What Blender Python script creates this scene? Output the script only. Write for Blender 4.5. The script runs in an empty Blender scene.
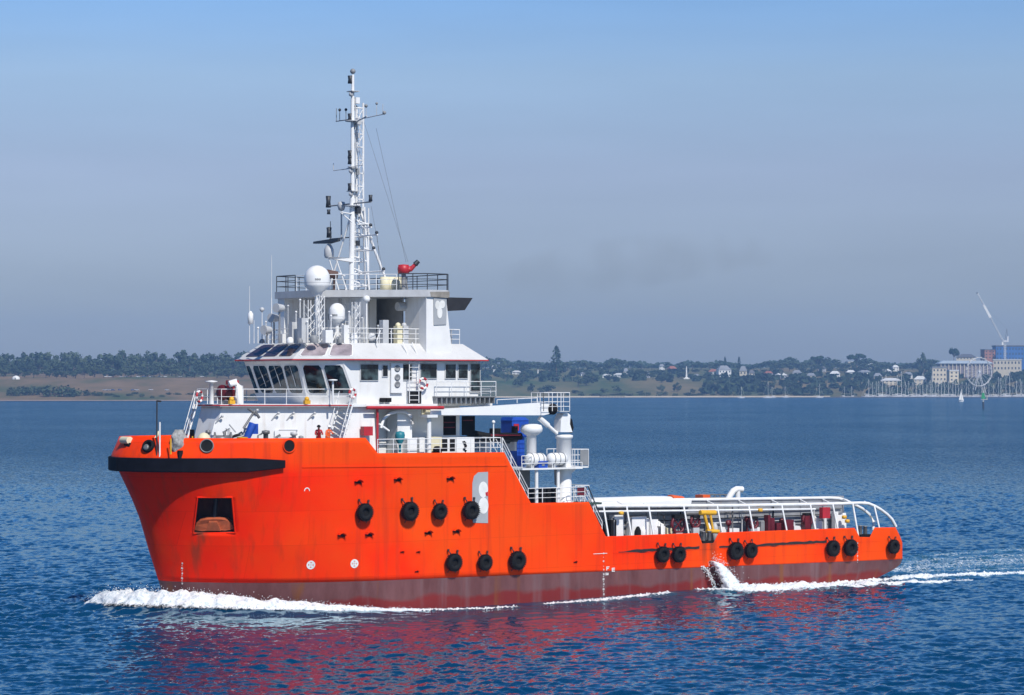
import bpy, bmesh, math, random
import numpy as np
from mathutils import Vector, Matrix, noise
random.seed(7); rng = np.random.default_rng(7)
R = math.radians
S = bpy.context.scene
COL = S.collection
# ------------------------------------------------------------------ camera, sky, sun, exposure
CAM_H, F, HORY = 15.7, 2672.0, 384.5
cd = bpy.data.cameras.new('camera'); cam = bpy.data.objects.new('camera', cd); COL.objects.link(cam)
cd.sensor_width = 36.0; cd.lens = F / 1024 * 36.0; cd.clip_start = 1.0; cd.clip_end = 30000
cam.location = (0, 0, CAM_H); cam.rotation_euler = (R(90) + math.atan((HORY - 347.5) / F), 0, 0)
S.camera = cam
TH = R(36); HX, HY = -math.cos(TH), -math.sin(TH); PX_, PY_ = math.sin(TH), -math.cos(TH)
SUN_EL, SUN_FWD = R(46), R(9)
sx = PX_ * math.cos(SUN_FWD) + HX * math.sin(SUN_FWD); sy = PY_ * math.cos(SUN_FWD) + HY * math.sin(SUN_FWD)
sunv = Vector((sx * math.cos(SUN_EL), sy * math.cos(SUN_EL), math.sin(SUN_EL)))
W = bpy.data.worlds.new('World'); S.world = W; W.use_nodes = True
nt = W.node_tree; bg = nt.nodes['Background']; bg.inputs[1].default_value = 0.085
sky = nt.nodes.new('ShaderNodeTexSky'); sky.sky_type = 'NISHITA'; sky.sun_disc = False
sky.sun_elevation = SUN_EL; sky.sun_rotation = math.atan2(sx, sy)
sky.air_density = 1.0; sky.dust_density = 0.6; sky.ozone_density = 3.0; sky.altitude = 10
# the low smog layer of the real sky: greyer and mauve towards the horizon, clearer and bluer above
tc = nt.nodes.new('ShaderNodeTexCoord'); sp = nt.nodes.new('ShaderNodeSeparateXYZ'); nt.links.new(tc.outputs['Generated'], sp.inputs[0])
rp = nt.nodes.new('ShaderNodeValToRGB'); nt.links.new(sp.outputs[2], rp.inputs[0])
SKY_TINT = [(0.0, (0.585, 0.645, 0.90)), (0.035, (0.69, 0.705, 0.915)), (0.08, (0.94, 0.87, 1.06)), (0.115, (1.06, 1.06, 1.20)), (0.15, (0.89, 1.12, 1.45)), (0.26, (0.40, 0.94, 1.56)), (0.6, (0.26, 0.62, 1.08))]
el = rp.color_ramp.elements
while len(el) < len(SKY_TINT): el.new(0.5)
for e, (p, c) in zip(el, SKY_TINT): e.position = p; e.color = (*c, 1)
mx = nt.nodes.new('ShaderNodeMix'); mx.data_type = 'RGBA'; mx.blend_type = 'MULTIPLY'; mx.inputs[0].default_value = 1
nt.links.new(sky.outputs[0], mx.inputs[6]); nt.links.new(rp.outputs[0], mx.inputs[7])
smp = nt.nodes.new('ShaderNodeMapping'); smp.inputs['Scale'].default_value = (2.2, 2.2, 16); nt.links.new(tc.outputs['Generated'], smp.inputs[0])
snz = nt.nodes.new('ShaderNodeTexNoise'); snz.inputs['Scale'].default_value = 2.6; snz.inputs['Detail'].default_value = 5; nt.links.new(smp.outputs[0], snz.inputs['Vector'])
smr = nt.nodes.new('ShaderNodeMapRange'); smr.inputs[1].default_value = .3; smr.inputs[2].default_value = .7; smr.inputs[3].default_value = .955; smr.inputs[4].default_value = 1.045; nt.links.new(snz.outputs[0], smr.inputs[0])
smx = nt.nodes.new('ShaderNodeMix'); smx.data_type = 'RGBA'; smx.blend_type = 'MULTIPLY'; smx.inputs[0].default_value = 1; nt.links.new(mx.outputs[2], smx.inputs[6]); nt.links.new(smr.outputs[0], smx.inputs[7]); nt.links.new(smx.outputs[2], bg.inputs[0])
sl = bpy.data.lights.new('sun', 'SUN'); so = bpy.data.objects.new('sun', sl); COL.objects.link(so)
sl.energy = 4.6; sl.angle = R(0.5); sl.color = (1.0, 0.95, 0.87)
so.rotation_euler = (-sunv).to_track_quat('-Z', 'Y').to_euler(); so.location = (0, 0, 200)
S.view_settings.view_transform = 'Standard'; S.view_settings.look = 'None'; S.view_settings.gamma = 1.0
S.view_settings.exposure = 0.0
try: S.view_settings.use_curve_mapping = False
except Exception: pass
S.render.engine = 'CYCLES'
S.cycles.max_bounces = 6; S.cycles.volume_bounces = 1; S.cycles.use_denoising = True
S.cycles.transparent_max_bounces = 12

# ------------------------------------------------------------------ helpers
ORIG = Vector((-8.18 - 49.4 * HX - 7.5 * PX_, 187 - 49.4 * HY - 7.5 * PY_, 0))
SHIP_M = Matrix.Translation(ORIG) @ Matrix.Rotation(R(180) + TH, 4, 'Z')
def at(px, py, Y):
    """a photo pixel on the ship's plane Y (metres to port) -> ship X, Z"""
    a = (px - 512) / F; b = (HORY - py) / F
    A = -(ORIG.x + Y * PX_); B = -(ORIG.y + Y * PY_); det = -HX + a * HY
    X = (-A + a * B) / det; t = (HX * B - HY * A) / det
    return X, CAM_H + b * t
def w2l(x, y):
    dx, dy = x - ORIG.x, y - ORIG.y
    return dx * HX + dy * HY, dx * PX_ + dy * PY_
class MB:
    def __init__(s): s.v = []; s.f = []; s.m = []; s.sm = []
    def add(s, vs, fs, mi=0, sm=False):
        o = len(s.v); s.v += [tuple(x) for x in vs]; s.f += [tuple(i + o for i in f) for f in fs]
        s.m += [mi] * len(fs); s.sm += [sm] * len(fs); return s
    def box(s, lo, hi, mi=0, rz=0, piv=None):
        x0, y0, z0 = lo; x1, y1, z1 = hi
        vs = [Vector(p) for p in ((x0,y0,z0),(x1,y0,z0),(x1,y1,z0),(x0,y1,z0),(x0,y0,z1),(x1,y0,z1),(x1,y1,z1),(x0,y1,z1))]
        if rz:
            c = Vector(piv) if piv else (vs[0] + vs[6]) / 2; m = Matrix.Rotation(rz, 3, 'Z'); vs = [c + m @ (v - c) for v in vs]
        return s.add(vs, [(3,2,1,0),(4,5,6,7),(0,1,5,4),(1,2,6,5),(2,3,7,6),(3,0,4,7)], mi)
    def tube(s, pts, r, n=6, mi=0, caps=True, r1=None):
        pts = [Vector(p) for p in pts]; N = len(pts); vs = []; fs = []
        for i, p in enumerate(pts):
            d = (pts[min(i + 1, N - 1)] - pts[max(i - 1, 0)]).normalized()
            a = Vector((0, 0, 1)) if abs(d.z) < 0.9 else Vector((1, 0, 0))
            u = d.cross(a).normalized(); w = d.cross(u)
            rr = r if r1 is None else r + (r1 - r) * i / max(1, N - 1)
            for k in range(n):
                t = 2 * math.pi * k / n; vs.append(p + (u * math.cos(t) + w * math.sin(t)) * rr)
        for i in range(N - 1):
            for k in range(n): fs.append((i*n+k, i*n+(k+1)%n, (i+1)*n+(k+1)%n, (i+1)*n+k))
        s.add(vs, fs, mi, n > 5)
        if caps: s.add(vs[:n], [tuple(range(n))[::-1]], mi); s.add(vs[-n:], [tuple(range(n))], mi)
        return s
    def lathe(s, prof, c=(0,0,0), axis=(0,0,1), n=16, mi=0, sm=True):
        c = Vector(c); q = Vector((0,0,1)).rotation_difference(Vector(axis)); vs = []; fs = []
        for r, z in prof:
            for k in range(n):
                t = 2*math.pi*k/n; vs.append(c + q @ Vector((r*math.cos(t), r*math.sin(t), z)))
        for i in range(len(prof)-1):
            for k in range(n): fs.append((i*n+k, i*n+(k+1)%n, (i+1)*n+(k+1)%n, (i+1)*n+k))
        s.add(vs, fs, mi, sm)
        if prof[0][0] > 1e-4: s.add(vs[:n], [tuple(range(n))[::-1]], mi)
        if prof[-1][0] > 1e-4: s.add(vs[-n:], [tuple(range(n))], mi)
        return s
    def dome(s, c, r, mi=0, n=16, sz=1.0, a0=-90, a1=90):
        return s.lathe([(r*math.cos(R(a)), r*sz*math.sin(R(a))) for a in np.linspace(a0, a1, 9)], c, n=n, mi=mi)
    def loft(s, lo, hi, mi=0, caps=True):
        """two closed outlines (lists of xyz), counter-clockwise, walls and caps"""
        n = len(lo); s.add(list(lo) + list(hi), [(i, (i+1)%n, n+(i+1)%n, n+i) for i in range(n)], mi)
        if caps: s.add(lo, [tuple(range(n))[::-1]], mi); s.add(hi, [tuple(range(n))], mi)
        return s
    def prism(s, poly, z0, z1, mi=0): return s.loft([(x,y,z0) for x,y in poly], [(x,y,z1) for x,y in poly], mi)
    def sheet(s, pts, n, t, mi=0):
        """a flat polygon given real thickness t along n"""
        n = Vector(n).normalized() * t; a = [Vector(p) for p in pts]; return s.loft(a, [p + n for p in a], mi)
    def build(s, name, mats, parent=None, label=None, loc=None):
        me = bpy.data.meshes.new(name); me.from_pydata(s.v, [], s.f)
        for m in (mats if isinstance(mats, (list, tuple)) else [mats]): me.materials.append(m)
        me.polygons.foreach_set('material_index', s.m); me.polygons.foreach_set('use_smooth', s.sm)
        bm = bmesh.new(); bm.from_mesh(me); bmesh.ops.recalc_face_normals(bm, faces=bm.faces); bm.to_mesh(me); bm.free()
        o = bpy.data.objects.new(name, me); COL.objects.link(o)
        if parent is not None: o.parent = parent
        if label: o['label'] = label
        if loc: o.location = loc
        return o
def tag(o, label=None, cat=None, group=None, kind=None):
    if label: o['label'] = label
    if cat: o['category'] = cat
    if group: o['group'] = group
    if kind: o['kind'] = kind
    return o
def thing(name, label, cat, group=None, local=None, rz=0, world=None):
    o = bpy.data.objects.new(name, None); COL.objects.link(o); o.empty_display_size = 0.2
    if local is not None: o.matrix_world = SHIP_M @ Matrix.Translation(Vector(local)) @ Matrix.Rotation(rz, 4, 'Z')
    elif world is not None: o.matrix_world = Matrix.Translation(Vector(world)) @ Matrix.Rotation(rz, 4, 'Z')
    return tag(o, label, cat, group)
def onship(o, local, rz=0): o.matrix_world = SHIP_M @ Matrix.Translation(Vector(local)) @ Matrix.Rotation(rz, 4, 'Z'); return o
def copy_tree(o, parent=None):
    c = o.copy(); COL.objects.link(c)
    if parent is not None: c.parent = parent
    for ch in list(o.children): copy_tree(ch, c)
    return c

# ------------------------------------------------------------------ materials
def nodes(name):
    m = bpy.data.materials.new(name); m.use_nodes = True; t = m.node_tree
    return m, t, t.nodes['Principled BSDF'], t.nodes.new, t.links.new
def pbr(name, c, rough=0.5, var=0.12, sc=1.5, metal=0.0, bump=0.0, streak=0.0, scol=(0.30,0.16,0.07), spec=0.5, coord='Object'):
    m, t, b, N, L = nodes(name)
    tc = N('ShaderNodeTexCoord'); nz = N('ShaderNodeTexNoise'); nz.inputs['Scale'].default_value = sc; nz.inputs['Detail'].default_value = 5
    L(tc.outputs[coord], nz.inputs['Vector'])
    r = N('ShaderNodeValToRGB'); r.color_ramp.elements[0].position = 0.3; r.color_ramp.elements[1].position = 0.7
    r.color_ramp.elements[0].color = (*[x*(1-var) for x in c], 1); r.color_ramp.elements[1].color = (*[min(1, x*(1+var*0.6)) for x in c], 1)
    L(nz.outputs[0], r.inputs[0]); out = r.outputs[0]
    if streak:
        mp = N('ShaderNodeMapping'); mp.inputs['Scale'].default_value = (2.5, 2.5, 0.22); L(tc.outputs[coord], mp.inputs[0])
        n2 = N('ShaderNodeTexNoise'); n2.inputs['Scale'].default_value = 1.0; n2.inputs['Detail'].default_value = 6; L(mp.outputs[0], n2.inputs['Vector'])
        mr = N('ShaderNodeMapRange'); mr.inputs[1].default_value = 0.56; mr.inputs[2].default_value = 0.8; mr.inputs[4].default_value = streak; L(n2.outputs[0], mr.inputs[0])
        mi = N('ShaderNodeMix'); mi.data_type = 'RGBA'; L(mr.outputs[0], mi.inputs[0]); L(out, mi.inputs[6]); mi.inputs[7].default_value = (*scol, 1); out = mi.outputs[2]
    L(out, b.inputs['Base Color']); b.inputs['Roughness'].default_value = rough; b.inputs['Metallic'].default_value = metal
    b.inputs['Specular IOR Level'].default_value = spec
    if bump:
        bp = N('ShaderNodeBump'); bp.inputs['Strength'].default_value = bump; bp.inputs['Distance'].default_value = 0.05
        L(nz.outputs[0], bp.inputs['Height']); L(bp.outputs[0], b.inputs['Normal'])
    return m
WHITE = pbr('white_paint', (0.77,0.77,0.755), 0.45, 0.09, 0.8, streak=0.42, scol=(0.42,0.32,0.22))
WHITE2 = pbr('white_enamel', (0.79,0.79,0.78), 0.4, 0.05)
RAILW = pbr('rail_paint', (0.78,0.78,0.77), 0.5, 0.12, 2.0)
ROOFW = pbr('roof_white_paint', (0.60,0.60,0.59), 0.5, 0.08, 0.7, streak=0.25, scol=(0.4,0.36,0.30))
GREYW = pbr('pale_grey_paint', (0.50,0.51,0.52), 0.5, 0.10, streak=0.2, scol=(0.3,0.24,0.18))
GREY = pbr('mid_grey_paint', (0.24,0.25,0.26), 0.55, 0.15, streak=0.2)
EMB = pbr('emblem_grey', (0.36,0.38,0.40), 0.5, 0.06)
BLACK = pbr('rubber', (0.010,0.010,0.011), 0.8, 0.4, 3.0, bump=0.2, spec=0.2)
NAVY = pbr('fender_rubber', (0.006,0.006,0.010), 0.75, 0.35, 1.2, bump=0.15, spec=0.12)
DARK = pbr('dark_parts_and_shade', (0.012,0.012,0.013), 0.85, 0.3, spec=0.15)  # dark fittings, and flat sheets painted as the shade inside openings
DKRAIL = pbr('dark_rail_paint', (0.03,0.035,0.045), 0.5, 0.2)
SOOT = pbr('soot_black_steel', (0.02,0.02,0.024), 0.6, 0.4, 2.0)
RED = pbr('red_paint', (0.45,0.02,0.03), 0.45, 0.15)
DKRED = pbr('dark_red_paint', (0.13,0.008,0.016), 0.5, 0.25)
YEL = pbr('yellow_paint', (0.75,0.40,0.02), 0.5, 0.15, streak=0.3)
BLUE = pbr('blue_paint', (0.01,0.07,0.42), 0.5, 0.2)
TEAL = pbr('teal_paint', (0.02,0.20,0.25), 0.5, 0.2)
ORNG = pbr('orange_plastic', (0.80,0.12,0.02), 0.5, 0.1)
DECK = pbr('deck_green_paint', (0.045,0.075,0.06), 0.7, 0.25)
STEEL = pbr('weathered_steel', (0.20,0.20,0.20), 0.5, 0.3, 3.0, metal=0.3)
NETTING = pbr('rope_netting', (0.34,0.34,0.33), 0.9, 0.4, 6.0, bump=0.5)
SKIN = pbr('skin', (0.42,0.24,0.17), 0.6, 0.1)
CREAM = pbr('cream_paint', (0.72,0.66,0.45), 0.55, 0.1)
GLASS, _t, _b, _N, _L = nodes('glass_painted_reflections')
_b.inputs['Roughness'].default_value = 0.06; _b.inputs['Specular IOR Level'].default_value = 0.6
_n = _N('ShaderNodeTexNoise'); _n.inputs['Scale'].default_value = 1.4; _n.inputs['Detail'].default_value = 3; _c = _N('ShaderNodeTexCoord'); _L(_c.outputs['Object'], _n.inputs['Vector']); _r = _N('ShaderNodeValToRGB'); _r.color_ramp.elements[0].position = .46; _r.color_ramp.elements[1].position = .70; _r.color_ramp.elements[0].color = (.010,.014,.017,1); _r.color_ramp.elements[1].color = (.075,.12,.13,1); _L(_n.outputs[0], _r.inputs[0]); _L(_r.outputs[0], _b.inputs['Base Color'])  # teal patches paint reflections and a dim interior into the glass colour
SKYREFL = pbr('skylight_painted_reflection', (0.34,0.29,0.31), 0.12, 0.35, 1.5)  # sky reflection painted into the colour of the slanted skylights
SKYGL, _t, _b, _N, _L = nodes('skylight_glass')
_b.inputs['Base Color'].default_value = (0.05,0.035,0.045,1); _b.inputs['Roughness'].default_value = 0.08

XRUN = 62.85
def hull_mat():
    m, t, b, N, L = nodes('orange_hull_paint')
    tc = N('ShaderNodeTexCoord')
    nz = N('ShaderNodeTexNoise'); nz.inputs['Scale'].default_value = 0.16; nz.inputs['Detail'].default_value = 6; nz.inputs['Roughness'].default_value = 0.55; L(tc.outputs['Object'], nz.inputs['Vector'])
    r = N('ShaderNodeValToRGB'); r.color_ramp.elements[0].position = 0.3; r.color_ramp.elements[1].position = 0.72
    r.color_ramp.elements[0].color = (0.90,0.020,0.0005,1); r.color_ramp.elements[1].color = (0.86,0.070,0.003,1)
    spx = N('ShaderNodeSeparateXYZ'); L(tc.outputs['Object'], spx.inputs[0]); fd = N('ShaderNodeMapRange'); fd.inputs[1].default_value = 66; fd.inputs[2].default_value = 44; fd.inputs[3].default_value = -.22; fd.inputs[4].default_value = .14; L(spx.outputs[0], fd.inputs[0])
    fz = N('ShaderNodeMapRange'); fz.inputs[1].default_value = 9.6; fz.inputs[2].default_value = 10.4; fz.inputs[4].default_value = .25; L(spx.outputs[2], fz.inputs[0])
    fa = N('ShaderNodeMath'); fa.operation = 'ADD'; L(fd.outputs[0], fa.inputs[0]); L(fz.outputs[0], fa.inputs[1]); fb = N('ShaderNodeMath'); fb.operation = 'ADD'; L(nz.outputs[0], fb.inputs[0]); L(fa.outputs[0], fb.inputs[1]); L(fb.outputs[0], r.inputs[0])
    sp = N('ShaderNodeSeparateXYZ'); L(tc.outputs['Object'], sp.inputs[0])
    cb = N('ShaderNodeCombineXYZ'); L(sp.outputs[0], cb.inputs[0]); L(sp.outputs[2], cb.inputs[1])
    bk = N('ShaderNodeTexBrick'); bk.inputs['Scale'].default_value = 1; bk.inputs['Brick Width'].default_value = 7.5; bk.inputs['Row Height'].default_value = 2.35
    bk.inputs['Mortar Size'].default_value = 0.018; bk.inputs['Mortar Smooth'].default_value = 0.6; bk.inputs['Color1'].default_value = (1,1,1,1); bk.inputs['Color2'].default_value = (0.93,0.86,0.84,1); bk.inputs['Mortar'].default_value = (0.80,0.68,0.66,1)
    L(cb.outputs[0], bk.inputs['Vector'])
    m1 = N('ShaderNodeMix'); m1.data_type = 'RGBA'; m1.blend_type = 'MULTIPLY'; m1.inputs[0].default_value = 1; L(r.outputs[0], m1.inputs[6]); L(bk.outputs['Color'], m1.inputs[7])
    # fine run-off streaks and scuffs
    mp = N('ShaderNodeMapping'); mp.inputs['Scale'].default_value = (1.6,1.6,0.10); L(tc.outputs['Object'], mp.inputs[0])
    n2 = N('ShaderNodeTexNoise'); n2.inputs['Scale'].default_value = 1; n2.inputs['Detail'].default_value = 7; L(mp.outputs[0], n2.inputs['Vector'])
    mr = N('ShaderNodeMapRange'); mr.inputs[1].default_value = 0.52; mr.inputs[2].default_value = 0.80; mr.inputs[4].default_value = 0.75; L(n2.outputs[0], mr.inputs[0])
    m2 = N('ShaderNodeMix'); m2.data_type = 'RGBA'; L(mr.outputs[0], m2.inputs[0]); L(m1.outputs[2], m2.inputs[6]); m2.inputs[7].default_value = (0.45,0.035,0.012,1)
    # rust runs hanging below the anchor pocket and the discharge
    def run(x0, w, ztop, zbot):
        d = N('ShaderNodeMath'); d.operation = 'SUBTRACT'; L(sp.outputs[0], d.inputs[0]); d.inputs[1].default_value = x0
        a = N('ShaderNodeMath'); a.operation = 'ABSOLUTE'; L(d.outputs[0], a.inputs[0])
        q = N('ShaderNodeMapRange'); q.inputs[1].default_value = w; q.inputs[2].default_value = w * 0.2; q.inputs[3].default_value = 0; q.inputs[4].default_value = 1; L(a.outputs[0], q.inputs[0])
        z = N('ShaderNodeMapRange'); z.inputs[1].default_value = zbot; z.inputs[2].default_value = ztop; z.inputs[3].default_value = 0; z.inputs[4].default_value = 1; L(sp.outputs[2], z.inputs[0])
        c = N('ShaderNodeMath'); c.operation = 'LESS_THAN'; L(sp.outputs[2], c.inputs[0]); c.inputs[1].default_value = ztop + 0.15
        x = N('ShaderNodeMath'); x.operation = 'MULTIPLY'; L(q.outputs[0], x.inputs[0]); L(z.outputs[0], x.inputs[1])
        y = N('ShaderNodeMath'); y.operation = 'MULTIPLY'; L(x.outputs[0], y.inputs[0]); L(c.outputs[0], y.inputs[1])
        k = N('ShaderNodeMath'); k.operation = 'MULTIPLY'; L(y.outputs[0], k.inputs[0]); 
        s2 = N('ShaderNodeMapRange'); s2.inputs[1].default_value = 0.38; s2.inputs[2].default_value = 0.6; L(n2.outputs[0], s2.inputs[0]); L(s2.outputs[0], k.inputs[1]); return k
    ks = [run(XRUN, 0.5, 5.72, 2.6), run(20.8, 0.9, 3.6, 1.5)]
    tot = ks[0]
    for k in ks[1:]:
        a = N('ShaderNodeMath'); a.operation = 'MAXIMUM'; L(tot.outputs[0], a.inputs[0]); L(k.outputs[0], a.inputs[1]); tot = a
    m3 = N('ShaderNodeMix'); m3.data_type = 'RGBA'; L(tot.outputs[0], m3.inputs[0]); L(m2.outputs[2], m3.inputs[6]); m3.inputs[7].default_value = (0.13,0.045,0.02,1)
    L(m3.outputs[2], b.inputs['Base Color']); b.inputs['Roughness'].default_value = 0.5; b.inputs['Specular IOR Level'].default_value = 0.07
    n4 = N('ShaderNodeTexNoise'); n4.inputs['Scale'].default_value = 0.8; n4.inputs['Detail'].default_value = 3; L(tc.outputs['Object'], n4.inputs['Vector'])
    bp = N('ShaderNodeBump'); bp.inputs['Strength'].default_value = 0.35; bp.inputs['Distance'].default_value = 0.10; L(n4.outputs[0], bp.inputs['Height']); L(bp.outputs[0], b.inputs['Normal'])
    return m
HULL = hull_mat()
def boot_mat():
    m, t, b, N, L = nodes('worn_boot_topping')
    tc = N('ShaderNodeTexCoord'); sp = N('ShaderNodeSeparateXYZ'); L(tc.outputs['Object'], sp.inputs[0])
    mp = N('ShaderNodeMapping'); mp.inputs['Scale'].default_value = (0.9,0.9,0.25); L(tc.outputs['Object'], mp.inputs[0])
    nz = N('ShaderNodeTexNoise'); nz.inputs['Scale'].default_value = 1; nz.inputs['Detail'].default_value = 7; nz.inputs['Roughness'].default_value = 0.65; L(mp.outputs[0], nz.inputs['Vector'])
    r = N('ShaderNodeValToRGB'); r.color_ramp.elements[0].position = 0.25; r.color_ramp.elements[1].position = 0.75
    r.color_ramp.elements[0].color = (0.10,0.034,0.034,1); r.color_ramp.elements[1].color = (0.18,0.078,0.080,1); L(nz.outputs[0], r.inputs[0])
    # wet, still red band near the water
    n3 = N('ShaderNodeTexNoise'); n3.inputs['Scale'].default_value = 0.28; n3.inputs['Detail'].default_value = 4; L(tc.outputs['Object'], n3.inputs['Vector'])
    ad = N('ShaderNodeMath'); ad.operation = 'MULTIPLY_ADD'; L(n3.outputs[0], ad.inputs[0]); ad.inputs[1].default_value = -1.9; L(sp.outputs[2], ad.inputs[2])
    mr = N('ShaderNodeMapRange'); mr.inputs[1].default_value = -0.05; mr.inputs[2].default_value = -0.35; mr.inputs[3].default_value = 0; mr.inputs[4].default_value = 0.9; L(ad.outputs[0], mr.inputs[0])
    m1 = N('ShaderNodeMix'); m1.data_type = 'RGBA'; L(mr.outputs[0], m1.inputs[0]); L(r.outputs[0], m1.inputs[6]); m1.inputs[7].default_value = (0.18,0.014,0.013,1)
    # rust and grey runs
    m2p = N('ShaderNodeMapping'); m2p.inputs['Scale'].default_value = (1.1,1.1,0.05); L(tc.outputs['Object'], m2p.inputs[0])
    n2 = N('ShaderNodeTexNoise'); n2.inputs['Scale'].default_value = 0.8; n2.inputs['Detail'].default_value = 6; L(m2p.outputs[0], n2.inputs['Vector'])
    q = N('ShaderNodeMapRange'); q.inputs[1].default_value = 0.60; q.inputs[2].default_value = 0.72; q.inputs[4].default_value = 0.75; L(n2.outputs[0], q.inputs[0])
    m2 = N('ShaderNodeMix'); m2.data_type = 'RGBA'; L(q.outputs[0], m2.inputs[0]); L(m1.outputs[2], m2.inputs[6]); m2.inputs[7].default_value = (0.20,0.07,0.02,1)
    q2 = N('ShaderNodeMapRange'); q2.inputs[1].default_value = 0.42; q2.inputs[2].default_value = 0.30; q2.inputs[4].default_value = 0.4; L(n2.outputs[0], q2.inputs[0])
    m3 = N('ShaderNodeMix'); m3.data_type = 'RGBA'; L(q2.outputs[0], m3.inputs[0]); L(m2.outputs[2], m3.inputs[6]); m3.inputs[7].default_value = (0.18,0.13,0.14,1)
    L(m3.outputs[2], b.inputs['Base Color']); b.inputs['Roughness'].default_value = 0.55; b.inputs['Specular IOR Level'].default_value = 0.25
    return m
BOOT = boot_mat()

# ------------------------------------------------------------------ the ship
LABEL_SHIP = 'orange offshore supply ship with white superstructure, lattice mast and low cargo deck, under way'
ship = bpy.data.objects.new('supply_ship', None); COL.objects.link(ship); ship.matrix_world = SHIP_M
tag(ship, LABEL_SHIP, 'ship')
def lerp(a, b, t): return a + (b - a) * t
def clamp(x, a=0, b=1): return max(a, min(b, x))
ST_Z = [-3, 0.0, 1.0, 2.2, 4.3, 6.4, 7.8, 9.7, 10.5, 10.7, 12.1]; ST_X = [62.85, 63.2, 63.4, 63.75, 64.4, 64.95, 65.5, 66.4, 67.1, 67.05, 66.3]
def xs(Z): return float(np.interp(Z, ST_Z, ST_X))
HB = 7.5
def hb(X, Z):
    w = clamp(Z / 10.2); w1 = w ** 0.75
    x0, n, q = lerp(46.5, 55.5, w1), lerp(2.1, 2.5, w), lerp(0.66, 0.55, w)
    if X <= x0:
        b = HB
    else:
        t = clamp((X - x0) / (xs(Z) - x0)); b = HB * max(0.0, 1 - t ** n) ** q
    if X < 1.2: b -= 0.35 * ((1.2 - X) / 1.2) ** 2
    if X < 9 and Z < 1.6: b -= 0.8 * ((9 - X) / 9) * (1.6 - Z) / 1.6
    return b
def on_hull(px, py, out=0.0):
    Y = 7.5
    for _ in range(40):
        X, Z = at(px, py, Y); Y = 0.5 * Y + 0.5 * hb(min(X, xs(Z) - 0.01), Z)
    return hull_pt(X, Z, out)
def hull_n(X, Z):
    e = 0.15
    dx = (hb(X + e, Z) - hb(X - e, Z)) / (2 * e); dz = (hb(X, Z + e) - hb(X, Z - e)) / (2 * e)
    return Vector((-dx, 1, -dz)).normalized()
def hull_pt(X, Z, out=0.0):
    p = Vector((X, hb(X, Z), Z)); n = hull_n(X, Z); return p + n * out, n
TOPX = [0, 0.15, 1.1, 3.35, 3.9, 5.05, 5.6, 19.7, 20.25, 21.4, 21.8, 30.7, 32.3, 37.6, 40.0, 50.85, 51.85, 67]
TOPZ = [2.9, 3.05, 4.2, 4.25, 3.5, 3.55, 4.3, 4.38, 3.6, 3.6, 4.42, 4.45, 7.05, 7.1, 10.82, 10.92, 12.0, 12.1]
def topz(X): return float(np.interp(X, TOPX, TOPZ))
def zboot(X): return 1.60 + 0.0088 * X
def zkeel(X): return -1.6 if X > 9 else lerp(1.25, -1.6, (X / 9) ** 0.8)
XA = sorted(set([0.0, .15, .5, 1.1, 2, 3.35, 3.9, 5.05, 5.6] + list(np.arange(7, 52.6, 1.5)) + [19.7, 20.25, 21.4, 21.8, 30.7, 32.3, 37.6, 40.0, 50.85, 51.85, 52.5]))
KB = [math.sin(u * math.pi / 2) for u in np.linspace(0, 1, 46)][1:]
def hull_grid(zlo, zhi, rows, side):
    cols = []
    for X in XA: cols.append([(X, side * hb(X, z), z) for z in [lerp(zlo(X), zhi(X), r) for r in rows]])
    for k in KB:
        c = []
        for r in rows:
            X = 52.5 + k * 13.0; z = lerp(zlo(X), zhi(X), r); X = 52.5 + k * (xs(z) - 52.5); z = lerp(zlo(X), zhi(X), r)
            X = 52.5 + k * (xs(z) - 52.5); c.append((X, side * hb(X, z), z))
        cols.append(c)
    return cols
def add_grid(mb, cols, mi=0):
    n = len(cols[0]); vs = [p for c in cols for p in c]; fs = []
    for i in range(len(cols) - 1):
        for j in range(n - 1): fs.append((i*n+j, (i+1)*n+j, (i+1)*n+j+1, i*n+j+1))
    mb.add(vs, fs, mi, True)
rowsU = list(np.linspace(0, 1, 26)); rowsB = list(np.linspace(0, 1, 9))
def make_shell(zlo, zhi, rows, name, m, transom):
    mb = MB()
    for s in (1, -1): add_grid(mb, hull_grid(zlo, zhi, rows, s), 0)
    zz = [lerp(zlo(0), zhi(0), r) for r in rows]
    vs = [(0, hb(0, z), z) for z in zz] + [(0, -hb(0, z), z) for z in zz]; n = len(zz)
    mb.add(vs, [(i, i+1, n+i+1, n+i) for i in range(n-1)])
    o = mb.build(name, m, ship)
    bm = bmesh.new(); bm.from_mesh(o.data); bmesh.ops.remove_doubles(bm, verts=bm.verts, dist=0.003); bmesh.ops.recalc_face_normals(bm, faces=bm.faces)
    return o, bm
hull, bm = make_shell(zboot, topz, rowsU, 'hull', HULL, True)
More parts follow.
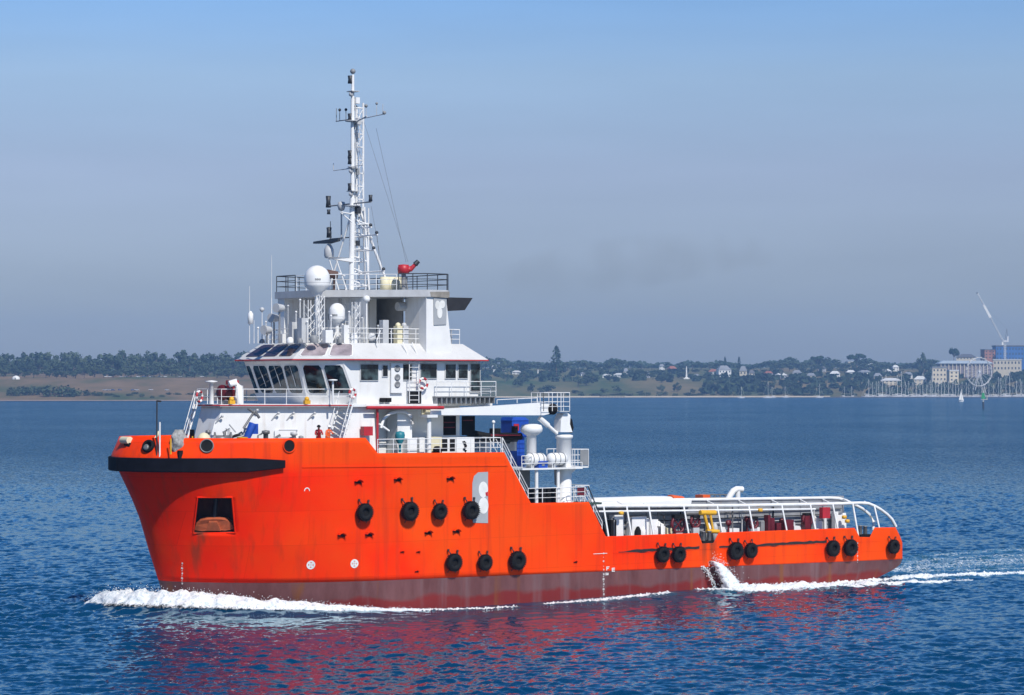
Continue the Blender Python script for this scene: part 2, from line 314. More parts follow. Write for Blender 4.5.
# cut the anchor pocket out of the port bow plating
PK = [on_hull(*p)[0] for p in ((197.7, 497.2), (232.3, 497.2), (235.5, 532.5), (193.5, 533.2))]
nrm = (PK[1] - PK[0]).cross(PK[3] - PK[0]).normalized()
if nrm.y < 0: nrm = -nrm
cen = sum(PK, Vector()) / 4
for i in range(4):
    a, b = PK[i], PK[(i+1) % 4]; no = (b - a).cross(nrm).normalized()
    fs = [f for f in bm.faces if f.calc_center_median().y > 0.3 and (f.calc_center_median() - cen).length < 4.2]
    g = fs + list({e for f in fs for e in f.edges}) + list({v for f in fs for v in f.verts})
    bmesh.ops.bisect_plane(bm, geom=g, plane_co=a, plane_no=no, dist=1e-5)
kill = []
for f in bm.faces:
    c = f.calc_center_median()
    if c.y < 0.3 or (c - cen).length > 4: continue
    if all(((PK[(i+1)%4] - PK[i]).cross(nrm).normalized()).dot(c - PK[i]) * ((PK[(i+1)%4] - PK[i]).cross(nrm).normalized()).dot(cen - PK[i]) > 0 for i in range(4)): kill.append(f)
bmesh.ops.delete(bm, geom=kill, context='FACES')
bm.to_mesh(hull.data); bm.free()
boot, bm = make_shell(zkeel, zboot, rowsB, 'boot_topping', BOOT, True); bm.to_mesh(boot.data); bm.free()
boot['label'] = 'worn maroon lower hull band'
sm = hull.modifiers.new('plate', 'SOLIDIFY'); sm.thickness = 0.08; sm.offset = -1
# pocket
mb = MB(); IN = [p - nrm * 1.5 for p in PK]
RIM = [p + nrm * 0.05 for p in PK]
for i in range(4): mb.add([RIM[i], RIM[(i+1)%4], IN[(i+1)%4], IN[i]], [(0,1,2,3)])
mb.add(IN, [(0,1,2,3)])
POCK = pbr('pocket_shade_paint', (0.06,0.010,0.006), 0.8, 0.4, 1.5, streak=0.7, scol=(0.10,0.04,0.02))  # deep shade of the pocket put into its colour, plus rust streaks
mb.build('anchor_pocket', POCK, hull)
mb = MB()
for i in range(4): mb.tube([PK[i] + nrm*0.02, PK[(i+1)%4] + nrm*0.02], 0.06, 6)
mb.build('pocket_rim', HULL, hull)
# knuckle line and plate edges as slim proud laps
mb = MB()
def strip(mb, pts, h, t, side):
    """a lap running along the hull: points are (X, Z)"""
    for (X0, Z0), (X1, Z1) in zip(pts[:-1], pts[1:]):
        for s in (side,):
            a = Vector((X0, s*hb(X0, Z0), Z0)); b = Vector((X1, s*hb(X1, Z1), Z1)); o = Vector((0, s*t, 0)); u = Vector((0,0,h))
            mb.add([a - o, b - o, b + o, a + o, a - o + u, b - o + u, b + o + u, a + o + u], [(0,1,2,3),(4,5,6,7),(0,1,5,4),(1,2,6,5),(2,3,7,6),(3,0,4,7)])
for s_ in (1, -1):
    mb = MB(); strip(mb, [(X, 10.02 - (57-X)*0.012) for X in np.linspace(57, 39.7, 14)], 0.09, 0.05, s_); mb.build('hull_knuckle', HULL, hull)
    mb = MB(); strip(mb, [(X, 3.15) for X in np.linspace(30, 0.3, 12)], 0.05, 0.03, s_); mb.build('hull_seam', HULL, hull)
# black bow fender
mb = MB(); pts = []
Xs = [58.4 + (66.95 - 58.4) * math.sin(u * math.pi / 2) for u in np.linspace(0, 1, 26)]
for X in Xs: pts.append(Vector((X, hb(X, 10.2), 10.2)))
pts = pts + [Vector((p.x, -p.y, p.z)) for p in pts[::-1]]
vs = []; fs = []; prof = [(-0.1, -.45), (.26, -.48), (.33, -.42), (.33, .43), (.27, .48), (-0.1, .48)]
for i, p in enumerate(pts):
    d = pts[min(i+1, len(pts)-1)] - pts[max(i-1, 0)]; n = Vector((d.y, -d.x, 0)).normalized()
    if n.dot(Vector((p.x - 55, p.y, 0))) < 0: n = -n
    e = min(i, len(pts)-1-i); k = clamp(0.55 + e * 0.09)
    for a, z in prof: vs.append(p + n * a + Vector((0, 0, z * k + 0.05 + (1-k)*0.1)))
m6 = len(prof)
for i in range(len(pts)-1):
    for j in range(m6): fs.append((i*m6+j, i*m6+(j+1)%m6, (i+1)*m6+(j+1)%m6, (i+1)*m6+j))
fs += [tuple(range(m6)), tuple(range((len(pts)-1)*m6, len(pts)*m6))]
mb.add(vs, fs); mb.build('bow_fender', NAVY, ship)
# decks
def deck(name, x0, x1, z, inset, m):
    X = [x for x in np.linspace(x0, x1, 30)]; P = [(x, hb(min(x, xs(z)-0.02), z) - inset, z) for x in X]
    poly = P + [(x, -y, zz) for x, y, zz in P[::-1]]
    mb = MB(); mb.loft([(x,y,zz-0.15) for x,y,zz in poly], poly); return mb.build(name, m, ship)
deck('foredeck', 40.05, 65.4, 10.78, 0.10, DECK); deck('middle_deck', 31.0, 37.75, 6.98, 0.1, DECK); deck('cargo_deck', 0.1, 31.2, 3.25, 0.1, DECK)
for x0, z0, x1, z1, w in ((37.55, 6.85, 39.9, 10.75, 7.3), (30.75, 3.2, 32.3, 6.95, 7.3)):
    mb = MB(); mb.loft([(x0, -w, z0), (x0+.2, -w, z0), (x0+.2, w, z0), (x0, w, z0)], [(x1, -w, z1), (x1+.2, -w, z1), (x1+.2, w, z1), (x1, w, z1)]); mb.build('deck_break_bulkhead', WHITE, ship)
# black rub marks and slim fender bars at the stern side, round hawse holes, scuppers, marks
def hull_patch(mb, poly, out, th=0.02, mi=0):
    P = [hull_pt(x, z, out)[0] for x, z in poly]; n = hull_pt(*poly[0])[1]; mb.sheet(P, -n, th, mi)
RUB = pbr('scuffed_black_rubbing', (0.02,0.015,0.015), 0.8, 0.5, 8)
for a, b in (((618.5, 552), (699, 547.2)), ((719, 547), (735, 546.2)), ((752, 545.8), (826, 541.2))):
    mb = MB(); p, _ = on_hull(*a); q, _ = on_hull(*b); n = max(3, int((p.x - q.x) / 0.35)); random.seed(n)
    up = []; lo = []
    for i in range(n + 1):
        X = lerp(p.x, q.x, i / n); Z = lerp(p.z, q.z, i / n); t = clamp(i / n * 5, 0.2) if a[0] < 700 else 1
        up.append((X, Z + (0.10 + random.uniform(-.04, .05)) * t)); lo.append((X, Z - (0.10 + random.uniform(-.04, .05)) * t))
    for i in range(n): hull_patch(mb, [up[i], up[i+1], lo[i+1], lo[i]], 0.03, 0.05)
    mb.build('rubbing_mark', RUB, hull)
for p in ((207, 446), (289, 446)):
    c, n = on_hull(*p, 0.02); rim = MB(); rim.lathe([(0.40, -0.02), (0.40, 0.07), (0.45, 0.09), (0.48, 0.06), (0.48, -0.03)], c, n, 24)
    o = rim.build('fairlead', HULL if p[0] > 250 else STEEL, hull); d = MB(); d.lathe([(0.405, -0.02), (0.405, 0.03)], c, n, 24); d.build('fairlead_hole_shade', DARK, o)  # black disc painted as the darkness inside the hole
for p in ((358, 481.4), (397.4, 479), (450, 478), (368.7, 534), (341.4, 534.6), (428, 532), (456, 530.6), (416.5, 571), (575, 561.5), (402, 551.5), (418, 551.5)):
    k = 0.5 if p[1] > 540 else 1
    c, n = on_hull(*p); mb = MB(); t = Vector((1, 0, 0)); t = (t - n * t.dot(n)).normalized(); u = n.cross(t); u = u if u.z > 0 else -u
    prof = [(-.32,-.06),(-.26,.12),(0,.21),(.26,.14),(.32,.02),(.26,.0),(.2,.08),(0,.14),(-.2,.05),(-.27,-.08)]
    mb.sheet([c + (t*a + u*b) * k + n*0.02 for a, b in prof], n, 0.30 * k); o = mb.build('scupper', HULL, hull)
    d = MB(); d.sheet([c + (t*a*.9 + u*(b*.8-.12)) * k + n*0.015 for a, b in prof[:5]], n, 0.04); d.build('scupper_mouth_shade', DARK, o)  # dark sheet painted as the shade under the scupper hood
# white painted marks
MARK = pbr('white_marking', (0.75,0.75,0.72), 0.5, 0.15)
for p in ((311, 564.7), (354.5, 563.4)):
    c, n = on_hull(*p, 0.012); t = Vector((1,0,0)); t = (t - n*t.dot(n)).normalized(); u = n.cross(t); mb = MB(); r0, r1 = 0.20, 0.31
    for k in range(24):
        a, b = 2*math.pi*k/24, 2*math.pi*(k+1)/24
        mb.sheet([c + (t*math.cos(x) + u*math.sin(x))*r for x, r in ((a, r0), (a, r1), (b, r1), (b, r0))], n, 0.012)
    for k in range(4):
        a = math.pi/4 + k*math.pi/2; e = t*math.cos(a) + u*math.sin(a); w = n.cross(e) * 0.075; mb.sheet([c + e*0.03 - w, c + e*0.205 - w, c + e*0.205 + w, c + e*0.03 + w], n, 0.012)
    mb.build('thruster_mark', MARK, hull)
def draught(x_px, ys, size):
    mb = MB()
    for i, y in enumerate(ys):
        c, n = on_hull(x_px, y, 0.012); t = Vector((1,0,0)); t = (t - n*t.dot(n)).normalized(); u = n.cross(t); u = u if u.z > 0 else -u; s = size * (0.5 if i % 2 else 1)
        t = -t  # reading direction from the port side runs aft
        # a small numeral: two uprights and three bars, or a single bar for the half marks
        if i % 2: bars = [(-.5,-.3,.5,.3)]
        else: bars = [(-.5,-.5,-.25,.5), (.25,-.5,.5,.5), (-.25,.3,.25,.5), (-.25,-.5,.25,-.3), (-.25,-.1,.25,.1)][0 if i % 4 else 1:]
        for x0, y0, x1, y1 in bars: mb.sheet([c + t*x*s + u*y*s for x, y in ((x0,y0),(x1,y0),(x1,y1),(x0,y1))], n, 0.012)
    mb.build('draught_marks', MARK, hull)
draught(182.5, list(np.linspace(563, 583, 9)), 0.13); draught(857, list(np.linspace(543, 562, 10)), 0.11)
draught(603.3, [553.2, 557, 561, 566, 569.5], 0.11); draught(603.3, list(np.linspace(574, 594, 9)), 0.14)
# load line letters "F" over "T" and "E" beside the amidships marks
mb = MB()
def glyph(mb, px, py, s, bars):
    c, n = on_hull(px, py, 0.02); t = Vector((-1,0,0)); t = (t - n*t.dot(n)).normalized(); u = Vector((0,0,1)); u = (u - n*u.dot(n)).normalized()
    for x0, y0, x1, y1 in bars: mb.sheet([c + t*x*s + u*y*s for x, y in ((x0,y0),(x1,y0),(x1,y1),(x0,y1))], n, 0.012)
glyph(mb, 607.5, 568.2, 0.28, [(-.5,-.5,-.25,.5),(-.25,.28,.5,.5),(-.25,-.1,.3,.1)])
glyph(mb, 606.6, 573, 0.28, [(-.5,-.5,.5,-.28),(.28,-.28,.5,.1),(-.5,-.1,.2,.1)])
glyph(mb, 613, 569.5, 0.28, [(-.5,-.5,-.28,.5),(-.28,-.5,.5,-.28),(-.28,-.1,.4,.1),(-.28,.28,.5,.5)])
glyph(mb, 600, 553.4, 0.5, [(-1.3,-.04,1.3,.04)])
mb.build('load_line_marks', MARK, hull)
# small arch mark on the forward plating
mb = MB(); c, n = on_hull(307, 491, 0.012); t = Vector((1,0,0)); t = (t - n*t.dot(n)).normalized(); u = n.cross(t); u = u if u.z > 0 else -u
for k in range(10):
    a, b = math.pi*k/10, math.pi*(k+1)/10; mb.sheet([c + t*math.cos(x)*r*0.22 + u*math.sin(x)*r*0.25 for x, r in ((a,.75),(a,1),(b,1),(b,.75))], n, 0.012)
mb.build('bulbous_bow_mark', MARK, hull)
# grey side emblem with its white figure
mb = MB(); P = []
for p in ((473, 522.6), (472.2, 505), (472.4, 483), (474, 476), (478, 472.3), (488, 471.8), (488, 523)): X, Z = at(*p, 7.52); P.append((X, Z))
mb.sheet([(x, 7.515, z) for x, z in P], (0,1,0), 0.012); em = mb.build('side_emblem', EMB, hull)
mb = MB()
for cx, cy, rx, ry in ((483.3, 489.5, 4.6, 8.0), (483.5, 505.5, 4.8, 8.2)):
    mb.sheet([(lambda q: (q[0], 7.53, q[1]))(at(cx + rx*math.cos(a), cy + ry*math.sin(a), 7.53)) for a in np.linspace(0, 2*math.pi, 20, endpoint=False)], (0,1,0), 0.012 + 0.004*(cy > 500))
mb.build('emblem_figure', MARK, em)
mb = MB(); mb.sheet([(lambda q: (q[0], 7.545, q[1]))(at(*p, 7.545)) for p in ((485.4, 492.5), (487.8, 491.5), (487.8, 496), (485.8, 495.5))], (0,1,0), 0.012); mb.build('emblem_spot', RED, em)

# ---- rails
def rail(pts, h=1.05, step=1.5, bars=3, r=0.026, m=None, name='railing', parent=None, posts=True, mi=0):
    mb = MB(); pts = [Vector(p) for p in pts]
    for i in range(bars):
        z = h * (1 - i / bars); mb.tube([p + Vector((0,0,z)) for p in pts], r * (1.15 if i == 0 else 0.8), 5)
    for a, b in zip(pts[:-1], pts[1:]):
        n = max(1, round((b - a).length / step))
        for k in range(n): p = lerp(a, b, k / n); mb.tube([p, p + Vector((0,0,h))], r * 1.1, 5)
    mb.tube([pts[-1], pts[-1] + Vector((0,0,h))], r * 1.1, 5)
    return mb.build(name, m or RAILW, parent or ship)
def stair(a, b, width, side, m=RAILW, name='stairway', n=9):
    """steps from a (foot) to b (head), with stringers and handrails; side is the unit vector across"""
    a, b, side = Vector(a), Vector(b), Vector(side); mb = MB()
    for s in (-.5, .5):
        o = side * width * s; mb.tube([a + o, b + o], 0.06, 4); mb.tube([a + o + Vector((0,0,.95)), b + o + Vector((0,0,.95))], 0.032, 5)
        for k in (0.05, .5, .95): p = lerp(a, b, k) + o; mb.tube([p, p + Vector((0,0,.95))], 0.026, 5)
    d = Vector((b.x - a.x, b.y - a.y, 0)).normalized() * 0.13
    o = mb.build(name, m, ship); st = MB()
    for k in range(1, n + 1):
        p = lerp(a, b, k / (n + 1)); q = side * width * 0.5
        st.loft([p - q - d, p + q - d, p + q + d, p - q + d], [v + Vector((0,0,.04)) for v in (p - q - d, p + q - d, p + q + d, p - q + d)])
    st.build('step', GREY, o); return o
def wall_panel(mb, b0, b1, t0, t1, u0, u1, v0, v1, out=0.012, th=0.03, mi=0, cham=0.0):
    """a pane set on the wall between bottom edge b0-b1 and top edge t0-t1"""
    b0, b1, t0, t1 = map(Vector, (b0, b1, t0, t1))
    P = lambda u, v: lerp(lerp(b0, b1, u), lerp(t0, t1, u), v)
    n = (b1 - b0).cross(t0 - b0).normalized()
    c = cham; cu = c * (u1 - u0); cv = c * (v1 - v0)
    uv = [(u0+cu,v0),(u1-cu,v0),(u1,v0+cv),(u1,v1-cv),(u1-cu,v1),(u0+cu,v1),(u0,v1-cv),(u0,v0+cv)] if c else [(u0,v0),(u1,v0),(u1,v1),(u0,v1)]
    mb.sheet([P(*q) + n * out for q in uv], n, th, mi); return mb
def window(b0, b1, t0, t1, u0, u1, v0, v1, parent, m=None, name='window', frame=True, flip=False):
    if flip: b0, b1, t0, t1, u0, u1 = b1, b0, t1, t0, 1 - u1, 1 - u0
    if frame:
        f = MB(); du = 0.06 / (Vector(b1) - Vector(b0)).length; dv = 0.06 / (Vector(t0) - Vector(b0)).length
        wall_panel(f, b0, b1, t0, t1, u0 - du, u1 + du, v0 - dv, v1 + dv, 0.003, 0.03, cham=0.10); o = f.build(name, WHITE2, parent)
        g = MB(); wall_panel(g, b0, b1, t0, t1, u0, u1, v0, v1, 0.02, 0.03, cham=0.10); g.build('pane', m or GLASS, o)
    else:
        g = MB(); wall_panel(g, b0, b1, t0, t1, u0, u1, v0, v1, 0.01, 0.03, cham=0.08); o = g.build(name, m or GLASS, parent)
    return o
# ---- forecastle deckhouse
Z0, Z1 = 10.75, 14.15
def ring(pts, z): return [(x, y, z) for x, y in pts]
def sym(port): return port + [(x, -y) for x, y in port[::-1]]
hl = sym([(41.6, 4.2), (50.3, 4.2), (50.3, 6.5), (52.4, 6.5), (60.8, 1.3)]); hu = sym([(41.6, 4.2), (50.3, 4.2), (50.3, 6.16), (52.3, 6.16), (59.8, 1.45)])
# outline listed from aft port forward; reverse for counter-clockwise
mb = MB(); mb.loft(ring(hl[::-1], Z0), ring(hu[::-1], Z1)); house = mb.build('deckhouse', WHITE, ship)
cB0, cB1, cT0, cT1 = (60.8, 1.3, Z0), (52.4, 6.5, Z0), (59.8, 1.45, Z1), (52.3, 6.16, Z1)
def chamfer_u(px):
    best = min(np.linspace(0, 1, 200), key=lambda u: abs(proj(lerp(Vector(cB0), Vector(cB1), u) * .5 + lerp(Vector(cT0), Vector(cT1), u) * .5)[0] - px)); return float(best)
def proj(l):
    w = SHIP_M @ Vector(l); return 512 + F * w.x / w.y, HORY - F * (w.z - CAM_H) / w.y
for px in (213.8, 257.8, 315.5):
    u = chamfer_u(px); window(cB0, cB1, cT0, cT1, u - 0.018, u + 0.018, 0.44, 0.70, house, DARK, 'porthole_window', flip=True)
window((52.4, 6.5, Z0), (50.3, 6.5, Z0), (52.3, 6.16, Z1), (50.3, 6.16, Z1), 0.22, 0.38, 0.42, 0.70, house, DARK, 'porthole_window', flip=True)
# locker box and louvre on the slanted front, welded brackets, lamps
def on_chamfer(px, v): u = chamfer_u(px); return lerp(lerp(Vector(cB0), Vector(cB1), u), lerp(Vector(cT0), Vector(cT1), u), v)
cn = (Vector(cT0) - Vector(cB0)).cross(Vector(cB1) - Vector(cB0)).normalized(); cn = cn if cn.y > 0 else -cn
ct = (Vector(cB1) - Vector(cB0)).normalized(); cu_ = cn.cross(ct); cu_ = cu_ if cu_.z > 0 else -cu_
def cbox(mb, px, v, w, h, d, mi=0):
    c = on_chamfer(px, v); mb.sheet([c - ct*w - cu_*h, c + ct*w - cu_*h, c + ct*w + cu_*h, c - ct*w + cu_*h], cn, d, mi)
mb = MB(); cbox(mb, 286, 0.40, 0.75, 0.40, 0.18); lv = mb.build('locker', WHITE2, house)
mb = MB(); cbox(mb, 288, 0.34, 0.65, 0.14, 0.20); cbox(mb, 288, 0.52, 0.65, 0.03, 0.20); mb.build('louvre', GREYW, lv)
for px, v in ((272.5, 0.80), (310, 0.80), (197, 0.74), (250, 0.86), (288, 0.80)):
    mb = MB(); c = on_chamfer(px, v); mb.tube([c - ct*0.2 - cu_*0.25 + cn*0.02, c + cn*0.12, c + ct*0.25 + cu_*0.2 + cn*0.3], 0.045, 5); mb.dome(c + ct*0.27 + cu_*0.2 + cn*0.32, 0.10); mb.build('deck_lamp', GREYW, house)
# bridge deck slab
bd = sym([(39.6, 5.5), (45.2, 5.5), (45.2, 6.62), (52.4, 6.62), (60.15, 1.75)])
mb = MB(); mb.prism(bd[::-1], 14.15, 14.33); bdeck = mb.build('bridge_deck', WHITE, ship)
TRIM = pbr('red_trim_paint', (0.50,0.03,0.035), 0.5, 0.2)
mb = MB(); e = [(x, y, 14.24) for x, y in bd]; mb.tube([Vector(e[i]) for i in (3, 4, 5, 6)], 0.05, 6); mb.build('red_edge_pipe', TRIM, bdeck)
mb = MB(); mb.tube([(51.3, 6.78, 14.08), (44.8, 6.78, 14.05)], 0.12, 8); mb.build('red_fire_main', RED, bdeck)
mb = MB(); mb.box((50.2, 6.45, Z0), (50.32, 6.62, 14.1)); mb.build('red_standpipe', RED, house)
mb = MB(); mb.box((40.0, 5.3, 14.78), (45.3, 6.55, 14.86))
for X in np.arange(40.1, 45.2, 0.42): mb.box((X, 5.5, 14.33), (X+.07, 6.5, 14.78))
mb.box((39.9, 5.4, 14.34), (45.3, 5.48, 14.78)); mb.build('shaded_fascia_grating', GREY, bdeck)  # mid grey paints the shadow on the slab's edge fascia
# front row of rails on the bridge deck
rail([(52.0, 6.55, 14.33), (52.4, 6.5, 14.33), (60.0, 1.7, 14.33), (60.0, -1.7, 14.33), (52.4, -6.5, 14.33), (48, -6.5, 14.33)], parent=bdeck, step=1.55, bars=2)
rail([(45.2, 6.5, 14.86), (40.0, 6.5, 14.86), (39.7, 5.4, 14.33), (39.7, -5.4, 14.33)], parent=bdeck, step=1.2)
# ---- wheelhouse
wl = sym([(41.3, 6.1), (51.6, 6.1), (54.0, 3.35)]); wu = sym([(41.3, 6.16), (52.9, 6.16), (55.0, 3.75)])
ZB, ZT = 14.33, 17.35
mb = MB(); mb.loft(ring(wl[::-1], ZB), ring(wu[::-1], ZT)); wh = mb.build('wheelhouse', WHITE, ship)
fB0, fB1, fT0, fT1 = (54.0, -3.35, ZB), (54.0, 3.35, ZB), (55.0, -3.75, ZT), (55.0, 3.75, ZT)
for u0, u1 in ((0.015, 0.085), (0.135, 0.385), (0.425, 0.675), (0.715, 0.965)): window(fB0, fB1, fT0, fT1, u0, u1, 0.26, 0.90, wh)
gB0, gB1, gT0, gT1 = (54.0, 3.35, ZB), (51.6, 6.1, ZB), (55.0, 3.75, ZT), (52.9, 6.16, ZT)
for u0, u1 in ((0.07, 0.47), (0.54, 0.95)): window(gB0, gB1, gT0, gT1, u0, u1, 0.26, 0.90, wh)
for u0, u1 in ((0.07, 0.47), (0.54, 0.95)): window((51.6, -6.1, ZB), (54.0, -3.35, ZB), (52.9, -6.16, ZT), (55.0, -3.75, ZT), 1-u1, 1-u0, 0.26, 0.90, wh)
def side_u(px): return at(px, 385, 6.15)[0]
def side_window(p0, p1, y0, y1, m=None, name='window'):
    X0, X1 = side_u(p0), side_u(p1); z0, z1 = at(p0, y0, 6.2)[1], at(p0, y1, 6.2)[1]
    f = MB(); f.box((X1-.06, 6.1, z1-.06), (X0+.06, 6.215, z0+.06)); o = f.build(name, GREYW, wh)
    g = MB(); g.box((X1, 6.1, z1), (X0, 6.235, z0)); g.build('pane', m or GLASS, o); return o
side_window(360.5, 377.5, 364.5, 380); side_window(382.5, 387, 365.5, 376)
side_window(402.5, 411, 364.5, 379.5); side_window(420.5, 436, 364, 378)
side_window(445.3, 455, 364.5, 378); side_window(458.3, 467, 364.5, 378); side_window(470.5, 479.3, 364, 392, name='door_window')
side_window(407.5, 420.5, 391.5, 404, DARK, 'hatch')
X, Z = at(397, 378, 6.3); mb = MB(); mb.box((X-.5, 6.2, Z-1.05), (X+.5, 6.32, Z+1.05)); pn = mb.build('vent_panel', WHITE2, wh)
for dz in (.68, .05, -.45):
    mb = MB(); mb.lathe([(0.2, 0), (0.24, .05), (0.16, .06), (.12, .02), (.0, .02)], (X, 6.32, Z+dz), (0,1,0), 14); mb.build('vent_grille', GREY, pn)
for p in ((383.5, 400), (389, 400)):
    X, Z = at(*p, 6.4); mb = MB(); mb.box((X-.2, 6.2, Z-.15), (X+.2, 6.42, Z+.15)); mb.build('speaker_box', DARK, wh)
# wipers
for u in (0.26, 0.55, 0.84):
    mb = MB(); P = lambda a, v: lerp(lerp(Vector(fB0), Vector(fB1), a), lerp(Vector(fT0), Vector(fT1), a), v) + Vector((0.09, 0, -0.03)); mb.tube([P(u, .9), P(u + .02, .55)], 0.02, 4); mb.tube([P(u+.02, .70), P(u + .025, .42)], 0.025, 4); mb.build('wiper', RAILW, wh)
# roof
r0 = sym([(40.9, 6.75), (52.3, 6.75), (55.6, 3.95)]); r1 = sym([(42.1, 5.306), (51.4, 5.306), (54.0, 3.1)])
mb = MB(); mb.prism(r0[::-1], 17.36, 17.50); mb.loft(ring(r0[::-1], 17.50), ring(r1[::-1], 18.62)); roof = mb.build('wheelhouse_roof', ROOFW, wh)
mb = MB(); e = [(x + (0.03 if x > 50 else -0.03), y * 1.006, 17.43) for x, y in r0]; mb.tube([Vector(p) for p in e] + [Vector(e[0])], 0.05, 5); mb.build('red_edge_pipe', TRIM, roof)
sB0, sB1, sT0, sT1 = (55.6, -3.95, 17.5), (55.6, 3.95, 17.5), (54.0, -3.1, 18.62), (54.0, 3.1, 18.62)
for u0, u1 in ((0.10, 0.37), (0.42, 0.66), (0.71, 0.93)): window(sB0, sB1, sT0, sT1, u0, u1, 0.16, 0.92, roof, SKYGL, 'skylight', frame=False)
for u0, u1 in ((0.08, 0.50), (0.58, 0.96)): window((55.6, 3.95, 17.5), (52.3, 6.75, 17.5), (54.0, 3.1, 18.62), (51.4, 5.306, 18.62), u0, u1, 0.16, 0.90, roof, SKYREFL, 'skylight')
rt = 18.62
rail([(43.0, 5.2, rt), (51.3, 5.2, rt), (53.8, 3.0, rt), (53.8, -3.0, rt), (51.3, -5.2, rt), (42.3, -5.2, rt), (42.3, 5.2, rt), (43, 5.2, rt)], parent=roof, step=1.1)
mb = MB(); X0 = at(409, 390, 6.5)[0]; X1 = at(418.5, 390, 6.5)[0]
for X in (X0, X1): mb.tube([(X, 6.55, 14.4), (X, 6.55, 17.5), (X, 5.7, 18.7)], 0.035, 5)
for z in np.arange(14.6, 17.5, 0.33): mb.tube([(X0, 6.55, z), (X1, 6.55, z)], 0.025, 4)
mb.build('ladder', RAILW, wh)
for px, y0 in ((376, 346), (429, 347)):
    X, Z = at(px, y0, 5.6); mb = MB(); mb.tube([(X, 5.9, Z-.6), (X, 5.7, Z+.4), (X-.5, 5.4, Z+1.1)], 0.035, 5); mb.build('handrail', RAILW, roof)

# ------------------------------------------------------------------ upperworks
def pos(px, py, Y): X, Z = at(px, py, Y); return Vector((X, Y, Z))
V3 = lambda *a: Vector(a)
slab = [(52.0, -4.5), (52.0, 1.0), (45.8, 6.3), (44.1, 6.3), (43.7, 5.9), (43.7, -5.9), (44.1, -6.3), (46.0, -6.3)]
mb = MB(); mb.prism(slab, 21.95, 22.45); top = mb.build('mast_deck', GREYW, ship, 'pale grey sooty mast deck')  # pale grey puts the shade of the forward faces into the colour
a0 = a1 = [(49.35, -3.9), (49.35, 3.8), (47.0, 0.5), (46.4, 0.5), (46.4, -3.9)]
mb = MB(); mb.loft(ring(a0, rt - 0.05), ring(a1, 21.95)); mh = mb.build('mast_house', WHITE, ship)
mb = MB(); mb.box((45.4, -1.8, rt), (45.5, 2.55, 21.95)); mb.build('shade_backing', GREY, mh)  # added grey plate, painting the shaded dark seen behind the opening
f0 = [(45.85, 3.45), (45.85, 6.15), (43.6, 6.15), (43.6, 3.45)]; f1 = [(45.85, 3.45), (45.85, 6.15), (44.15, 6.15), (44.15, 3.45)]
mb = MB(); mb.loft(ring(f0, 17.8), ring(f1, 21.95)); fun = mb.build('funnel', WHITE, ship)
g0 = [(51.8, -4.4), (51.8, -3.5), (46.3, -4.0), (43.6, -4.0), (43.6, -6.15), (45.75, -6.15)]
mb = MB(); mb.loft(ring(g0, 17.8), ring(g0, 21.95)); fun2 = mb.build('funnel', WHITE, ship)
# emblem board on the funnel
mb = MB(); P = [pos(*p, 6.17) for p in ((433.2, 298), (446.3, 296.6), (446, 324.5), (433.6, 325))]; mb.sheet(P, (0,1,0), 0.05); eb = mb.build('emblem_board', EMB, fun)
mb = MB()
for k, (cx, cy, rx, ry) in enumerate(((437.6, 305.0, 2.6, 4.4), (442.3, 304.2, 2.7, 4.0), (439.6, 312.5, 2.6, 6.0))):
    mb.sheet([pos(cx + rx*math.cos(a), cy + ry*math.sin(a), 6.225) for a in np.linspace(0, 2*math.pi, 16, endpoint=False)], (0,1,0), 0.014 + k*.004)
mb.build('emblem_figure', MARK, eb)
mb = MB(); hp = [(44.1, 21.95), (41.7, 21.95), (42.4, 21.05), (44.1, 20.95)]
mb.loft([(x, 4.3, z) for x, z in hp], [(x, 6.0, z) for x, z in hp]); mb.build('exhaust_hood', SOOT, fun)
mb = MB(); mb.loft([(x, -6.0, z) for x, z in hp], [(x, -4.3, z) for x, z in hp]); mb.build('exhaust_hood', SOOT, fun2)
mb = MB(); mb.sheet([pos(*p, 6.305) for p in ((430, 291.8), (449.5, 291.5), (449.5, 296.5), (447.8, 298), (431, 296.6))], (0,1,0), 0.012); mb.build('soot_stain', pbr('sooty_paint', (0.26,0.24,0.21), 0.7, 0.5, 1.6), top)
rail([(51.9, -1.8, 22.45), (51.9, -4.4, 22.45), (46.0, -6.2, 22.45), (43.8, -6.0, 22.45), (43.8, 5.9, 22.45), (44.1, 6.2, 22.45), (45.8, 6.2, 22.45), (47.4, 4.9, 22.45)], h=1.15, m=DKRAIL, parent=top, r=0.032, step=1.3)
rail([(51.9, -1.6, 22.45), (51.9, 1.0, 22.45), (47.5, 4.8, 22.45)], h=1.1, parent=top, step=1.6)
# fire monitor, drum, round lamps
def monitor():
    Y = 4.4; b = pos(403.5, 290, Y); c = pos(403.5, 269, Y); mb = MB(); mb.tube([V3(b.x, Y, 22.45), V3(c.x, Y, c.z - .3)], 0.16, 8); mb.tube([V3(b.x - .35, Y, 22.45), V3(c.x-.1, Y, c.z - .3)], 0.07, 6)
    o = mb.build('fire_monitor', GREY, top)
    q = MB(); q.lathe([(0.0, -.36), (.40, -.34), (.44, 0), (.38, .30), (0, .34)], c, n=14); q.tube([c + V3(-.1, 0.1, -.1), pos(411.5, 268.5, Y+.3)], 0.24, 10, r1=.2); q.tube([pos(410, 270, Y+.3), pos(415.5, 264, Y+.5)], 0.17, 10, r1=.14); q.build('monitor_body', RED, o, 'red monitor body')
    q = MB(); q.tube([pos(415, 264.4, Y+.5), pos(418.3, 261, Y+.6)], 0.2, 10, r1=.16); q.build('nozzle', DKRAIL, o)
monitor()
mb = MB(); c = pos(391, 284, 2.8)
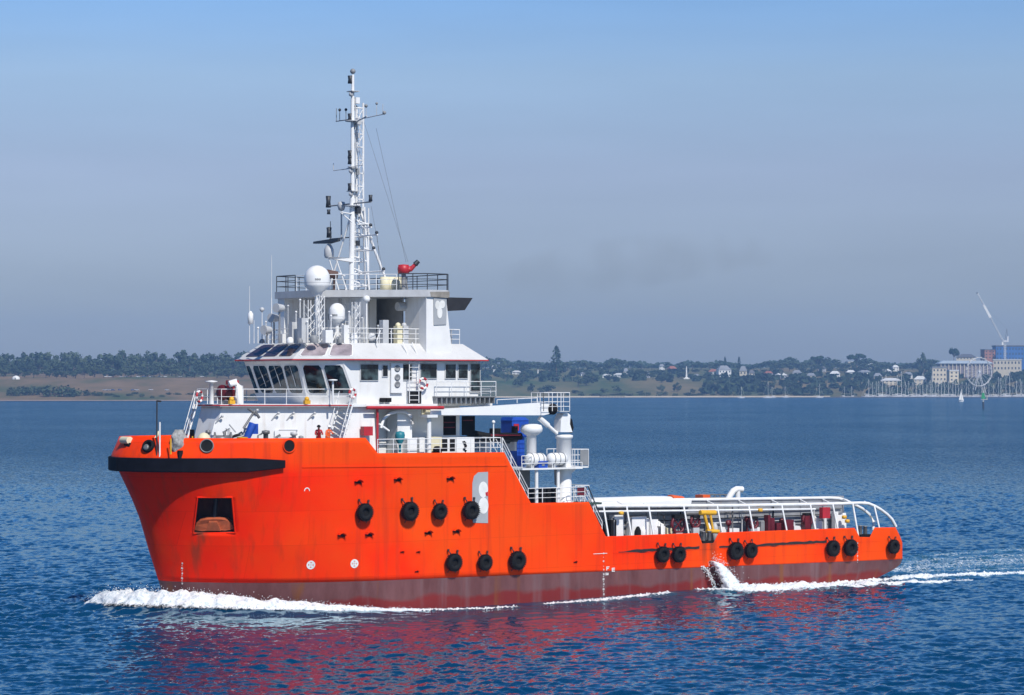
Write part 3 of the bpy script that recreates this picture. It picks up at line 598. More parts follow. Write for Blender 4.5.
for k in range(3): mb.lathe([(0, -.52), (.36, -.5), (.38, 0), (.36, .5), (0, .52)], c + V3(.5 - .5*k, 0, 0), n=12)
mb.build('drum', CREAM, top)
# ---- mast
def seg(mb, a, b, r, n=6): mb.tube([a, b], r, n)
MX, MY = 48.15, 0.0
mb = MB(); mb.tube([V3(MX+.1, 0, 22.4), V3(MX, 0, 29.2)], 0.21, 10); mb.tube([V3(MX, 0, 29.1), V3(MX, 0, 36.4)], 0.16, 8, r1=.14); mb.tube([V3(MX, 0, 36.3), V3(MX-.02, 0, 38.2)], 0.13, 8, r1=.11)
mast = mb.build('mast', WHITE2, ship)
mb = MB(); mb.dome(V3(MX-.02, 0, 38.45), 0.2, n=10); mb.build('light', GREY, mast)
# ladder frame on the after side
mb = MB(); x0, x1 = MX - .38, MX - .92
for x in (x0, x1): seg(mb, V3(x, 0, 28.0), V3(x, 0, 36.2 - (0.5 if x == x0 else 0)), 0.085, 5)
for k_z, z in enumerate(np.arange(28.2, 36.3, .95)): seg(mb, V3(MX, 0, z), V3(x1, 0, z), 0.055, 5); seg(mb, V3(x0 if k_z % 2 else x1, 0, z), V3(x1 if k_z % 2 else x0, 0, min(z + .95, 35.9)), .032, 4)
for z in np.arange(28.2, 35.8, .4): seg(mb, V3(x0, .0, z), V3(x0, .38, z), 0.022, 4)
seg(mb, V3(x0, .38, 28), V3(x0, .38, 35.8), .03, 4)
mb.build('ladder_frame', RAILW, mast)
mb = MB()  # lower lattice bay abaft the pole
for Y_ in (-.7, .7):
    seg(mb, V3(MX-1.0, Y_, 22.4), V3(MX-.8, Y_*.5, 28.6), .075, 5)
for k, z in enumerate(np.arange(22.8, 28.2, .9)):
    seg(mb, V3(MX, 0, z), V3(MX-.95, -.6, z + .45), .05, 4); seg(mb, V3(MX, 0, z + .45), V3(MX-.95, .6, z), .05, 4); seg(mb, V3(MX-.95, -.6, z), V3(MX-.95, .6, z + .1), .05, 4); seg(mb, V3(MX, 0, z), V3(MX-.95, .6, z + .05), .05, 4)
mb.build('lattice_bay', RAILW, mast)
mb = MB(); 
for a, b, r in (((357, 203), (387, 283), .10), ((351.5, 214), (372, 238), .05), ((352, 214), (341, 212), .06), ((340, 212), (352, 222), .05)): seg(mb, pos(*a, 0.1), pos(*b, 0.5), r)
seg(mb, V3(MX, 0, 28.4), V3(MX+.6, -2.4, 22.4), .07); seg(mb, V3(MX-.9, 0, 28.2), V3(45.6, -2.2, 22.4), .07)
mb.build('mast_stay_leg', RAILW, mast)
def yard(py, Y0, Y1, X=MX, r=0.05, m=RAILW, posts=()):
    z = at(351, py, 0)[1]; mb = MB(); seg(mb, V3(X, Y0, z), V3(X, Y1, z), r)
    for Y, h in posts: seg(mb, V3(X, Y, z), V3(X, Y, z + h), 0.028, 5)
    return mb.build('yard', m, mast), z
y1, z1_ = yard(118.5, -2.25, 0, posts=((-2.2, .95), (-1.75, .8), (-.9, .75)), r=.04, m=GREY)
for Y, h in ((-1.75, .8), (-.9, .75)): mb = MB(); mb.dome(V3(MX, Y, z1_ + h), .11, n=8); mb.build('light', DKRAIL, y1)
mb = MB(); seg(mb, V3(MX, 0, z1_ - .35), V3(MX, 1.9, z1_ + .05), .05); seg(mb, V3(MX, .9, z1_ - .1), V3(MX, 4.3, z1_ + .02), .035); 
for Y, h in ((1.8, .9), (3.2, .8), (4.0, .75)): seg(mb, V3(MX, Y, z1_), V3(MX, Y, z1_ + h), .025, 5)
yb = mb.build('yard', GREYW, mast)
for Y, h, r in ((1.8, .8, .13), (3.2, .85, .10), (4.2, .1, .14)): mb = MB(); mb.dome(V3(MX, Y, z1_ + h), r, n=8); mb.build('light', GREY, yb)
yard(168, -2.6, 0, r=.03, m=GREYW, posts=((-2.6, .55),)); yard(166, 0, 1.4, r=.03, m=GREYW)
yc, zc = yard(203.5, -3.4, 2.5, r=.055, m=GREY)
mb = MB()
for Y, lo, hi, r in ((-3.3, -.1, .75, .2), (-3.25, -.6, -.25, .14), (2.4, 0.05, .5, .15)): mb = MB(); mb.lathe([(0, lo), (r, lo), (r*.8, (lo+hi)/2), (r, hi), (0, hi)], V3(MX, Y, zc), n=8); mb.build('light', DKRAIL, yc)
mb = MB(); mb.lathe([(0, -.45), (.2, -.4), (.3, -.1), (.24, .2), (0, .25)], V3(MX, -1.5, zc), n=10); seg(mb, V3(MX, -1.5, zc - .4), V3(MX, -1.5, zc - 2.6), .06); mb.build('horn', GREYW, yc)
yd, zd = yard(237, -3.1, 0, r=.04, m=DKRAIL, posts=((-3.0, 1.3),))
mb = MB(); mb.lathe([(0, 0), (.2, 0), (.16, .4), (.2, .75), (0, .8)], V3(MX, -3.2, zd + .1), n=8); mb.build('light', DKRAIL, yd)
for py, Y1 in ((228, 1.9), (236, 2.7), (251, 2.3), (272.5, 3.6)):
    yy, zz = yard(py, 0, Y1, X=MX - .4, r=.06, m=RAILW); q = MB(); q.dome(V3(MX - .4, Y1 - .1, zz + .15), .13, n=8); q.build('light', DKRAIL, yy)
mb = MB(); seg(mb, pos(368.5, 208, .6), pos(368.5, 283, .6), .05); mb.build('halyard_post', RAILW, mast)
for py in (79, 117, 154, 187, 160):
    z = at(351, py, 0)[1]; q = MB(); q.lathe([(0, -.3), (.2, -.28), (.16, 0), (.2, .28), (0, .3)], V3(MX + .12, -.12, z), n=8); q.build('navigation_light', DKRAIL, mast)
for py in (91, 168, 191):
    z = at(351, py, 0)[1]; q = MB(); q.box((MX-.35, -.35, z-.03), (MX+.3, .4, z+.03)); q.dome(V3(MX+.2, .1, z-.22), .17, n=8); q.build('lamp_bracket', GREYW, mast)
for py, w in ((119, .55), (204, .6), (165, .35)):
    z = at(351, py, 0)[1]; q = MB(); q.lathe([(w*.3, -.05), (w, -.03), (w, .03), (w*.3, .05)], V3(MX, 0, z - .12), n=10); q.build('mast_platform', GREYW, mast)
for py, dy, r, m_ in ((100, .1, .16, WHITE2), (107, -.2, .13, GREY), (121, .3, .17, GREYW), (125, -.3, .15, DKRAIL), (135, .2, .13, GREYW), (145, -.1, .14, WHITE2), (172, .2, .13, GREY), (196, -.2, .14, GREYW), (210, .25, .17, DKRAIL), (216, -.2, .13, GREY), (243, .2, .13, DKRAIL)):
    z = at(351, py, 0)[1]; q = MB(); q.box((MX - .3 - r, dy - r, z - r*1.4), (MX - .3 + r, dy + r, z + r*1.4)); q.build('mast_fitting', m_, mast)
for dy in (-.13, .13): q = MB(); q.tube([V3(MX - .2, dy, 24), V3(MX - .17, dy, 36.2)], .04, 5); q.build('cable_run', GREYW, mast)
# radar on its forward bracket
zr = at(340, 258.5, 0)[1]; mb = MB(); mb.loft([(MX+.1, -.25, zr-.25), (MX+2.2, -.18, zr), (MX+2.2, .18, zr), (MX+.1, .25, zr-.25)], [(MX+.1, -.25, zr+.06), (MX+2.2, -.35, zr+.08), (MX+2.2, .35, zr+.08), (MX+.1, .25, zr+.06)])
for a, b in (((336, 259), (347, 291)), ((329, 259), (339, 291)), ((331, 270), (345, 276))): seg(mb, pos(*a, .1), pos(*b, .3), .05)
rb = mb.build('radar_bracket', RAILW, mast)
c = V3(MX + 2.0, 0, zr + .08); mb = MB(); mb.lathe([(.32, 0), (.36, .1), (.36, .55), (.25, .75), (.12, .95)], c, n=12); mb.build('radar_pedestal', GREYW, rb)
mb = MB(); mb.loft([(c.x-.12, -2.0, c.z+1.05), (c.x+.12, -2.0, c.z+1.05), (c.x+.2, 0, c.z+.98), (c.x+.12, 1.35, c.z+1.1), (c.x-.12, 1.35, c.z+1.1), (c.x-.2, 0, c.z+.98)], [(c.x-.1, -2.0, c.z+1.2), (c.x+.1, -2.0, c.z+1.2), (c.x+.16, 0, c.z+1.27), (c.x+.1, 1.35, c.z+1.3), (c.x-.1, 1.35, c.z+1.3), (c.x-.16, 0, c.z+1.27)]); mb.build('radar_scanner', DKRAIL, rb, 'dark radar scanner bar')
mb = MB(); seg(mb, V3(c.x, 0, c.z + 1.4), V3(c.x, 0, c.z + 1.7), .05); mb.lathe([(0, 0), (.18, .02), (.18, .25), (0, .3)], V3(c.x, 0, c.z + 1.6), n=8); mb.build('light', DKRAIL, rb)
# reddish searchlight behind the big dome
mb = MB(); c = pos(334, 275, 1.2); mb.tube([c + V3(.5, -.2, .1), c + V3(-.2, .2, 0)], .32, 10, r1=.26); mb.tube([c, c - V3(0, 0, 1.2)], .08, 6); mb.build('searchlight', pbr('rusty_lamp_paint', (0.10,0.05,0.04), 0.7, 0.5), top)
# wires
WIRE = pbr('wire_rope', (0.10,0.10,0.11), 0.6, 0.1)
for a, b in ((((364, 122), 1.0), ((408, 262), 4.4)), (((376, 128), 3.0), ((406, 262), 4.2)), (((371, 206), 2.4), ((386, 290), 3.0)), (((377, 232), 2.6), ((381, 290), 2.6))):
    mb = MB(); mb.tube([pos(*a[0], a[1]), pos(*b[0], b[1])], 0.012, 4); mb.build('rigging_wire', WIRE, mast)
# ---- domes and aerials on the wheelhouse roof
def sat(px, ytop, ybot, r, Y, name='satellite_dome'):
    c = pos(px, (ytop + ybot) / 2, Y); t = pos(px, ytop, Y).z; b = pos(px, ybot, Y).z
    prof = [(r*.30, b - r*.75), (r*.45, b - r*.45), (r*.97, b), (r, b + r*.15), (r, t - r*.85)] + [(r*math.cos(R(a)), t - r + r*math.sin(R(a))) for a in (20, 35, 50, 65, 80)] + [(0.001, t)]
    mb = MB(); mb.lathe([(q, z) for q, z in prof], (c.x, Y, 0), n=28); o = mb.build(name, WHITE2, ship)
    p = MB(); p.tube([(c.x, Y, rt), (c.x, Y, b - r*.7)], .14, 8)
    for k in range(3): a = R(120*k+20); p.tube([(c.x + .6*math.cos(a), Y + .6*math.sin(a), rt), (c.x, Y, b - r*1.3)], .045, 5)
    p.build('dome_post', RAILW, o)
    q = MB(); q.lathe([(r*1.004, 0), (r*1.012, .02), (r*1.004, .04)], (c.x, Y, b + r*.28), n=28); q.build('seam_band', GREYW, o)
    return o, c, b, t
sd, sc_, sb_, st_ = sat(317, 265.3, 286.5, .90, 3.0); s2d, c2, b2, t2 = sat(337, 303, 319.5, .56, 3.6)
# small dark lettering bars on the domes (the photograph shows a short illegible word)
for o, cc, z, r, w, a_mid in ((sd, sc_, sb_ + .48, .9, .42, -28), (s2d, c2, b2 + .30, .56, .42, -50)):
    q = MB()
    for k in range(8):
        a = math.atan2(1, 0) + R(a_mid) + (k - 3.5) * w / 8 / r * 1.0
        d = V3(math.cos(a), math.sin(a), 0); t = V3(-d.y, d.x, 0); p = V3(cc.x, cc.y, z) + d * (r * 1.006); hh = .055 if k % 3 else .075
        q.sheet([p - t*.018 - V3(0,0,hh), p + t*.018 - V3(0,0,hh), p + t*.018 + V3(0,0,hh), p - t*.018 + V3(0,0,hh)], d, .012)
    q.build('dome_lettering', GREY, o)
for px, y0, y1, r, Y in ((249.5, 286, 345, .03, -1.5), (271.5, 255, 300, .028, 0.0), (271.5, 298, 345, .06, 0.0), (262, 311, 345, .05, -.8), (254, 320, 345, .03, -.5)):
    a = pos(px, y0, Y); mb = MB(); mb.tube([(a.x, Y, rt), a], r, 6, r1=r*.5); o = mb.build('whip_aerial', RAILW, roof)
c = pos(250.5, 318, -1.5); mb = MB(); mb.lathe([(0, -.45), (.2, -.4), (.2, .3), (.05, .5)], c, n=10); mb.build('aerial_can', WHITE2, roof)
c = pos(262, 309.5, -.8); mb = MB(); mb.dome(c, .17, n=10); mb.build('aerial_can', GREYW, roof)
# lattice post, searchlights, lamps and boxes along the roof front
def lattice(px, ytop, Y, w=.28):
    c = pos(px, ytop, Y); mb = MB(); cs = [(-w, -w), (w, -w), (w, w), (-w, w)]
    for a, b in cs: mb.tube([(c.x+a, Y+b, rt), (c.x+a, Y+b, c.z)], .035, 4)
    z = rt; k = 0
    while z < c.z - .3:
        for i in range(4): p, q = cs[i], cs[(i+1) % 4]; mb.tube([(c.x+p[0], Y+p[1], z), (c.x+q[0], Y+q[1], min(c.z, z+.55))], .022, 4)
        z += .55
    return mb.build('lattice_post', RAILW, roof)
lattice(309.5, 300, 3.4); lattice(320.5, 296, 4.2, .2); lattice(356, 302, 4.6, .2)
for px, py, Y in ((274, 318, .6), (279.5, 308, 1.6), (267, 330, 1.0)):
    c = pos(px, py, Y); mb = MB(); mb.tube([(c.x, Y, rt), (c.x, Y, c.z - .3)], .06, 6); o = mb.build('searchlight', GREY, roof)
    q = MB(); q.tube([c + V3(.35, .1, 0), c + V3(-.3, -.1, 0)], .33, 12, r1=.25); q.build('lamp_drum', GREYW, o)
for px, y0, y1, w, Y in ((303, 318, 345, .28, 3.6), (293, 322, 345, .2, 2.4), (345, 325, 345, .22, 4.7), (327, 330, 345, .3, 4.6), (384, 320, 345, .24, 5.0), (284, 334, 345, .33, 1.4)):
    a = pos(px, y0, Y); mb = MB(); mb.box((a.x - w, Y - w, rt), (a.x + w, Y + w, a.z)); mb.build('roof_locker', random.choice([WHITE2, GREYW, WHITE]), roof)
c = pos(366.5, 299, 4.4); mb = MB(); mb.dome(c, .26, n=10); mb.tube([c, c - V3(0,0,3.0)], .06, 6); mb.build('lamp_bracket', WHITE2, roof)
c = pos(371.5, 337, 4.9); mb = MB(); mb.lathe([(.12, 0), (.3, 0), (.3, .04), (.12, .05)], c + V3(0, .0, 0), (0.5, 1, 0), 14); mb.build('porthole_rim', GREYW, mh)
for px, py in ((298, 300), (365, 296)):
    c = pos(px, py, 3.0); 
for px, Y in ((398, 4.9), (404, 4.9)):
    c = pos(px, 345, Y); mb = MB(); mb.box((c.x-.22, Y-.25, rt), (c.x+.22, Y+.25, rt+1.25)); mb.dome((c.x, Y, rt+1.3), .2, n=8); mb.build('vent_pipe', GREYW if px > 400 else CREAM, roof)
mb = MB(); c = pos(403, 306.5, 3.4); mb.tube([c + V3(.5,0,0), c - V3(.5,0,0)], .32, 12); mb.tube([c + V3(.0,0,.3), c + V3(0,0,1.3)], .06, 6); mb.build('floodlight', GREYW, top)

# fittings: ladders, a door, conduits, more poles and a spare rail on the mast house and roof
def chamf(u, z, out=.06): return V3(49.35 + out, lerp(-2.6, 3.6, u), z)
mb = MB()
for u in (.62, .72): mb.tube([chamf(u, 18.7, .18), chamf(u, 22.6, .18)], .032, 5)
for z in np.arange(18.9, 22.5, .33): mb.tube([chamf(.62, z, .18), chamf(.72, z, .18)], .022, 4)
mb.build('ladder', RAILW, mh)
mb = MB(); mb.sheet([chamf(.86, 18.7, .01), chamf(.98, 18.7, .01), chamf(.96, 20.6, .01), chamf(.84, 20.6, .01)], chamf(0, 0, 1) - chamf(0, 0, 0), .06); dr = mb.build('door', GREYW, mh)
for u, z0, z1 in ((.12, 18.7, 21.8), (.17, 18.7, 21.2), (.45, 19.2, 21.9), (.50, 18.7, 21.9)):
    mb = MB(); mb.tube([chamf(u, z0, .08), chamf(u, z1, .08)], .035, 5); mb.build('conduit', GREYW, mh)
for u, z, w in ((.3, 20.6, .22), (.4, 21.2, .16), (.56, 19.9, .2), (.78, 21.3, .15)):
    c = chamf(u, z, .12); mb = MB(); mb.box(tuple(c - V3(w, .1, w)), tuple(c + V3(w, .14, w))); mb.build('junction_box', random.choice([GREYW, GREY, WHITE2]), mh)
for px, y0, Y in ((288, 306, 2.0), (296, 312, 2.6), (300, 300, 3.0), (307, 322, 4.0), (331, 316, 4.4), (349, 312, 4.8), (362, 318, 5.0), (258, 328, -.4), (266, 322, .2), (378, 326, 5.1), (391, 332, 5.1)):
    a = pos(px, y0, Y); mb = MB(); mb.tube([(a.x, Y, rt), (a.x, Y, a.z)], .035, 5)
    mb.dome((a.x, Y, a.z), .09, n=6); mb.build('pole', random.choice([RAILW, GREYW, RAILW]), roof)
for px, y0, w, Y in ((290, 338, .25, 3.0), (314, 336, .3, 4.4), (340, 338, .2, 4.9), (354, 334, .25, 4.9), (262, 340, .2, .4), (300, 339, .2, 3.9)):
    a = pos(px, y0, Y); mb = MB(); mb.lathe([(w, rt), (w, a.z - .1), (w*.6, a.z + .05), (0, a.z + .08)], (a.x, Y, 0), n=10); mb.build('roof_vent', random.choice([WHITE2, GREY, GREYW]), roof)
# ------------------------------------------------------------------ side recess, lockers and rails on the foredeck
ZD = 10.80
def sidebox(p0, p1, y0, y1, Y, depth, name, m, parent=house, z0=None):
    X0, Z0_ = at(p0, y0, Y); X1, Z1_ = at(p1, y1, Y); mb = MB(); mb.box((X1, Y - depth, Z1_ if z0 is None else z0), (X0, Y, Z0_)); return mb.build(name, m, parent)
sidebox(397.5, 412, 413, 453, 5.7, 1.3, 'vent_trunk', WHITE, z0=ZD); sidebox(407.5, 417, 438, 453, 6.4, .8, 'locker', WHITE2, z0=ZD)
sidebox(419.5, 428.5, 437.5, 453, 6.3, .9, 'locker', WHITE, z0=ZD); sidebox(430.5, 442, 437, 453, 6.2, .9, 'locker', CREAM, z0=ZD)
lk = sidebox(441, 456, 438, 453, 6.1, 1.0, 'locker', WHITE, z0=ZD); sidebox(456.5, 474.5, 437.5, 453, 6.2, 1.0, 'locker', WHITE2, z0=ZD)
for p0, p1 in ((441.5, 447.5), (450, 455)): sidebox(p0, p1, 439, 451, 6.13, .04, 'locker_door', DARK, lk)
sidebox(443.5, 456, 416, 435, 4.23, .04, 'louvre_gap_shade', DARK); sidebox(462, 475, 416, 435, 4.23, .04, 'louvre_gap_shade', DARK)  # dark sheets painted as the shade within the wall openings
for p0, p1, yy in ((444, 455, 422), (444, 455, 427), (463, 473, 420)): sidebox(p0, p1, yy, yy + .8, 4.27, .03, 'louvre_blade', DKRED)
sidebox(364, 373, 426.5, 435.5, 6.95, .45, 'hose_cabinet', RED)
mb = MB(); P = [pos(p, q, 6.0) for p, q in ((381, 428), (383.5, 419), (390, 413.5), (398, 411.5), (406, 412), (411.5, 417), (413, 424))]; mb.tube(P, .11, 8); mb.tube([pos(379, 424, 6), pos(389, 431, 6)], .09, 6); mb.build('davit_arm', WHITE2, house)
c = pos(400, 438, 6.7); mb = MB(); mb.lathe([(.1, -1.0), (.1, -.5), (.32, -.1), (.36, .2), (.3, .42), (0, .5)], c, n=12); mb.build('mushroom_vent', TEAL, house)
mb = MB(); c = pos(429, 440, 6.2)
for k in range(5): q = pos(437 + k*0.6, 449 - k*.2, 6.6)
mb.lathe([(.0,-.3),(.3,-.28),(.34,0),(.2,.2),(0,.22)], pos(437.5, 449, 6.6), n=10); mb.build('bollard', DARK, ship)
mb = MB(); mb.tube([pos(429, 453, 6.7), pos(429, 416, 6.7)], .17, 10); mb.box(tuple(pos(429, 415.8, 6.7) - V3(.45, .45, .12)), tuple(pos(429, 415.8, 6.7) + V3(.45, .45, .08))); mb.build('boom_rest', WHITE, ship)
mb = MB(); mb.tube([pos(465.5, 443, 6.25), pos(463.5, 441, 6.25), pos(466, 446, 6.25), pos(464, 449, 6.25), pos(466, 451, 6.25)], .09, 6); mb.build('hose', DARK, ship)
rail([(50.7, 7.25, 10.82), (40.1, 7.25, 10.82), (40.1, 2, 10.82)], step=1.3)
rail([(50.7, -7.25, 10.82), (40.1, -7.25, 10.82), (40.1, -2, 10.82)], step=1.3)
rail([(40.0, 7.3, 10.82), (37.7, 7.3, 7.1), (32.5, 7.3, 7.1), (30.9, 7.3, 4.5)], step=1.4, r=.03)
rail([(40.0, -7.3, 10.82), (37.7, -7.3, 7.1), (32.5, -7.3, 7.1), (30.9, -7.3, 4.5)], step=1.4)
stair((37.4, 6.1, 7.0), (40.0, 6.1, 10.8), .8, (0,1,0)); stair((30.2, 5.8, 3.3), (32.2, 5.8, 7.0), .8, (0,1,0))
# stairs at the deckhouse: foredeck to bridge deck, one at the slanted port front, one ahead on the far side
f = pos(331, 437, 6.2); h = pos(345, 405, 6.2); stair((f.x, 6.35, ZD), (h.x, 6.35, 14.3), 1.05, (-.5, .87, 0), RAILW)
f = pos(182, 437, -.9); h = pos(196, 404, -1.2); stair((f.x, -.9, ZD), (h.x, -1.2, 14.3), .75, (.3, .95, 0), RAILW)
# crane
def crane():
    Y = 6.1; X0 = at(564, 450, Y)[0]; mb = MB(); b = .62
    mb.lathe([(.66, 6.9), (.66, 7.1), (.56, 7.2), (.56, 11.7), (.66, 11.75), (.66, 11.95), (.45, 12.0)], (X0, Y, 0), n=20)
    cr = mb.build('deck_crane', WHITE2, ship)
    mb = MB(); pts = [pos(*p, Y) for p in ((557, 432), (557.5, 420), (560, 413.5), (564, 412.5), (567, 415), (566.5, 424), (569, 432))]; mb.loft([p + V3(0, -.42, 0) for p in pts], [p + V3(0, .42, 0) for p in pts]); kg = mb.build('kingpost_head', WHITE2, cr)
    mb = MB(); pts = [pos(*p, Y) for p in ((566.5, 414), (569.5, 420), (571, 428), (569.5, 432))]; mb.tube(pts, .2, 8); mb.build('hydraulic_hose', DARK, kg)
    # boom, deep at the heel and slim at the tip
    A = [pos(*p, Y) for p in ((554, 404.5), (541, 402.5), (497, 405.5), (428, 409.5), (428, 415), (498, 415.2), (541, 415.2), (554, 412))]
    mb = MB(); mb.loft([p + V3(0, -.32, 0) for p in A], [p + V3(0, .32, 0) for p in A]); bo = mb.build('crane_boom', WHITE2, cr)
    mb = MB(); mb.tube([pos(424, 411, Y), pos(430, 412, Y)], .26, 10); mb.tube([pos(422, 409, Y), pos(423, 418, Y)], .09, 6); mb.build('boom_tip', CREAM, bo)
    mb = MB(); mb.tube([pos(539.5, 418, Y), pos(548, 425.5, Y)], .20, 10); mb.tube([pos(547, 424.6, Y), pos(557, 433.5, Y)], .13, 10); mb.build('hydraulic_ram', WHITE2, cr)
    mb = MB(); mb.lathe([(0, -.4), (.42, -.38), (.42, .38), (0, .4)], pos(550, 409, Y), (0,1,0), 14); mb.build('winch_drum', DARK, cr)
    a = pos(537.5, 410, Y); b = pos(563.5, 412, Y); z0 = pos(550, 411, Y).z; 
    rail([(a.x, Y+.75, z0), (b.x, Y+.75, z0), (b.x, Y-.75, z0), (a.x, Y-.75, z0), (a.x, Y+.75, z0)], h=1.35, step=.7, bars=4, parent=cr)
    mb = MB(); mb.box((b.x, Y-.75, z0-.06), (b.x + .9, Y+.75, z0)); mb.build('cage_floor', GREYW, cr)
    rail([pos(497, 404, Y+.35), pos(537, 402, Y+.35)], h=.3, bars=1, step=2, parent=bo)
    return X0
XC = crane()
# platform beside the crane
zp = 9.62; xa = at(516, 462, 6.6)[0]; xb = at(576, 462, 6.6)[0]; xe = at(588.5, 462, 5.6)[0]
mb = MB(); mb.box((xb, 2.2, zp-.12), (xa, 7.4, zp)); mb.box((xe, 3.0, zp-.12), (xb, 5.6, zp)); pf = mb.build('crane_platform', WHITE, ship)
for px in (530, 551.5):
    X = at(px, 480, 6.3)[0]
    for Y in (7.1, 2.5): mb = MB(); mb.tube([(X, Y, 6.95), (X, Y, zp-.1)], .13, 8); mb.build('platform_leg', WHITE, pf)
mb = MB(); X = at(575, 470, 4.4)[0]; mb.loft([(XC-.55, 4.2, 8.2), (XC-.5, 4.2, 9.5), (xe+.2, 4.2, 9.5)], [(XC-.55, 4.6, 8.2), (XC-.5, 4.6, 9.5), (xe+.2, 4.6, 9.5)]); mb.build('platform_bracket', WHITE2, pf)
rail([(xb, 5.6, zp), (xe, 5.6, zp), (xe, 3.0, zp), (xb, 3.0, zp)], h=1.25, step=.6, parent=pf)
mb = MB(); mb.box((xe+.05, 5.62, zp+.05), (xe+.82, 5.66, zp+1.2)); mb.build('mesh_panel', GREY, pf)
rail([(xa, 7.3, zp), (xa-.9, 7.3, zp)], h=.9, parent=pf, step=.8); rail([(xb, 7.35, zp), (xa, 7.35, zp)], h=.35, bars=1, step=2.2, parent=pf)
c = pos(531.5, 445, 5.6); t = pos(531.5, 424, 5.6).z; mb = MB(); mb.lathe([(.36, zp), (.36, t - .85), (.45, t-.8), (.80, t - .55), (.82, t - .32), (.72, t - .08), (.4, t), (0.001, t + .02)], (c.x, 5.6, 0), n=20); mb.build('mushroom_vent', WHITE2, pf)
mb = MB(); sidebox(516, 530, 470, 500, 4.0, 1.2, 'machinery_box', GREY, ship, z0=6.98)
for p0, p1 in ((541, 546), (547.5, 551), (553, 556), (533, 538)): sidebox(p0, p1, 488, 500, 6.4, .5, 'valve_box', DARK, ship, z0=6.98)
sidebox(556, 560, 489, 500, 6.2, .5, 'valve_box', WHITE2, ship, z0=6.98)
rail([(at(575, 500, 7.2)[0], 7.2, 7.1), (at(589, 500, 7.2)[0], 7.2, 7.1), (at(589, 500, 7.2)[0], 4, 7.1)], h=1.15, step=.6)
sidebox(577.5, 586.5, 487.5, 495, 7.25, .05, 'notice_board', DKRED, ship)
mb = MB(); mb.tube([pos(588, 486, 7.25), pos(606, 530, 7.25)], .05, 5); mb.build('mooring_line', DKRAIL, ship)
mb = MB(); mb.tube([pos(493.5, 448, 6.9), pos(493.5, 423, 6.9)], .05, 6); mb.dome(pos(493.5, 422, 6.9), .13, n=8); mb.build('lamp_post', WHITE2, ship)

# ------------------------------------------------------------------ cargo rails and gear on the low after deck
BARR = pbr('barrier_grey_paint', (.27,.28,.30), .6, .2, 1.2, streak=.5)
def crash_rail(s):
    zO = 6.5; dz = 0 if s > 0 else -.35; Pp = [pos(592, 506, 6.4), pos(740, 505.3, 6.4), pos(835, 503.7, 6.4), pos(860, 502.8, 6.4), pos(868, 503.4, 6.4), pos(874.5, 506, 6.4), pos(880.5, 509.5, 6.4), pos(886.5, 514, 6.4), pos(891.5, 519, 6.4), pos(895.5, 526.5, 6.4)]
    mb = MB(); mb.tube([(p.x, s*p.y, p.z + dz) for p in Pp], .13, 8); cr = mb.build('cargo_rail', RAILW, ship)
    mb = MB(); mb.tube([(p.x, s*p.y, p.z) for p in (pos(590, 511.5, 6.5), pos(640, 511, 6.5), pos(815, 509, 6.5))], .085, 6); mb.build('lower_tube', RAILW, cr)
    if s > 0:
        Q = [pos(*p, 5.2) for p in ((590, 501), (700, 499.5), (830, 497.8), (838, 498.3), (846, 500.5), (852, 503.5), (862, 508.5), (869, 514), (873.5, 521), (873, 530))]
        mb = MB(); mb.tube(Q, .13, 8); mb.build('inner_tube', RAILW, cr)
    for px in (603, 626, 648, 683, 716.5, 748, 781, 809.5, 832, 852, 873.5):
        X = at(px, 506, 6.4)[0]; z = float(np.interp(-X, [-p.x for p in Pp], [p.z for p in Pp])); mb = MB(); mb.tube([(X, s*7.1, max(3.6, topz(X) - .25)), (X, s*6.45, z)], .075, 6); mb.tube([(X, s*6.4, z - .02), (X, s*5.3, z + .32)], .05, 6) if s > 0 else None; mb.build('stanchion', RAILW, cr)
    x0, x1 = 30.4, 4.6
    mb = MB(); mb.box((x1, min(s*5.05, s*5.2), 3.25), (x0, max(s*5.05, s*5.2), 6.75 if s > 0 else 5.9)); wl_ = mb.build('crash_barrier', BARR, cr, 'grey cargo crash barrier')
    if s > 0: mb = MB(); mb.loft([(20.5, s*5.2, 6.86), (x0, s*5.2, 6.86), (x0, s*6.3, 6.50), (21.5, s*6.3, 6.50)], [(20.5, s*5.2, 6.90), (x0, s*5.2, 6.90), (x0, s*6.3, 6.54), (21.5, s*6.3, 6.54)]); mb.build('walkway_plate', WHITE, cr)
    return cr, wl_
crp, wlp = crash_rail(1); crs, wls = crash_rail(-1)
def deckbox(p0, p1, y0, m, Y=6.0, name='deck_locker', d=.7): return sidebox(p0, p1, y0, 530, Y, d, name, m, ship, z0=3.27)
for p0, p1, y0, m in ((632, 646.5, 517, WHITE2), (650.5, 658, 519.5, WHITE2), (661.5, 665, 526, WHITE2), (614.5, 623.5, 515, WHITE2), (667, 672, 528, CREAM), (721, 726, 527, WHITE2), (729, 739, 528.5, WHITE2), (752, 770, 527.5, WHITE2), (794, 804, 526, WHITE2), (815, 822, 521, WHITE2), (838, 846, 515, WHITE2)): deckbox(p0, p1, y0, m)
for px in (606, 628, 648.5, 660, 727): X = at(px, 520, 5.25)[0]; mb = MB(); mb.box((X-.22, 5.21, 3.6), (X+.22, 5.26, 6.3)); mb.build('barrier_rib', GREY, wlp)
for p0, p1, y0 in ((771, 774.5, 518), (776.5, 781, 523), (784.5, 793.5, 520), (805, 811, 515.5), (611, 613.5, 520), (604.5, 607.5, 522), (768, 770.5, 515)):
    o = deckbox(p0, p1, y0, DKRED if p0 > 700 else DARK, 6.5, 'valve_station', .5)
sidebox(822.5, 830, 507.5, 518, 6.9, .4, 'red_cabinet', RED, crp)
rdm = random.Random(21)
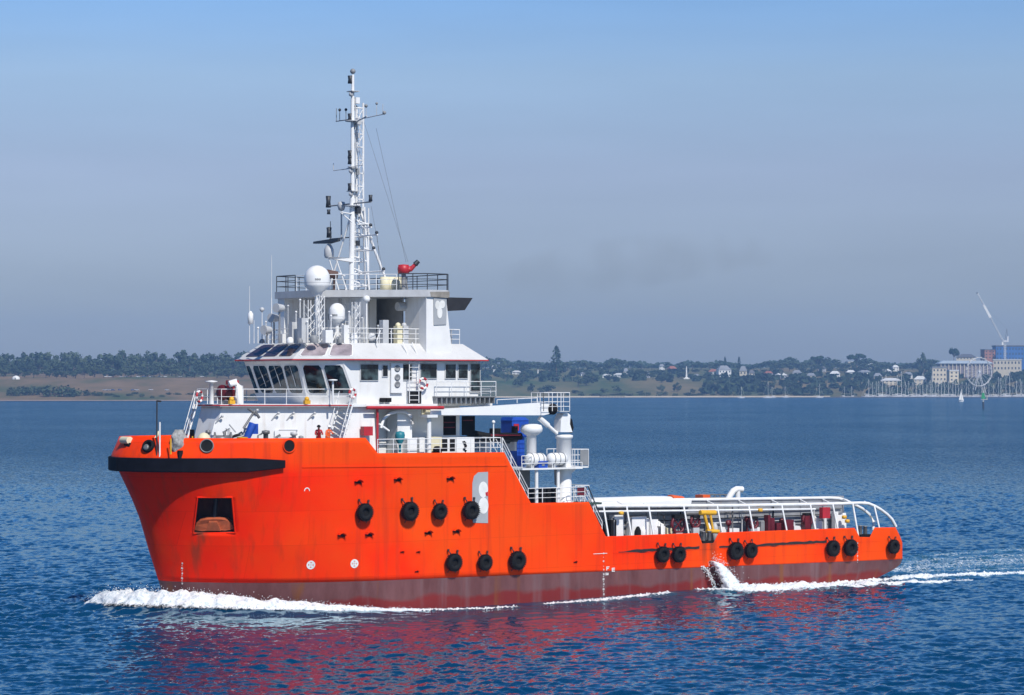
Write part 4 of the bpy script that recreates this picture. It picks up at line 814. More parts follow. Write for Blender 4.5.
for k in range(34):   # pipes, valves, cabinets and vents along the outside of the cargo barrier
    X = 29.5 - k * .74 + rdm.uniform(-.2, .2); typ = rdm.choice(['pipe', 'pipe', 'valve', 'tank', 'box', 'vent'])
    if abs(X - 20.7) < 1.0: continue
    mb = MB(); Y = rdm.uniform(5.4, 6.2)
    if typ == 'pipe': z = rdm.uniform(4.9, 6.3); mb.tube([(X, Y, 3.3), (X, Y, z), (X + .25, Y, z + .1)], .06, 6); mb.build('standing_pipe', rdm.choice([GREYW, STEEL, DARK]), crp)
    elif typ == 'valve': z = rdm.uniform(4.6, 5.6); mb.tube([(X, Y, 3.3), (X, Y, z)], .08, 6); mb.lathe([(0, -.14), (.24, -.1), (.24, .1), (0, .14)], (X, Y, z), (0, 1, 0), 10); mb.build('valve_post', rdm.choice([DKRED, STEEL, GREY]), crp)
    elif typ == 'tank': mb.lathe([(0, 3.3), (.24, 3.32), (.24, 4.7), (.1, 5.0), (0, 5.02)], (X, Y, 0), n=12); mb.build('gas_bottle', rdm.choice([WHITE2, GREYW, DARK]), crp)
    elif typ == 'box': mb.box((X, Y - .3, 4.2), (X + rdm.uniform(.3, .6), Y, rdm.uniform(4.9, 5.6))); mb.build('junction_box', rdm.choice([GREY, WHITE2, GREYW]), crp)
    else: mb.tube([(X, Y, 3.3), (X, Y, 5.1), (X + .3, Y, 5.25), (X + .35, Y, 4.95)], .13, 8); mb.build('vent_pipe', rdm.choice([WHITE2, GREYW]), crp)
for z, r, m_ in ((5.75, .05, STEEL), (4.95, .06, GREYW), (5.3, .035, DARK)):
    mb = MB(); mb.tube([(29.8, 5.33, z), (18, 5.33, z + .03), (5, 5.33, z)], r, 6); mb.build('pipe_run', m_, crp)
# yellow derrick frame over the bulwark gap
mb = MB(); Y = 6.9
for a, b, r in (((700, 512.5), (715, 512.5), .2), ((703.5, 512), (708.5, 531), .13), ((710, 514), (713, 531), .10), ((706.5, 530.8), (718.5, 531.5), .16)): mb.tube([pos(*a, Y), pos(*b, Y)], r, 8)
mb.build('yellow_derrick', YEL, ship)
for p in ((621, 513), (760, 510), (844, 517), (847, 521)): mb = MB(); mb.lathe([(0, -.15), (.2, -.12), (.2, .12), (0, .15)], pos(*p, 6.6), n=10); mb.build('valve_wheel', YEL, crp)
# roller fairleads in the bulwark gaps
for a, b in (((702.5, 541.5), (714.5, 541)), ((860, 535), (870, 536))):
    p, q = pos(*a, 7.3), pos(*b, 7.3); mb = MB(); mb.box((q.x, 6.7, p.z-.5), (p.x, 7.35, p.z + .05)); o = mb.build('roller_fairlead', DARK, ship)
    for f in (.25, .75): c = lerp(p, q, f); r = MB(); r.lathe([(.16, -.2), (.16, .7), (.2, .72), (.2, .78), (0, .8)], V3(c.x, 7.0, c.z), n=10); r.build('roller', STEEL, o)
# starboard side gear seen over the rail
mb = MB(); c0 = at(592, 499, -4.6)[0]; c1 = at(688, 499, -4.6)[0]; prof = [(.0, 0), (.3, .4), (.5, 1.2), (.62, 2.6), (.66, 5), (.66, c0 - c1)]
mb.lathe(prof, (c1, -4.6, 6.05), (1, 0, 0), 14); hc = mb.build('hose_cover', WHITE2, ship)
mb = MB(); a = at(682, 499, -4.6)[0]; b_ = at(670, 499, -4.6)[0]; mb.lathe([(.50, 0), (.66, b_ - a)], (a, -4.6, 6.10), (1, 0, 0), 14); mb.build('orange_patch', ORNG, hc)
mb = MB(); P = [pos(*p, -3.5) for p in ((726, 503), (730, 495.5), (733, 491), (736.5, 489), (742, 489.3))]; mb.tube(P, .26, 10); mb.tube([pos(737.5, 489.5, -3.5), pos(737.5, 503, -3.5)], .22, 10); mb.build('gooseneck_vent', WHITE2, ship)
mb = MB()
for k in range(7): px = 700 + 5*k; mb.tube([pos(px, 502, -4.5), pos(px, 494.5, -4.5)], .05, 5)
for yy in (494.5, 497.5): mb.tube([pos(699, yy, -4.5), pos(732, yy, -4.5)], .06, 5)
mb.build('cargo_rack', STEEL, ship)
mb = MB(); mb.box(tuple(pos(706, 500, -4.2) - V3(0,.5,.3)), tuple(pos(699, 496, -4.2) + V3(0,.5,.1))); mb.build('orange_float', ORNG, ship)
# aft winch housing forward on the cargo deck
mb = MB(); mb.box((27.5, -3.5, 3.25), (30.2, 3.5, 6.2)); mb.build('winch_house', GREYW, ship)

# ------------------------------------------------------------------ things carried on the ship
def tyre_proto():
    t = thing('tyre_fender', '-', 'tyre')
    mb = MB(); prof = []
    for a in np.linspace(0, 2*math.pi, 17): prof.append((0.43 + 0.21*math.cos(a) * (1 if math.cos(a) > 0 else .9), 0.27*math.copysign(abs(math.sin(a))**.7, math.sin(a))))
    mb.lathe(prof, (0,0,0), (0,1,0), 28)
    for k in range(28):
        a = 2*math.pi*k/28; c = V3(math.cos(a)*.635, 0, math.sin(a)*.635); mb.box(tuple(c - V3(.04,.2,.04)), tuple(c + V3(.04,.2,.04)), 0)
    mb.build('tyre', BLACK, t)
    h = MB(); h.lathe([(.30, -.12), (.30, .02), (.20, .04), (0, .04)], (0,0,0), (0,1,0), 18); h.build('hub_hole_shade', DARK, t)  # dark disc paints the shade inside the tyre's centre hole
    for s in (-1, 1):
        c = MB()
        for k in range(5): p = lerp(V3(.28*s, .02, .48), V3(.42*s, -.27, .86), k/5); q = lerp(V3(.28*s, .02, .48), V3(.42*s, -.27, .86), (k+.85)/5); c.tube([p, q], .035 if k % 2 else .05, 5)
        c.box((.42*s-.07, -.33, .80), (.42*s+.07, -.24, .96)); c.build('chain', SOOT, t)
        c = MB(); c.tube([V3(.28*s, .0, -.48), V3(.34*s, -.27, -.78)], .03, 5); c.build('chain', SOOT, t)
    return t
TY = [(362, 512, 'upper hull row, foremost of the four'), (407, 511, 'upper hull row of four, second from the bow'), (437, 511, 'upper hull row of four, third from the bow'), (468, 510, 'overlapping the edge of the grey hull emblem'),
      (451, 562, 'foremost of three just above the maroon band'), (482, 562, 'middle of three just above the maroon band'), (514.5, 560, 'aftmost of three just above the maroon band'),
      (659.5, 554, 'left of the pair ahead of the yellow derrick'), (675.5, 554, 'right of the pair ahead of the yellow derrick'), (732.5, 550.5, 'left of the pair just abaft the water discharge'), (747.5, 550, 'right of the pair just abaft the water discharge'),
      (829.5, 548, 'left of the pair at the after end of the rub mark'), (847, 547.3, 'right of the pair next to the stern draught marks'), (890, 546.2, 'single one on the very stern quarter')]
proto = tyre_proto()
for i, (px, py, w) in enumerate(TY):
    p, n = on_hull(px, py, 0.40); o = proto if i == 0 else copy_tree(proto)
    yaw = math.atan2(n.x, n.y); onship(o, p, -yaw); s = 0.93 + 0.08 * math.sin(i * 2.3)
    o.matrix_world = o.matrix_world @ Matrix.Rotation(R(random.uniform(-6, 6)), 4, 'Y') @ Matrix.Scale(s, 4)
    tag(o, 'black tyre fender, ' + w, 'tyre', 'tyre fenders along the hull')
# anchor housed in the bow pocket
t = thing('anchor', 'rusty orange anchor flukes housed in the square bow pocket', 'anchor', local=(0,0,0))
Pn = lambda px, py, d: (lambda q: q - nrm * d)(on_hull(px, py)[0])
mb = MB(); A = [Pn(*p, .25) for p in ((194.5, 531.5), (195.5, 526.5), (199.5, 522.5), (206, 521), (219, 520.8), (227, 522), (232, 526), (233.5, 530.5), (225, 532), (213, 531), (202, 532.5))]
mb.sheet(A, -nrm, .5); mb.sheet([Pn(*p, .05) for p in ((206, 531), (209, 522.5), (217, 522.5), (221, 531))], -nrm, .3)
ANCH = pbr('rusty_anchor_paint', (0.42,0.09,0.03), 0.75, 0.35, 2.2, streak=0.6, scol=(0.12,0.05,0.025)); mb.build('flukes', ANCH, t)
mb = MB(); mb.tube([Pn(213.5, 523, .7), Pn(214.5, 499, 1.3)], .16, 8); mb.build('shank', SOOT, t)  # near-black colour darkens the shank as shade inside the pocket
# life rings
def lifebuoy(p, label, yaw=0, r=.36):
    t = thing('lifebuoy', label, 'lifebuoy', 'life rings on the superstructure', local=p, rz=yaw)
    for k in range(8):
        pts = [V3(r*math.cos(a), 0, r*math.sin(a)) for a in np.linspace(math.pi/4*k, math.pi/4*(k+1), 5)]
        mb = MB(); mb.tube(pts, .085, 8, caps=False); mb.build('ring_segment', RED if k % 2 == 0 else WHITE2, t)
lifebuoy(pos(423.2, 383.5, 6.45), 'red and white life ring on the wheelhouse side below the dark window')
lifebuoy(pos(199.5, 396.5, 1.0) if False else pos(199.5, 396.5, 0.5), 'red and white life ring on the rail at the head of the forward stairs', .5)
lifebuoy(pos(352.5, 393.5, 6.7), 'red and white life ring on the rail by the wheelhouse corner', .2, .3)
# raft canisters and the big mushroom
for px, Y, w in ((535.5, 6.85, 'forward one'), (557, 6.95, 'after one, next to the crane post')):
    c = pos(px, 451.5, Y); c.z = zp + .62; t = thing('life_raft_canister', f'white life raft canister on the crane platform, {w}', 'life raft', 'life raft canisters on the crane platform', local=c)
    mb = MB(); mb.lathe([(0, -.82), (.30, -.80), (.44, -.62), (.46, -.05), (.46, .05), (.44, .62), (.30, .80), (0, .82)], (0,0,0), (1,0,0), 18); mb.build('canister', WHITE2, t)
    for x in (-.45, 0, .45): mb = MB(); mb.lathe([(.45, -.03), (.485, -.03), (.485, .03), (.45, .03)], (x,0,0), (1,0,0), 18); mb.build('strap', GREY, t)
    mb = MB()
    for x in (-.5, .5): mb.box((x-.05, -.4, -.62), (x+.05, .4, -.36))
    mb.build('cradle', GREYW, t)
c = pos(541.5, 458, 7.1); t = thing('crate', 'small blue box under the life raft canisters', 'crate', local=(c.x, 7.05, zp))
mb = MB(); mb.box((-.4, -.25, .003), (.4, .25, .42)); mb.box((-.43, -.28, .42), (.43, .28, .5)); mb.build('box_body', BLUE, t); mb = MB(); mb.box((-.12, .25, .15), (.12, .28, .27)); mb.build('latch', GREY, t)
# rescue boat and its blue davit box
c = pos(494, 437, 2.6); t = thing('rescue_boat', 'dark inflatable rescue boat with a red stripe behind the foredeck rails', 'boat', local=(c.x, 2.6, 11.3))
mb = MB()
for s in (-1, 1): mb.tube([V3(-1.9, .75*s, .55), V3(1.0, .75*s, .55), V3(1.9, .4*s, .75), V3(2.25, 0, .85)], .27, 10)
mb.build('tube', BLACK, t)
mb = MB(); mb.loft([(-1.9, -.2, 0), (1.6, -.1, .1), (1.6, .1, .1), (-1.9, .2, 0)], [(-1.9, -.7, .5), (2, -.2, .6), (2, .2, .6), (-1.9, .7, .5)]); mb.build('boat_hull', DKRAIL, t)
mb = MB()
for s in (-1, 1): mb.tube([V3(-1.7, 1.0*s, .66), V3(1.0, 1.0*s, .66)], .06, 6)
mb.build('stripe', RED, t, 'red stripe')
mb = MB(); mb.box((-.4, -.3, .6), (.2, .3, 1.15)); mb.box((-2.05, -.2, .5), (-1.75, .2, 1.3)); mb.build('console', DARK, t)
mb = MB(); mb.box((-1.5, -.8, -.52), (-1.3, .8, .15)); mb.box((1.0, -.8, -.52), (1.2, .8, .15)); mb.build('cradle', GREYW, t)
a, b = pos(506.5, 420.5, 1.5), pos(523, 437, 1.5)
t = thing('davit_cabinet', 'tall blue equipment box between the rescue boat and the white mushroom vent', 'box', local=((a.x+b.x)/2, 1.5, 7.0))
w = (a.x - b.x) / 2; mb = MB(); mb.box((-w, -.7, b.z-7), (w, .7, a.z-7)); mb.loft([(-w*1.05, -.75, a.z-7), (w*1.05, -.75, a.z-7), (w*1.05, .75, a.z-7), (-w*1.05, .75, a.z-7)], [(-w*.6, -.7, a.z-6.75), (w*.9, -.7, a.z-6.75), (w*.9, .7, a.z-6.75), (-w*.6, .7, a.z-6.75)]); mb.build('cabinet_body', BLUE, t)
mb = MB(); mb.box((-w*.7, -.5, .02), (w*.2, .5, b.z-7)); mb.build('cabinet_stand', BLUE, t)
mb = MB(); mb.box((w*.2, .7, a.z-7.75), (w*.8, .74, a.z-7.25)); mb.build('label_plate', RED, t)
# mooring net bundle, winch gear and tools on the bow
ctr = pos(185, 438, 4.9)
t = thing('mooring_net', 'grey bundled net hanging over the bow bulwark beside the forward stairs', 'net', local=(ctr.x, hb(ctr.x, 11.9) - .15, 11.75))
mb = MB(); n1, n2 = 14, 10; vs = []; fs = []
for j in range(n2 + 1):
    v = j / n2
    for i in range(n1):
        a = 2*math.pi*i/n1; r = (0.62 + .12*math.sin(3*a+j)) * (math.sin(math.pi * clamp(v, .06, .94)) ** .45); q = noise.noise(V3(i*.7, j*.6, 3.1)) * .18
        vs.append((math.cos(a)*(r+q)*1.0, math.sin(a)*(r+q)*.65, -.75 + 1.65*v))
for j in range(n2):
    for i in range(n1): fs.append((j*n1+i, j*n1+(i+1)%n1, (j+1)*n1+(i+1)%n1, (j+1)*n1+i))
mb.add(vs, fs, 0, True); mb.build('net_bundle', NETTING, t)
mb = MB(); mb.box((-.92, .2, -.75), (-.84, .3, .45)); mb.build('side_post', YEL, t)
mb = MB(); mb.box((.74, .2, -.75), (.82, .3, .3)); mb.build('side_post', YEL, t)
mb = MB(); mb.box((-1.0, -.2, -.7), (-.93, .35, .9)); mb.build('dark_post', DARK, t)
mb = MB(); mb.box((-.8, .3, -1.0), (-.45, .55, -.45)); mb.box((.0, .3, -1.15), (.3, .55, -.5)); mb.build('roller', DARK, t)
def gear(name, label, cat, px, py, Y, zb=ZD): c = pos(px, py, Y); return thing(name, label, cat, local=(c.x, Y, zb)), c
t, c = gear('rope_bale', 'pale yellow rope bale by the forward winch', 'rope', 204, 435, 4.2)
mb = MB(); mb.dome((0,0,.9), .55, n=14, sz=1.35); mb.build('bale', CREAM, t)
t, c = gear('mooring_winch', 'small dark mooring winch below the first deckhouse porthole', 'winch', 223, 432, 4.0)
mb = MB(); mb.lathe([(.5, -.6), (.5, -.5), (.28, -.45), (.28, .45), (.5, .5), (.5, .6)], (0,0,1.15), (1,-.5,0), 16); mb.build('winch_drum', STEEL, t)
mb = MB(); mb.box((-.7, -.45, 0), (.7, .45, .7)); mb.tube([(-.3, .2, .7), (.1, .2, 1.7)], .06, 6); mb.build('winch_frame', GREY, t)
t, c = gear('pipe_rack', 'tangle of grey pipe frame beside the blue hoist on the foredeck', 'frame', 237, 430, 3.9)
mb = MB(); random.seed(5)
for k in range(12): a = V3(random.uniform(-.8,.8), random.uniform(-.4,.4), random.uniform(.2,2.0)); b = V3(random.uniform(-.8,.8), random.uniform(-.4,.4), random.uniform(.6,2.3)); mb.tube([a, b], .05, 5)
for x in (-.6, .6): mb.tube([(x, 0, 0), (x, 0, 1.9)], .06, 6)
mb.build('pipe_frame', GREYW, t); mb = MB(); mb.lathe([(0, -.2), (.4, -.2), (.4, .2), (0, .2)], (0, .1, 1.1), (0,1,0), 12); mb.build('sheave', DARK, t)
t, c = gear('blue_hoist', 'blue hoist with a steel jib leaning on the white deckhouse front', 'hoist', 248, 430, 4.6)
mb = MB(); mb.tube([(0, 0, 0), (.1, 0, 1.2), (-.4, 0, 2.2)], .22, 8, r1=.3); mb.box((-.7, -.2, 1.5), (-.2, .2, 2.2)); mb.build('hoist_body', BLUE, t)
mb = MB(); mb.tube([(.35, 0, 1.9), (-.55, 0, 3.1)], .08, 6); mb.tube([(-.55, 0, 3.1), (-.9, 0, 2.6)], .1, 6); mb.tube([(.0, 0, 3.25), (-.7, 0, 2.8)], .09, 6); mb.build('jib', STEEL, t)
t, c = gear('yellow_bin', 'small yellow bin at the foot of the blue hoist', 'bin', 242.5, 436, 4.9)
mb = MB(); mb.lathe([(.3, 0), (.36, 1.25), (.4, 1.3), (.0, 1.32)], (0,0,0), n=12); mb.build('bin_body', YEL, t); mb = MB(); mb.lathe([(.37, 0), (.4, .05), (.37, .1)], (0,0,.9), n=12); mb.build('band', DARK, t)
rdk = random.Random(8)
for px in (207, 231, 244, 262, 270, 280, 296, 303):   # small bitts, vents and coils along the foot of the deckhouse front
    c = on_chamfer(px, 0) + cn * rdk.uniform(.4, .9); h = rdk.uniform(1.25, 1.75); mb = MB(); w = rdk.uniform(.1, .2)
    if rdk.random() < .5: mb.tube([(c.x, c.y, ZD), (c.x, c.y, ZD + h), (c.x - .25, c.y + .1, ZD + h + .12)], w * .6, 7)
    else: mb.lathe([(w, 0), (w, h - .25), (w * 1.7, h - .2), (w * 1.6, h), (0, h + .05)], (c.x, c.y, ZD), n=10)
    mb.build('deck_fitting', rdk.choice([STEEL, GREYW, DARK, GREY, YEL]), ship)
# bridge deck front: red reel, vents
t, c = gear('fire_hose_reel', 'dark red hose reel with white end cap on the bridge deck ahead of the wheelhouse', 'hose reel', 226, 398, 0.8, 14.33)
mb = MB(); mb.lathe([(.2, -.45), (.55, -.42), (.55, -.3), (.4, -.28), (.4, .28), (.55, .3), (.55, .42), (.2, .45)], (0,0,.8), (1,.3,0), 18); mb.build('reel', DKRED, t); mb = MB(); mb.box((-.45, -.3, 0), (.45, .3, .25)); mb.build('stand', GREY, t)
mb = MB(); mb.box((-.9, .0, .1), (-.5, .5, 1.3)); mb.build('end_cap', WHITE2, t)
mb = MB(); c = pos(211.5, 382, .6); mb.lathe([(.17, 14.33), (.15, c.z - .1), (.42, c.z), (.42, c.z + .06), (0, c.z + .12)], (c.x, .6, 0), n=14); mb.build('mushroom_vent', WHITE2, bdeck)
mb = MB(); c = pos(240, 382, 2.3); mb.tube([(c.x, 2.3, 14.33), (c.x, 2.3, c.z - .3), (c.x + .35, 2.3, c.z), (c.x + .8, 2.2, c.z - .15)], .24, 10); mb.build('gooseneck_vent', WHITE2, bdeck)
mb = MB(); c = pos(233.5, 382.5, 1.6); mb.box((c.x-.3, 1.4, c.z-.15), (c.x+.5, 1.8, c.z+.15)); mb.tube([(c.x, 1.6, 14.3), (c.x, 1.6, c.z)], .07, 6); mb.build('alarm_lamp', RED, bdeck)
for px, py in ((222, 403), (301.5, 402)):
    c = on_chamfer(px + 0.5, 1.0); mb = MB(); mb.box((c.x-.22, c.y+.30, 14.34), (c.x+.22, c.y+.55, 14.60)); mb.dome((c.x, c.y+.42, 14.68), .18, n=8); mb.build('side_light', YEL, bdeck)
mb = MB(); c = pos(332.5, 381, 6.3); mb.tube([(c.x, 6.35, 14.33), (c.x, 6.35, c.z)], .07, 6); mb.lathe([(.1, 0), (.32, .02), (.32, .1), (.1, .12)], (c.x, 6.35, c.z), n=10); mb.build('lamp_post', WHITE2, bdeck)
# bow jackstaff, bow light, roller on the bulwark
X, Z = at(157, 401, 3.2); mb = MB(); mb.tube([(X, 3.2, 10.8), (X, 3.2, Z)], .05, 6); mb.tube([(X, 3.2, Z), (X - .35, 3.1, Z - .02)], .07, 6); mb.build('jackstaff', DKRAIL, ship)
X, Z = at(158.5, 422, 3.2); mb = MB(); mb.tube([(X, 3.4, 10.8), (X, 3.4, Z)], .06, 6); mb.build('bow_post', RAILW, ship)
c, n = on_hull(149, 446.5, 0.02); mb = MB(); mb.lathe([(.28, -.02), (.28, .16), (.42, .2), (.46, .12), (.46, -.03)], c, n, 20); o = mb.build('fairlead', DARK, hull); mb = MB(); mb.lathe([(0, .04), (.2, .06), (.22, .2), (.12, .24), (0, .24)], c + V3(.1, 0, -.12), n, 12); mb.build('roller', STEEL, o)
mb = MB(); mb.tube([pos(152, 443, c.y - .1), pos(156.5, 437, c.y - .5), pos(159, 432, c.y - .9)], .10, 6); mb.build('mooring_line', CREAM, ship)
c, n = on_hull(126.5, 441, 0.02); mb = MB(); mb.tube([c + V3(-.1, -.5, .05), c + V3(-.1, .55, .05)], .26, 10); o = mb.build('bow_roller', CREAM, hull); mb = MB(); mb.box(tuple(c + V3(-.2, -.1, -.38)), tuple(c + V3(.0, .65, -.12))); mb.build('roller_gap', DARK, o)
# hose reels on the after deck
for px, y, Y, r, lab in ((678, 524.5, 6.4, .62, 'round dark red hose reel under the cargo rail, ahead of the yellow derrick'), (695, 522, 6.5, .42, 'small dark red hose reel close ahead of the yellow derrick'), (753, 523, 6.4, .42, 'dark red pump with a black cap behind the pair of tyres abaft the discharge'), (807, 520, 6.3, .45, 'dark red hose reel under the rail near the stern')):
    c = pos(px, y, Y); t = thing('hose_reel', lab, 'hose reel', 'red reels on the after deck', local=(c.x, Y, 3.27)); z = c.z - 3.27
    mb = MB(); mb.tube([V3(r*math.cos(a), 0, z + r*math.sin(a)) for a in np.linspace(0, 2*math.pi, 21)], .12, 8, caps=False); mb.tube([(-r*.7, .0, z - r*.7), (r*.7, 0, z + r*.7)], .05, 5); mb.tube([(-r*.7, .0, z + r*.7), (r*.7, 0, z - r*.7)], .05, 5); mb.build('hose_ring', DKRED, t)
    mb = MB(); mb.box((-.3, -.15, 0), (.3, .15, z - r)); mb.build('stand', GREYW, t); mb = MB(); mb.box((-r*.8, -.2, z + r*.75), (r*.8, .2, z + r*1.25)); mb.build('cap', DARK, t)
# two crew on the foredeck behind the bulwark
def person(label, local, yaw, suit, helmet, lean, arms):
    t = thing('person', label, 'person', 'crew on the foredeck', local=local, rz=yaw)
    J = {}; E = []
    def j(n, p, r, par=None): J[n] = (Vector(p), r); par and E.append((par, n))
    L = lean
    j('pelvis', (0, 0, .95), .16); j('waist', (.06*L, 0, 1.12), .15, 'pelvis'); j('chest', (.20*L, 0, 1.34), .17, 'waist'); j('neckb', (.30*L, 0, 1.48), .075, 'chest'); j('neck', (.34*L, 0, 1.54), .06, 'neckb'); j('head', (.38*L, 0, 1.64), .10, 'neck'); j('crown', (.39*L, 0, 1.72), .085, 'head')
    for s, (ex, ey, ez, hx, hy, hz) in ((1, arms[0]), (-1, arms[1])):
        a = 'l' if s > 0 else 'r'
        j('sh'+a, (.24*L, .19*s, 1.42), .075, 'chest'); j('el'+a, (ex, s*ey, ez), .052, 'sh'+a); j('wr'+a, (hx, s*hy, hz), .036, 'el'+a); j('ha'+a, (hx + .07, s*hy*.95, hz - .02), .035, 'wr'+a)
        for k in range(4): j(f'f{k}'+a, (hx + .13, s*(hy*.95 + (.03 - .02*k)), hz - .01), .010, 'ha'+a); j(f'g{k}'+a, (hx + .165, s*(hy*.95 + (.032 - .021*k)), hz - .045 - .004*k), .008, f'f{k}'+a)
        j('th'+a, (hx + .07, s*(hy*.95) - s*.05, hz + .01), .011, 'ha'+a); j('ti'+a, (hx + .11, s*(hy*.95) - s*.055, hz - .015), .009, 'th'+a)
        j('hp'+a, (0, .10*s, .88), .11, 'pelvis'); j('kn'+a, (.04 + .05*(s > 0), .11*s, .48), .075, 'hp'+a); j('an'+a, (-.02, .11*s, .09), .048, 'kn'+a); j('to'+a, (.16, .13*s, .045), .045, 'an'+a)
    names = list(J); me = bpy.data.meshes.new('body'); me.from_pydata([J[n][0] for n in names], [(names.index(a), names.index(b)) for a, b in E], [])
    o = bpy.data.objects.new('body', me); COL.objects.link(o); md = o.modifiers.new('skin', 'SKIN'); md.use_smooth_shade = True
    for i, n in enumerate(names): v = me.skin_vertices[0].data[i]; v.radius = (J[n][1], J[n][1]); v.use_root = (n == 'pelvis')
    o.modifiers.new('sub', 'SUBSURF').levels = 1
    dg = bpy.context.evaluated_depsgraph_get(); m2 = bpy.data.meshes.new_from_object(o.evaluated_get(dg)); o.modifiers.clear(); o.data = m2
    m2.materials.clear()
    for m in (suit, SKIN, DARK): m2.materials.append(m)
    hands = [J['wrl'][0], J['wrr'][0]]
    for f in m2.polygons:
        c = f.center; f.use_smooth = True
        f.material_index = 1 if c.z > 1.545 or any((c - h).length < .24 and c.x > h.x + .02 for h in hands) else (2 if c.z < .12 else 0)
    o.parent = t
    hc = J['head'][0]; mb = MB(); mb.lathe([(.165, .03), (.15, .035), (.135, .05), (.13, .09), (.10, .15), (.05, .185), (0, .19)], hc, n=16); mb.build('helmet', helmet, t)
    mb = MB(); mb.tube([hc + V3(.10, 0, .01), hc + V3(.135, 0, -.015)], .016, 6); mb.build('nose', SKIN, t)
    for s in (-1, 1): mb = MB(); mb.dome(hc + V3(.095, .035*s, .025), .013, n=6); mb.build('eye', DARK, t)
    mb = MB()
    for s in (-1, 1): mb.tube([V3(.20*L - .14, .10*s, 1.36), V3(.20*L + .17, .10*s, 1.33)], .022, 5)
    mb.build('reflective_band', WHITE2, t)
f1 = on_chamfer(315, 0) + cn * 1.0; f2 = pos(328.5, 437, 7.05); f2.y = hb(f2.x, 10.8) - .55
mb = MB(); mb.box((min(f1.x, f2.x) - .8, 5.2, ZD), (max(f1.x, f2.x) + .9, hb(max(f1.x, f2.x) + .9, 10.8) - .12, ZD + .30)); mb.build('deck_grating', STEEL, ship)
f1.y = min(f1.y + .6, hb(f1.x, 10.8) - .6)
person('crew member in red jacket and dark cap bending behind the orange bulwark', (f1.x, f1.y, ZD + .30), R(60), RED, DARK, 1.2, ((.35, .28, 1.15, .5, .2, 1.2), (.38, .25, 1.2, .55, .15, 1.1)))
person('crew member in orange overalls and white helmet at the foot of the side stairs', (f2.x, f2.y, ZD + .30), R(100), ORNG, WHITE2, .4, ((.2, .30, 1.18, .38, .22, 1.25), (.15, .32, 1.15, .3, .3, 1.0)))

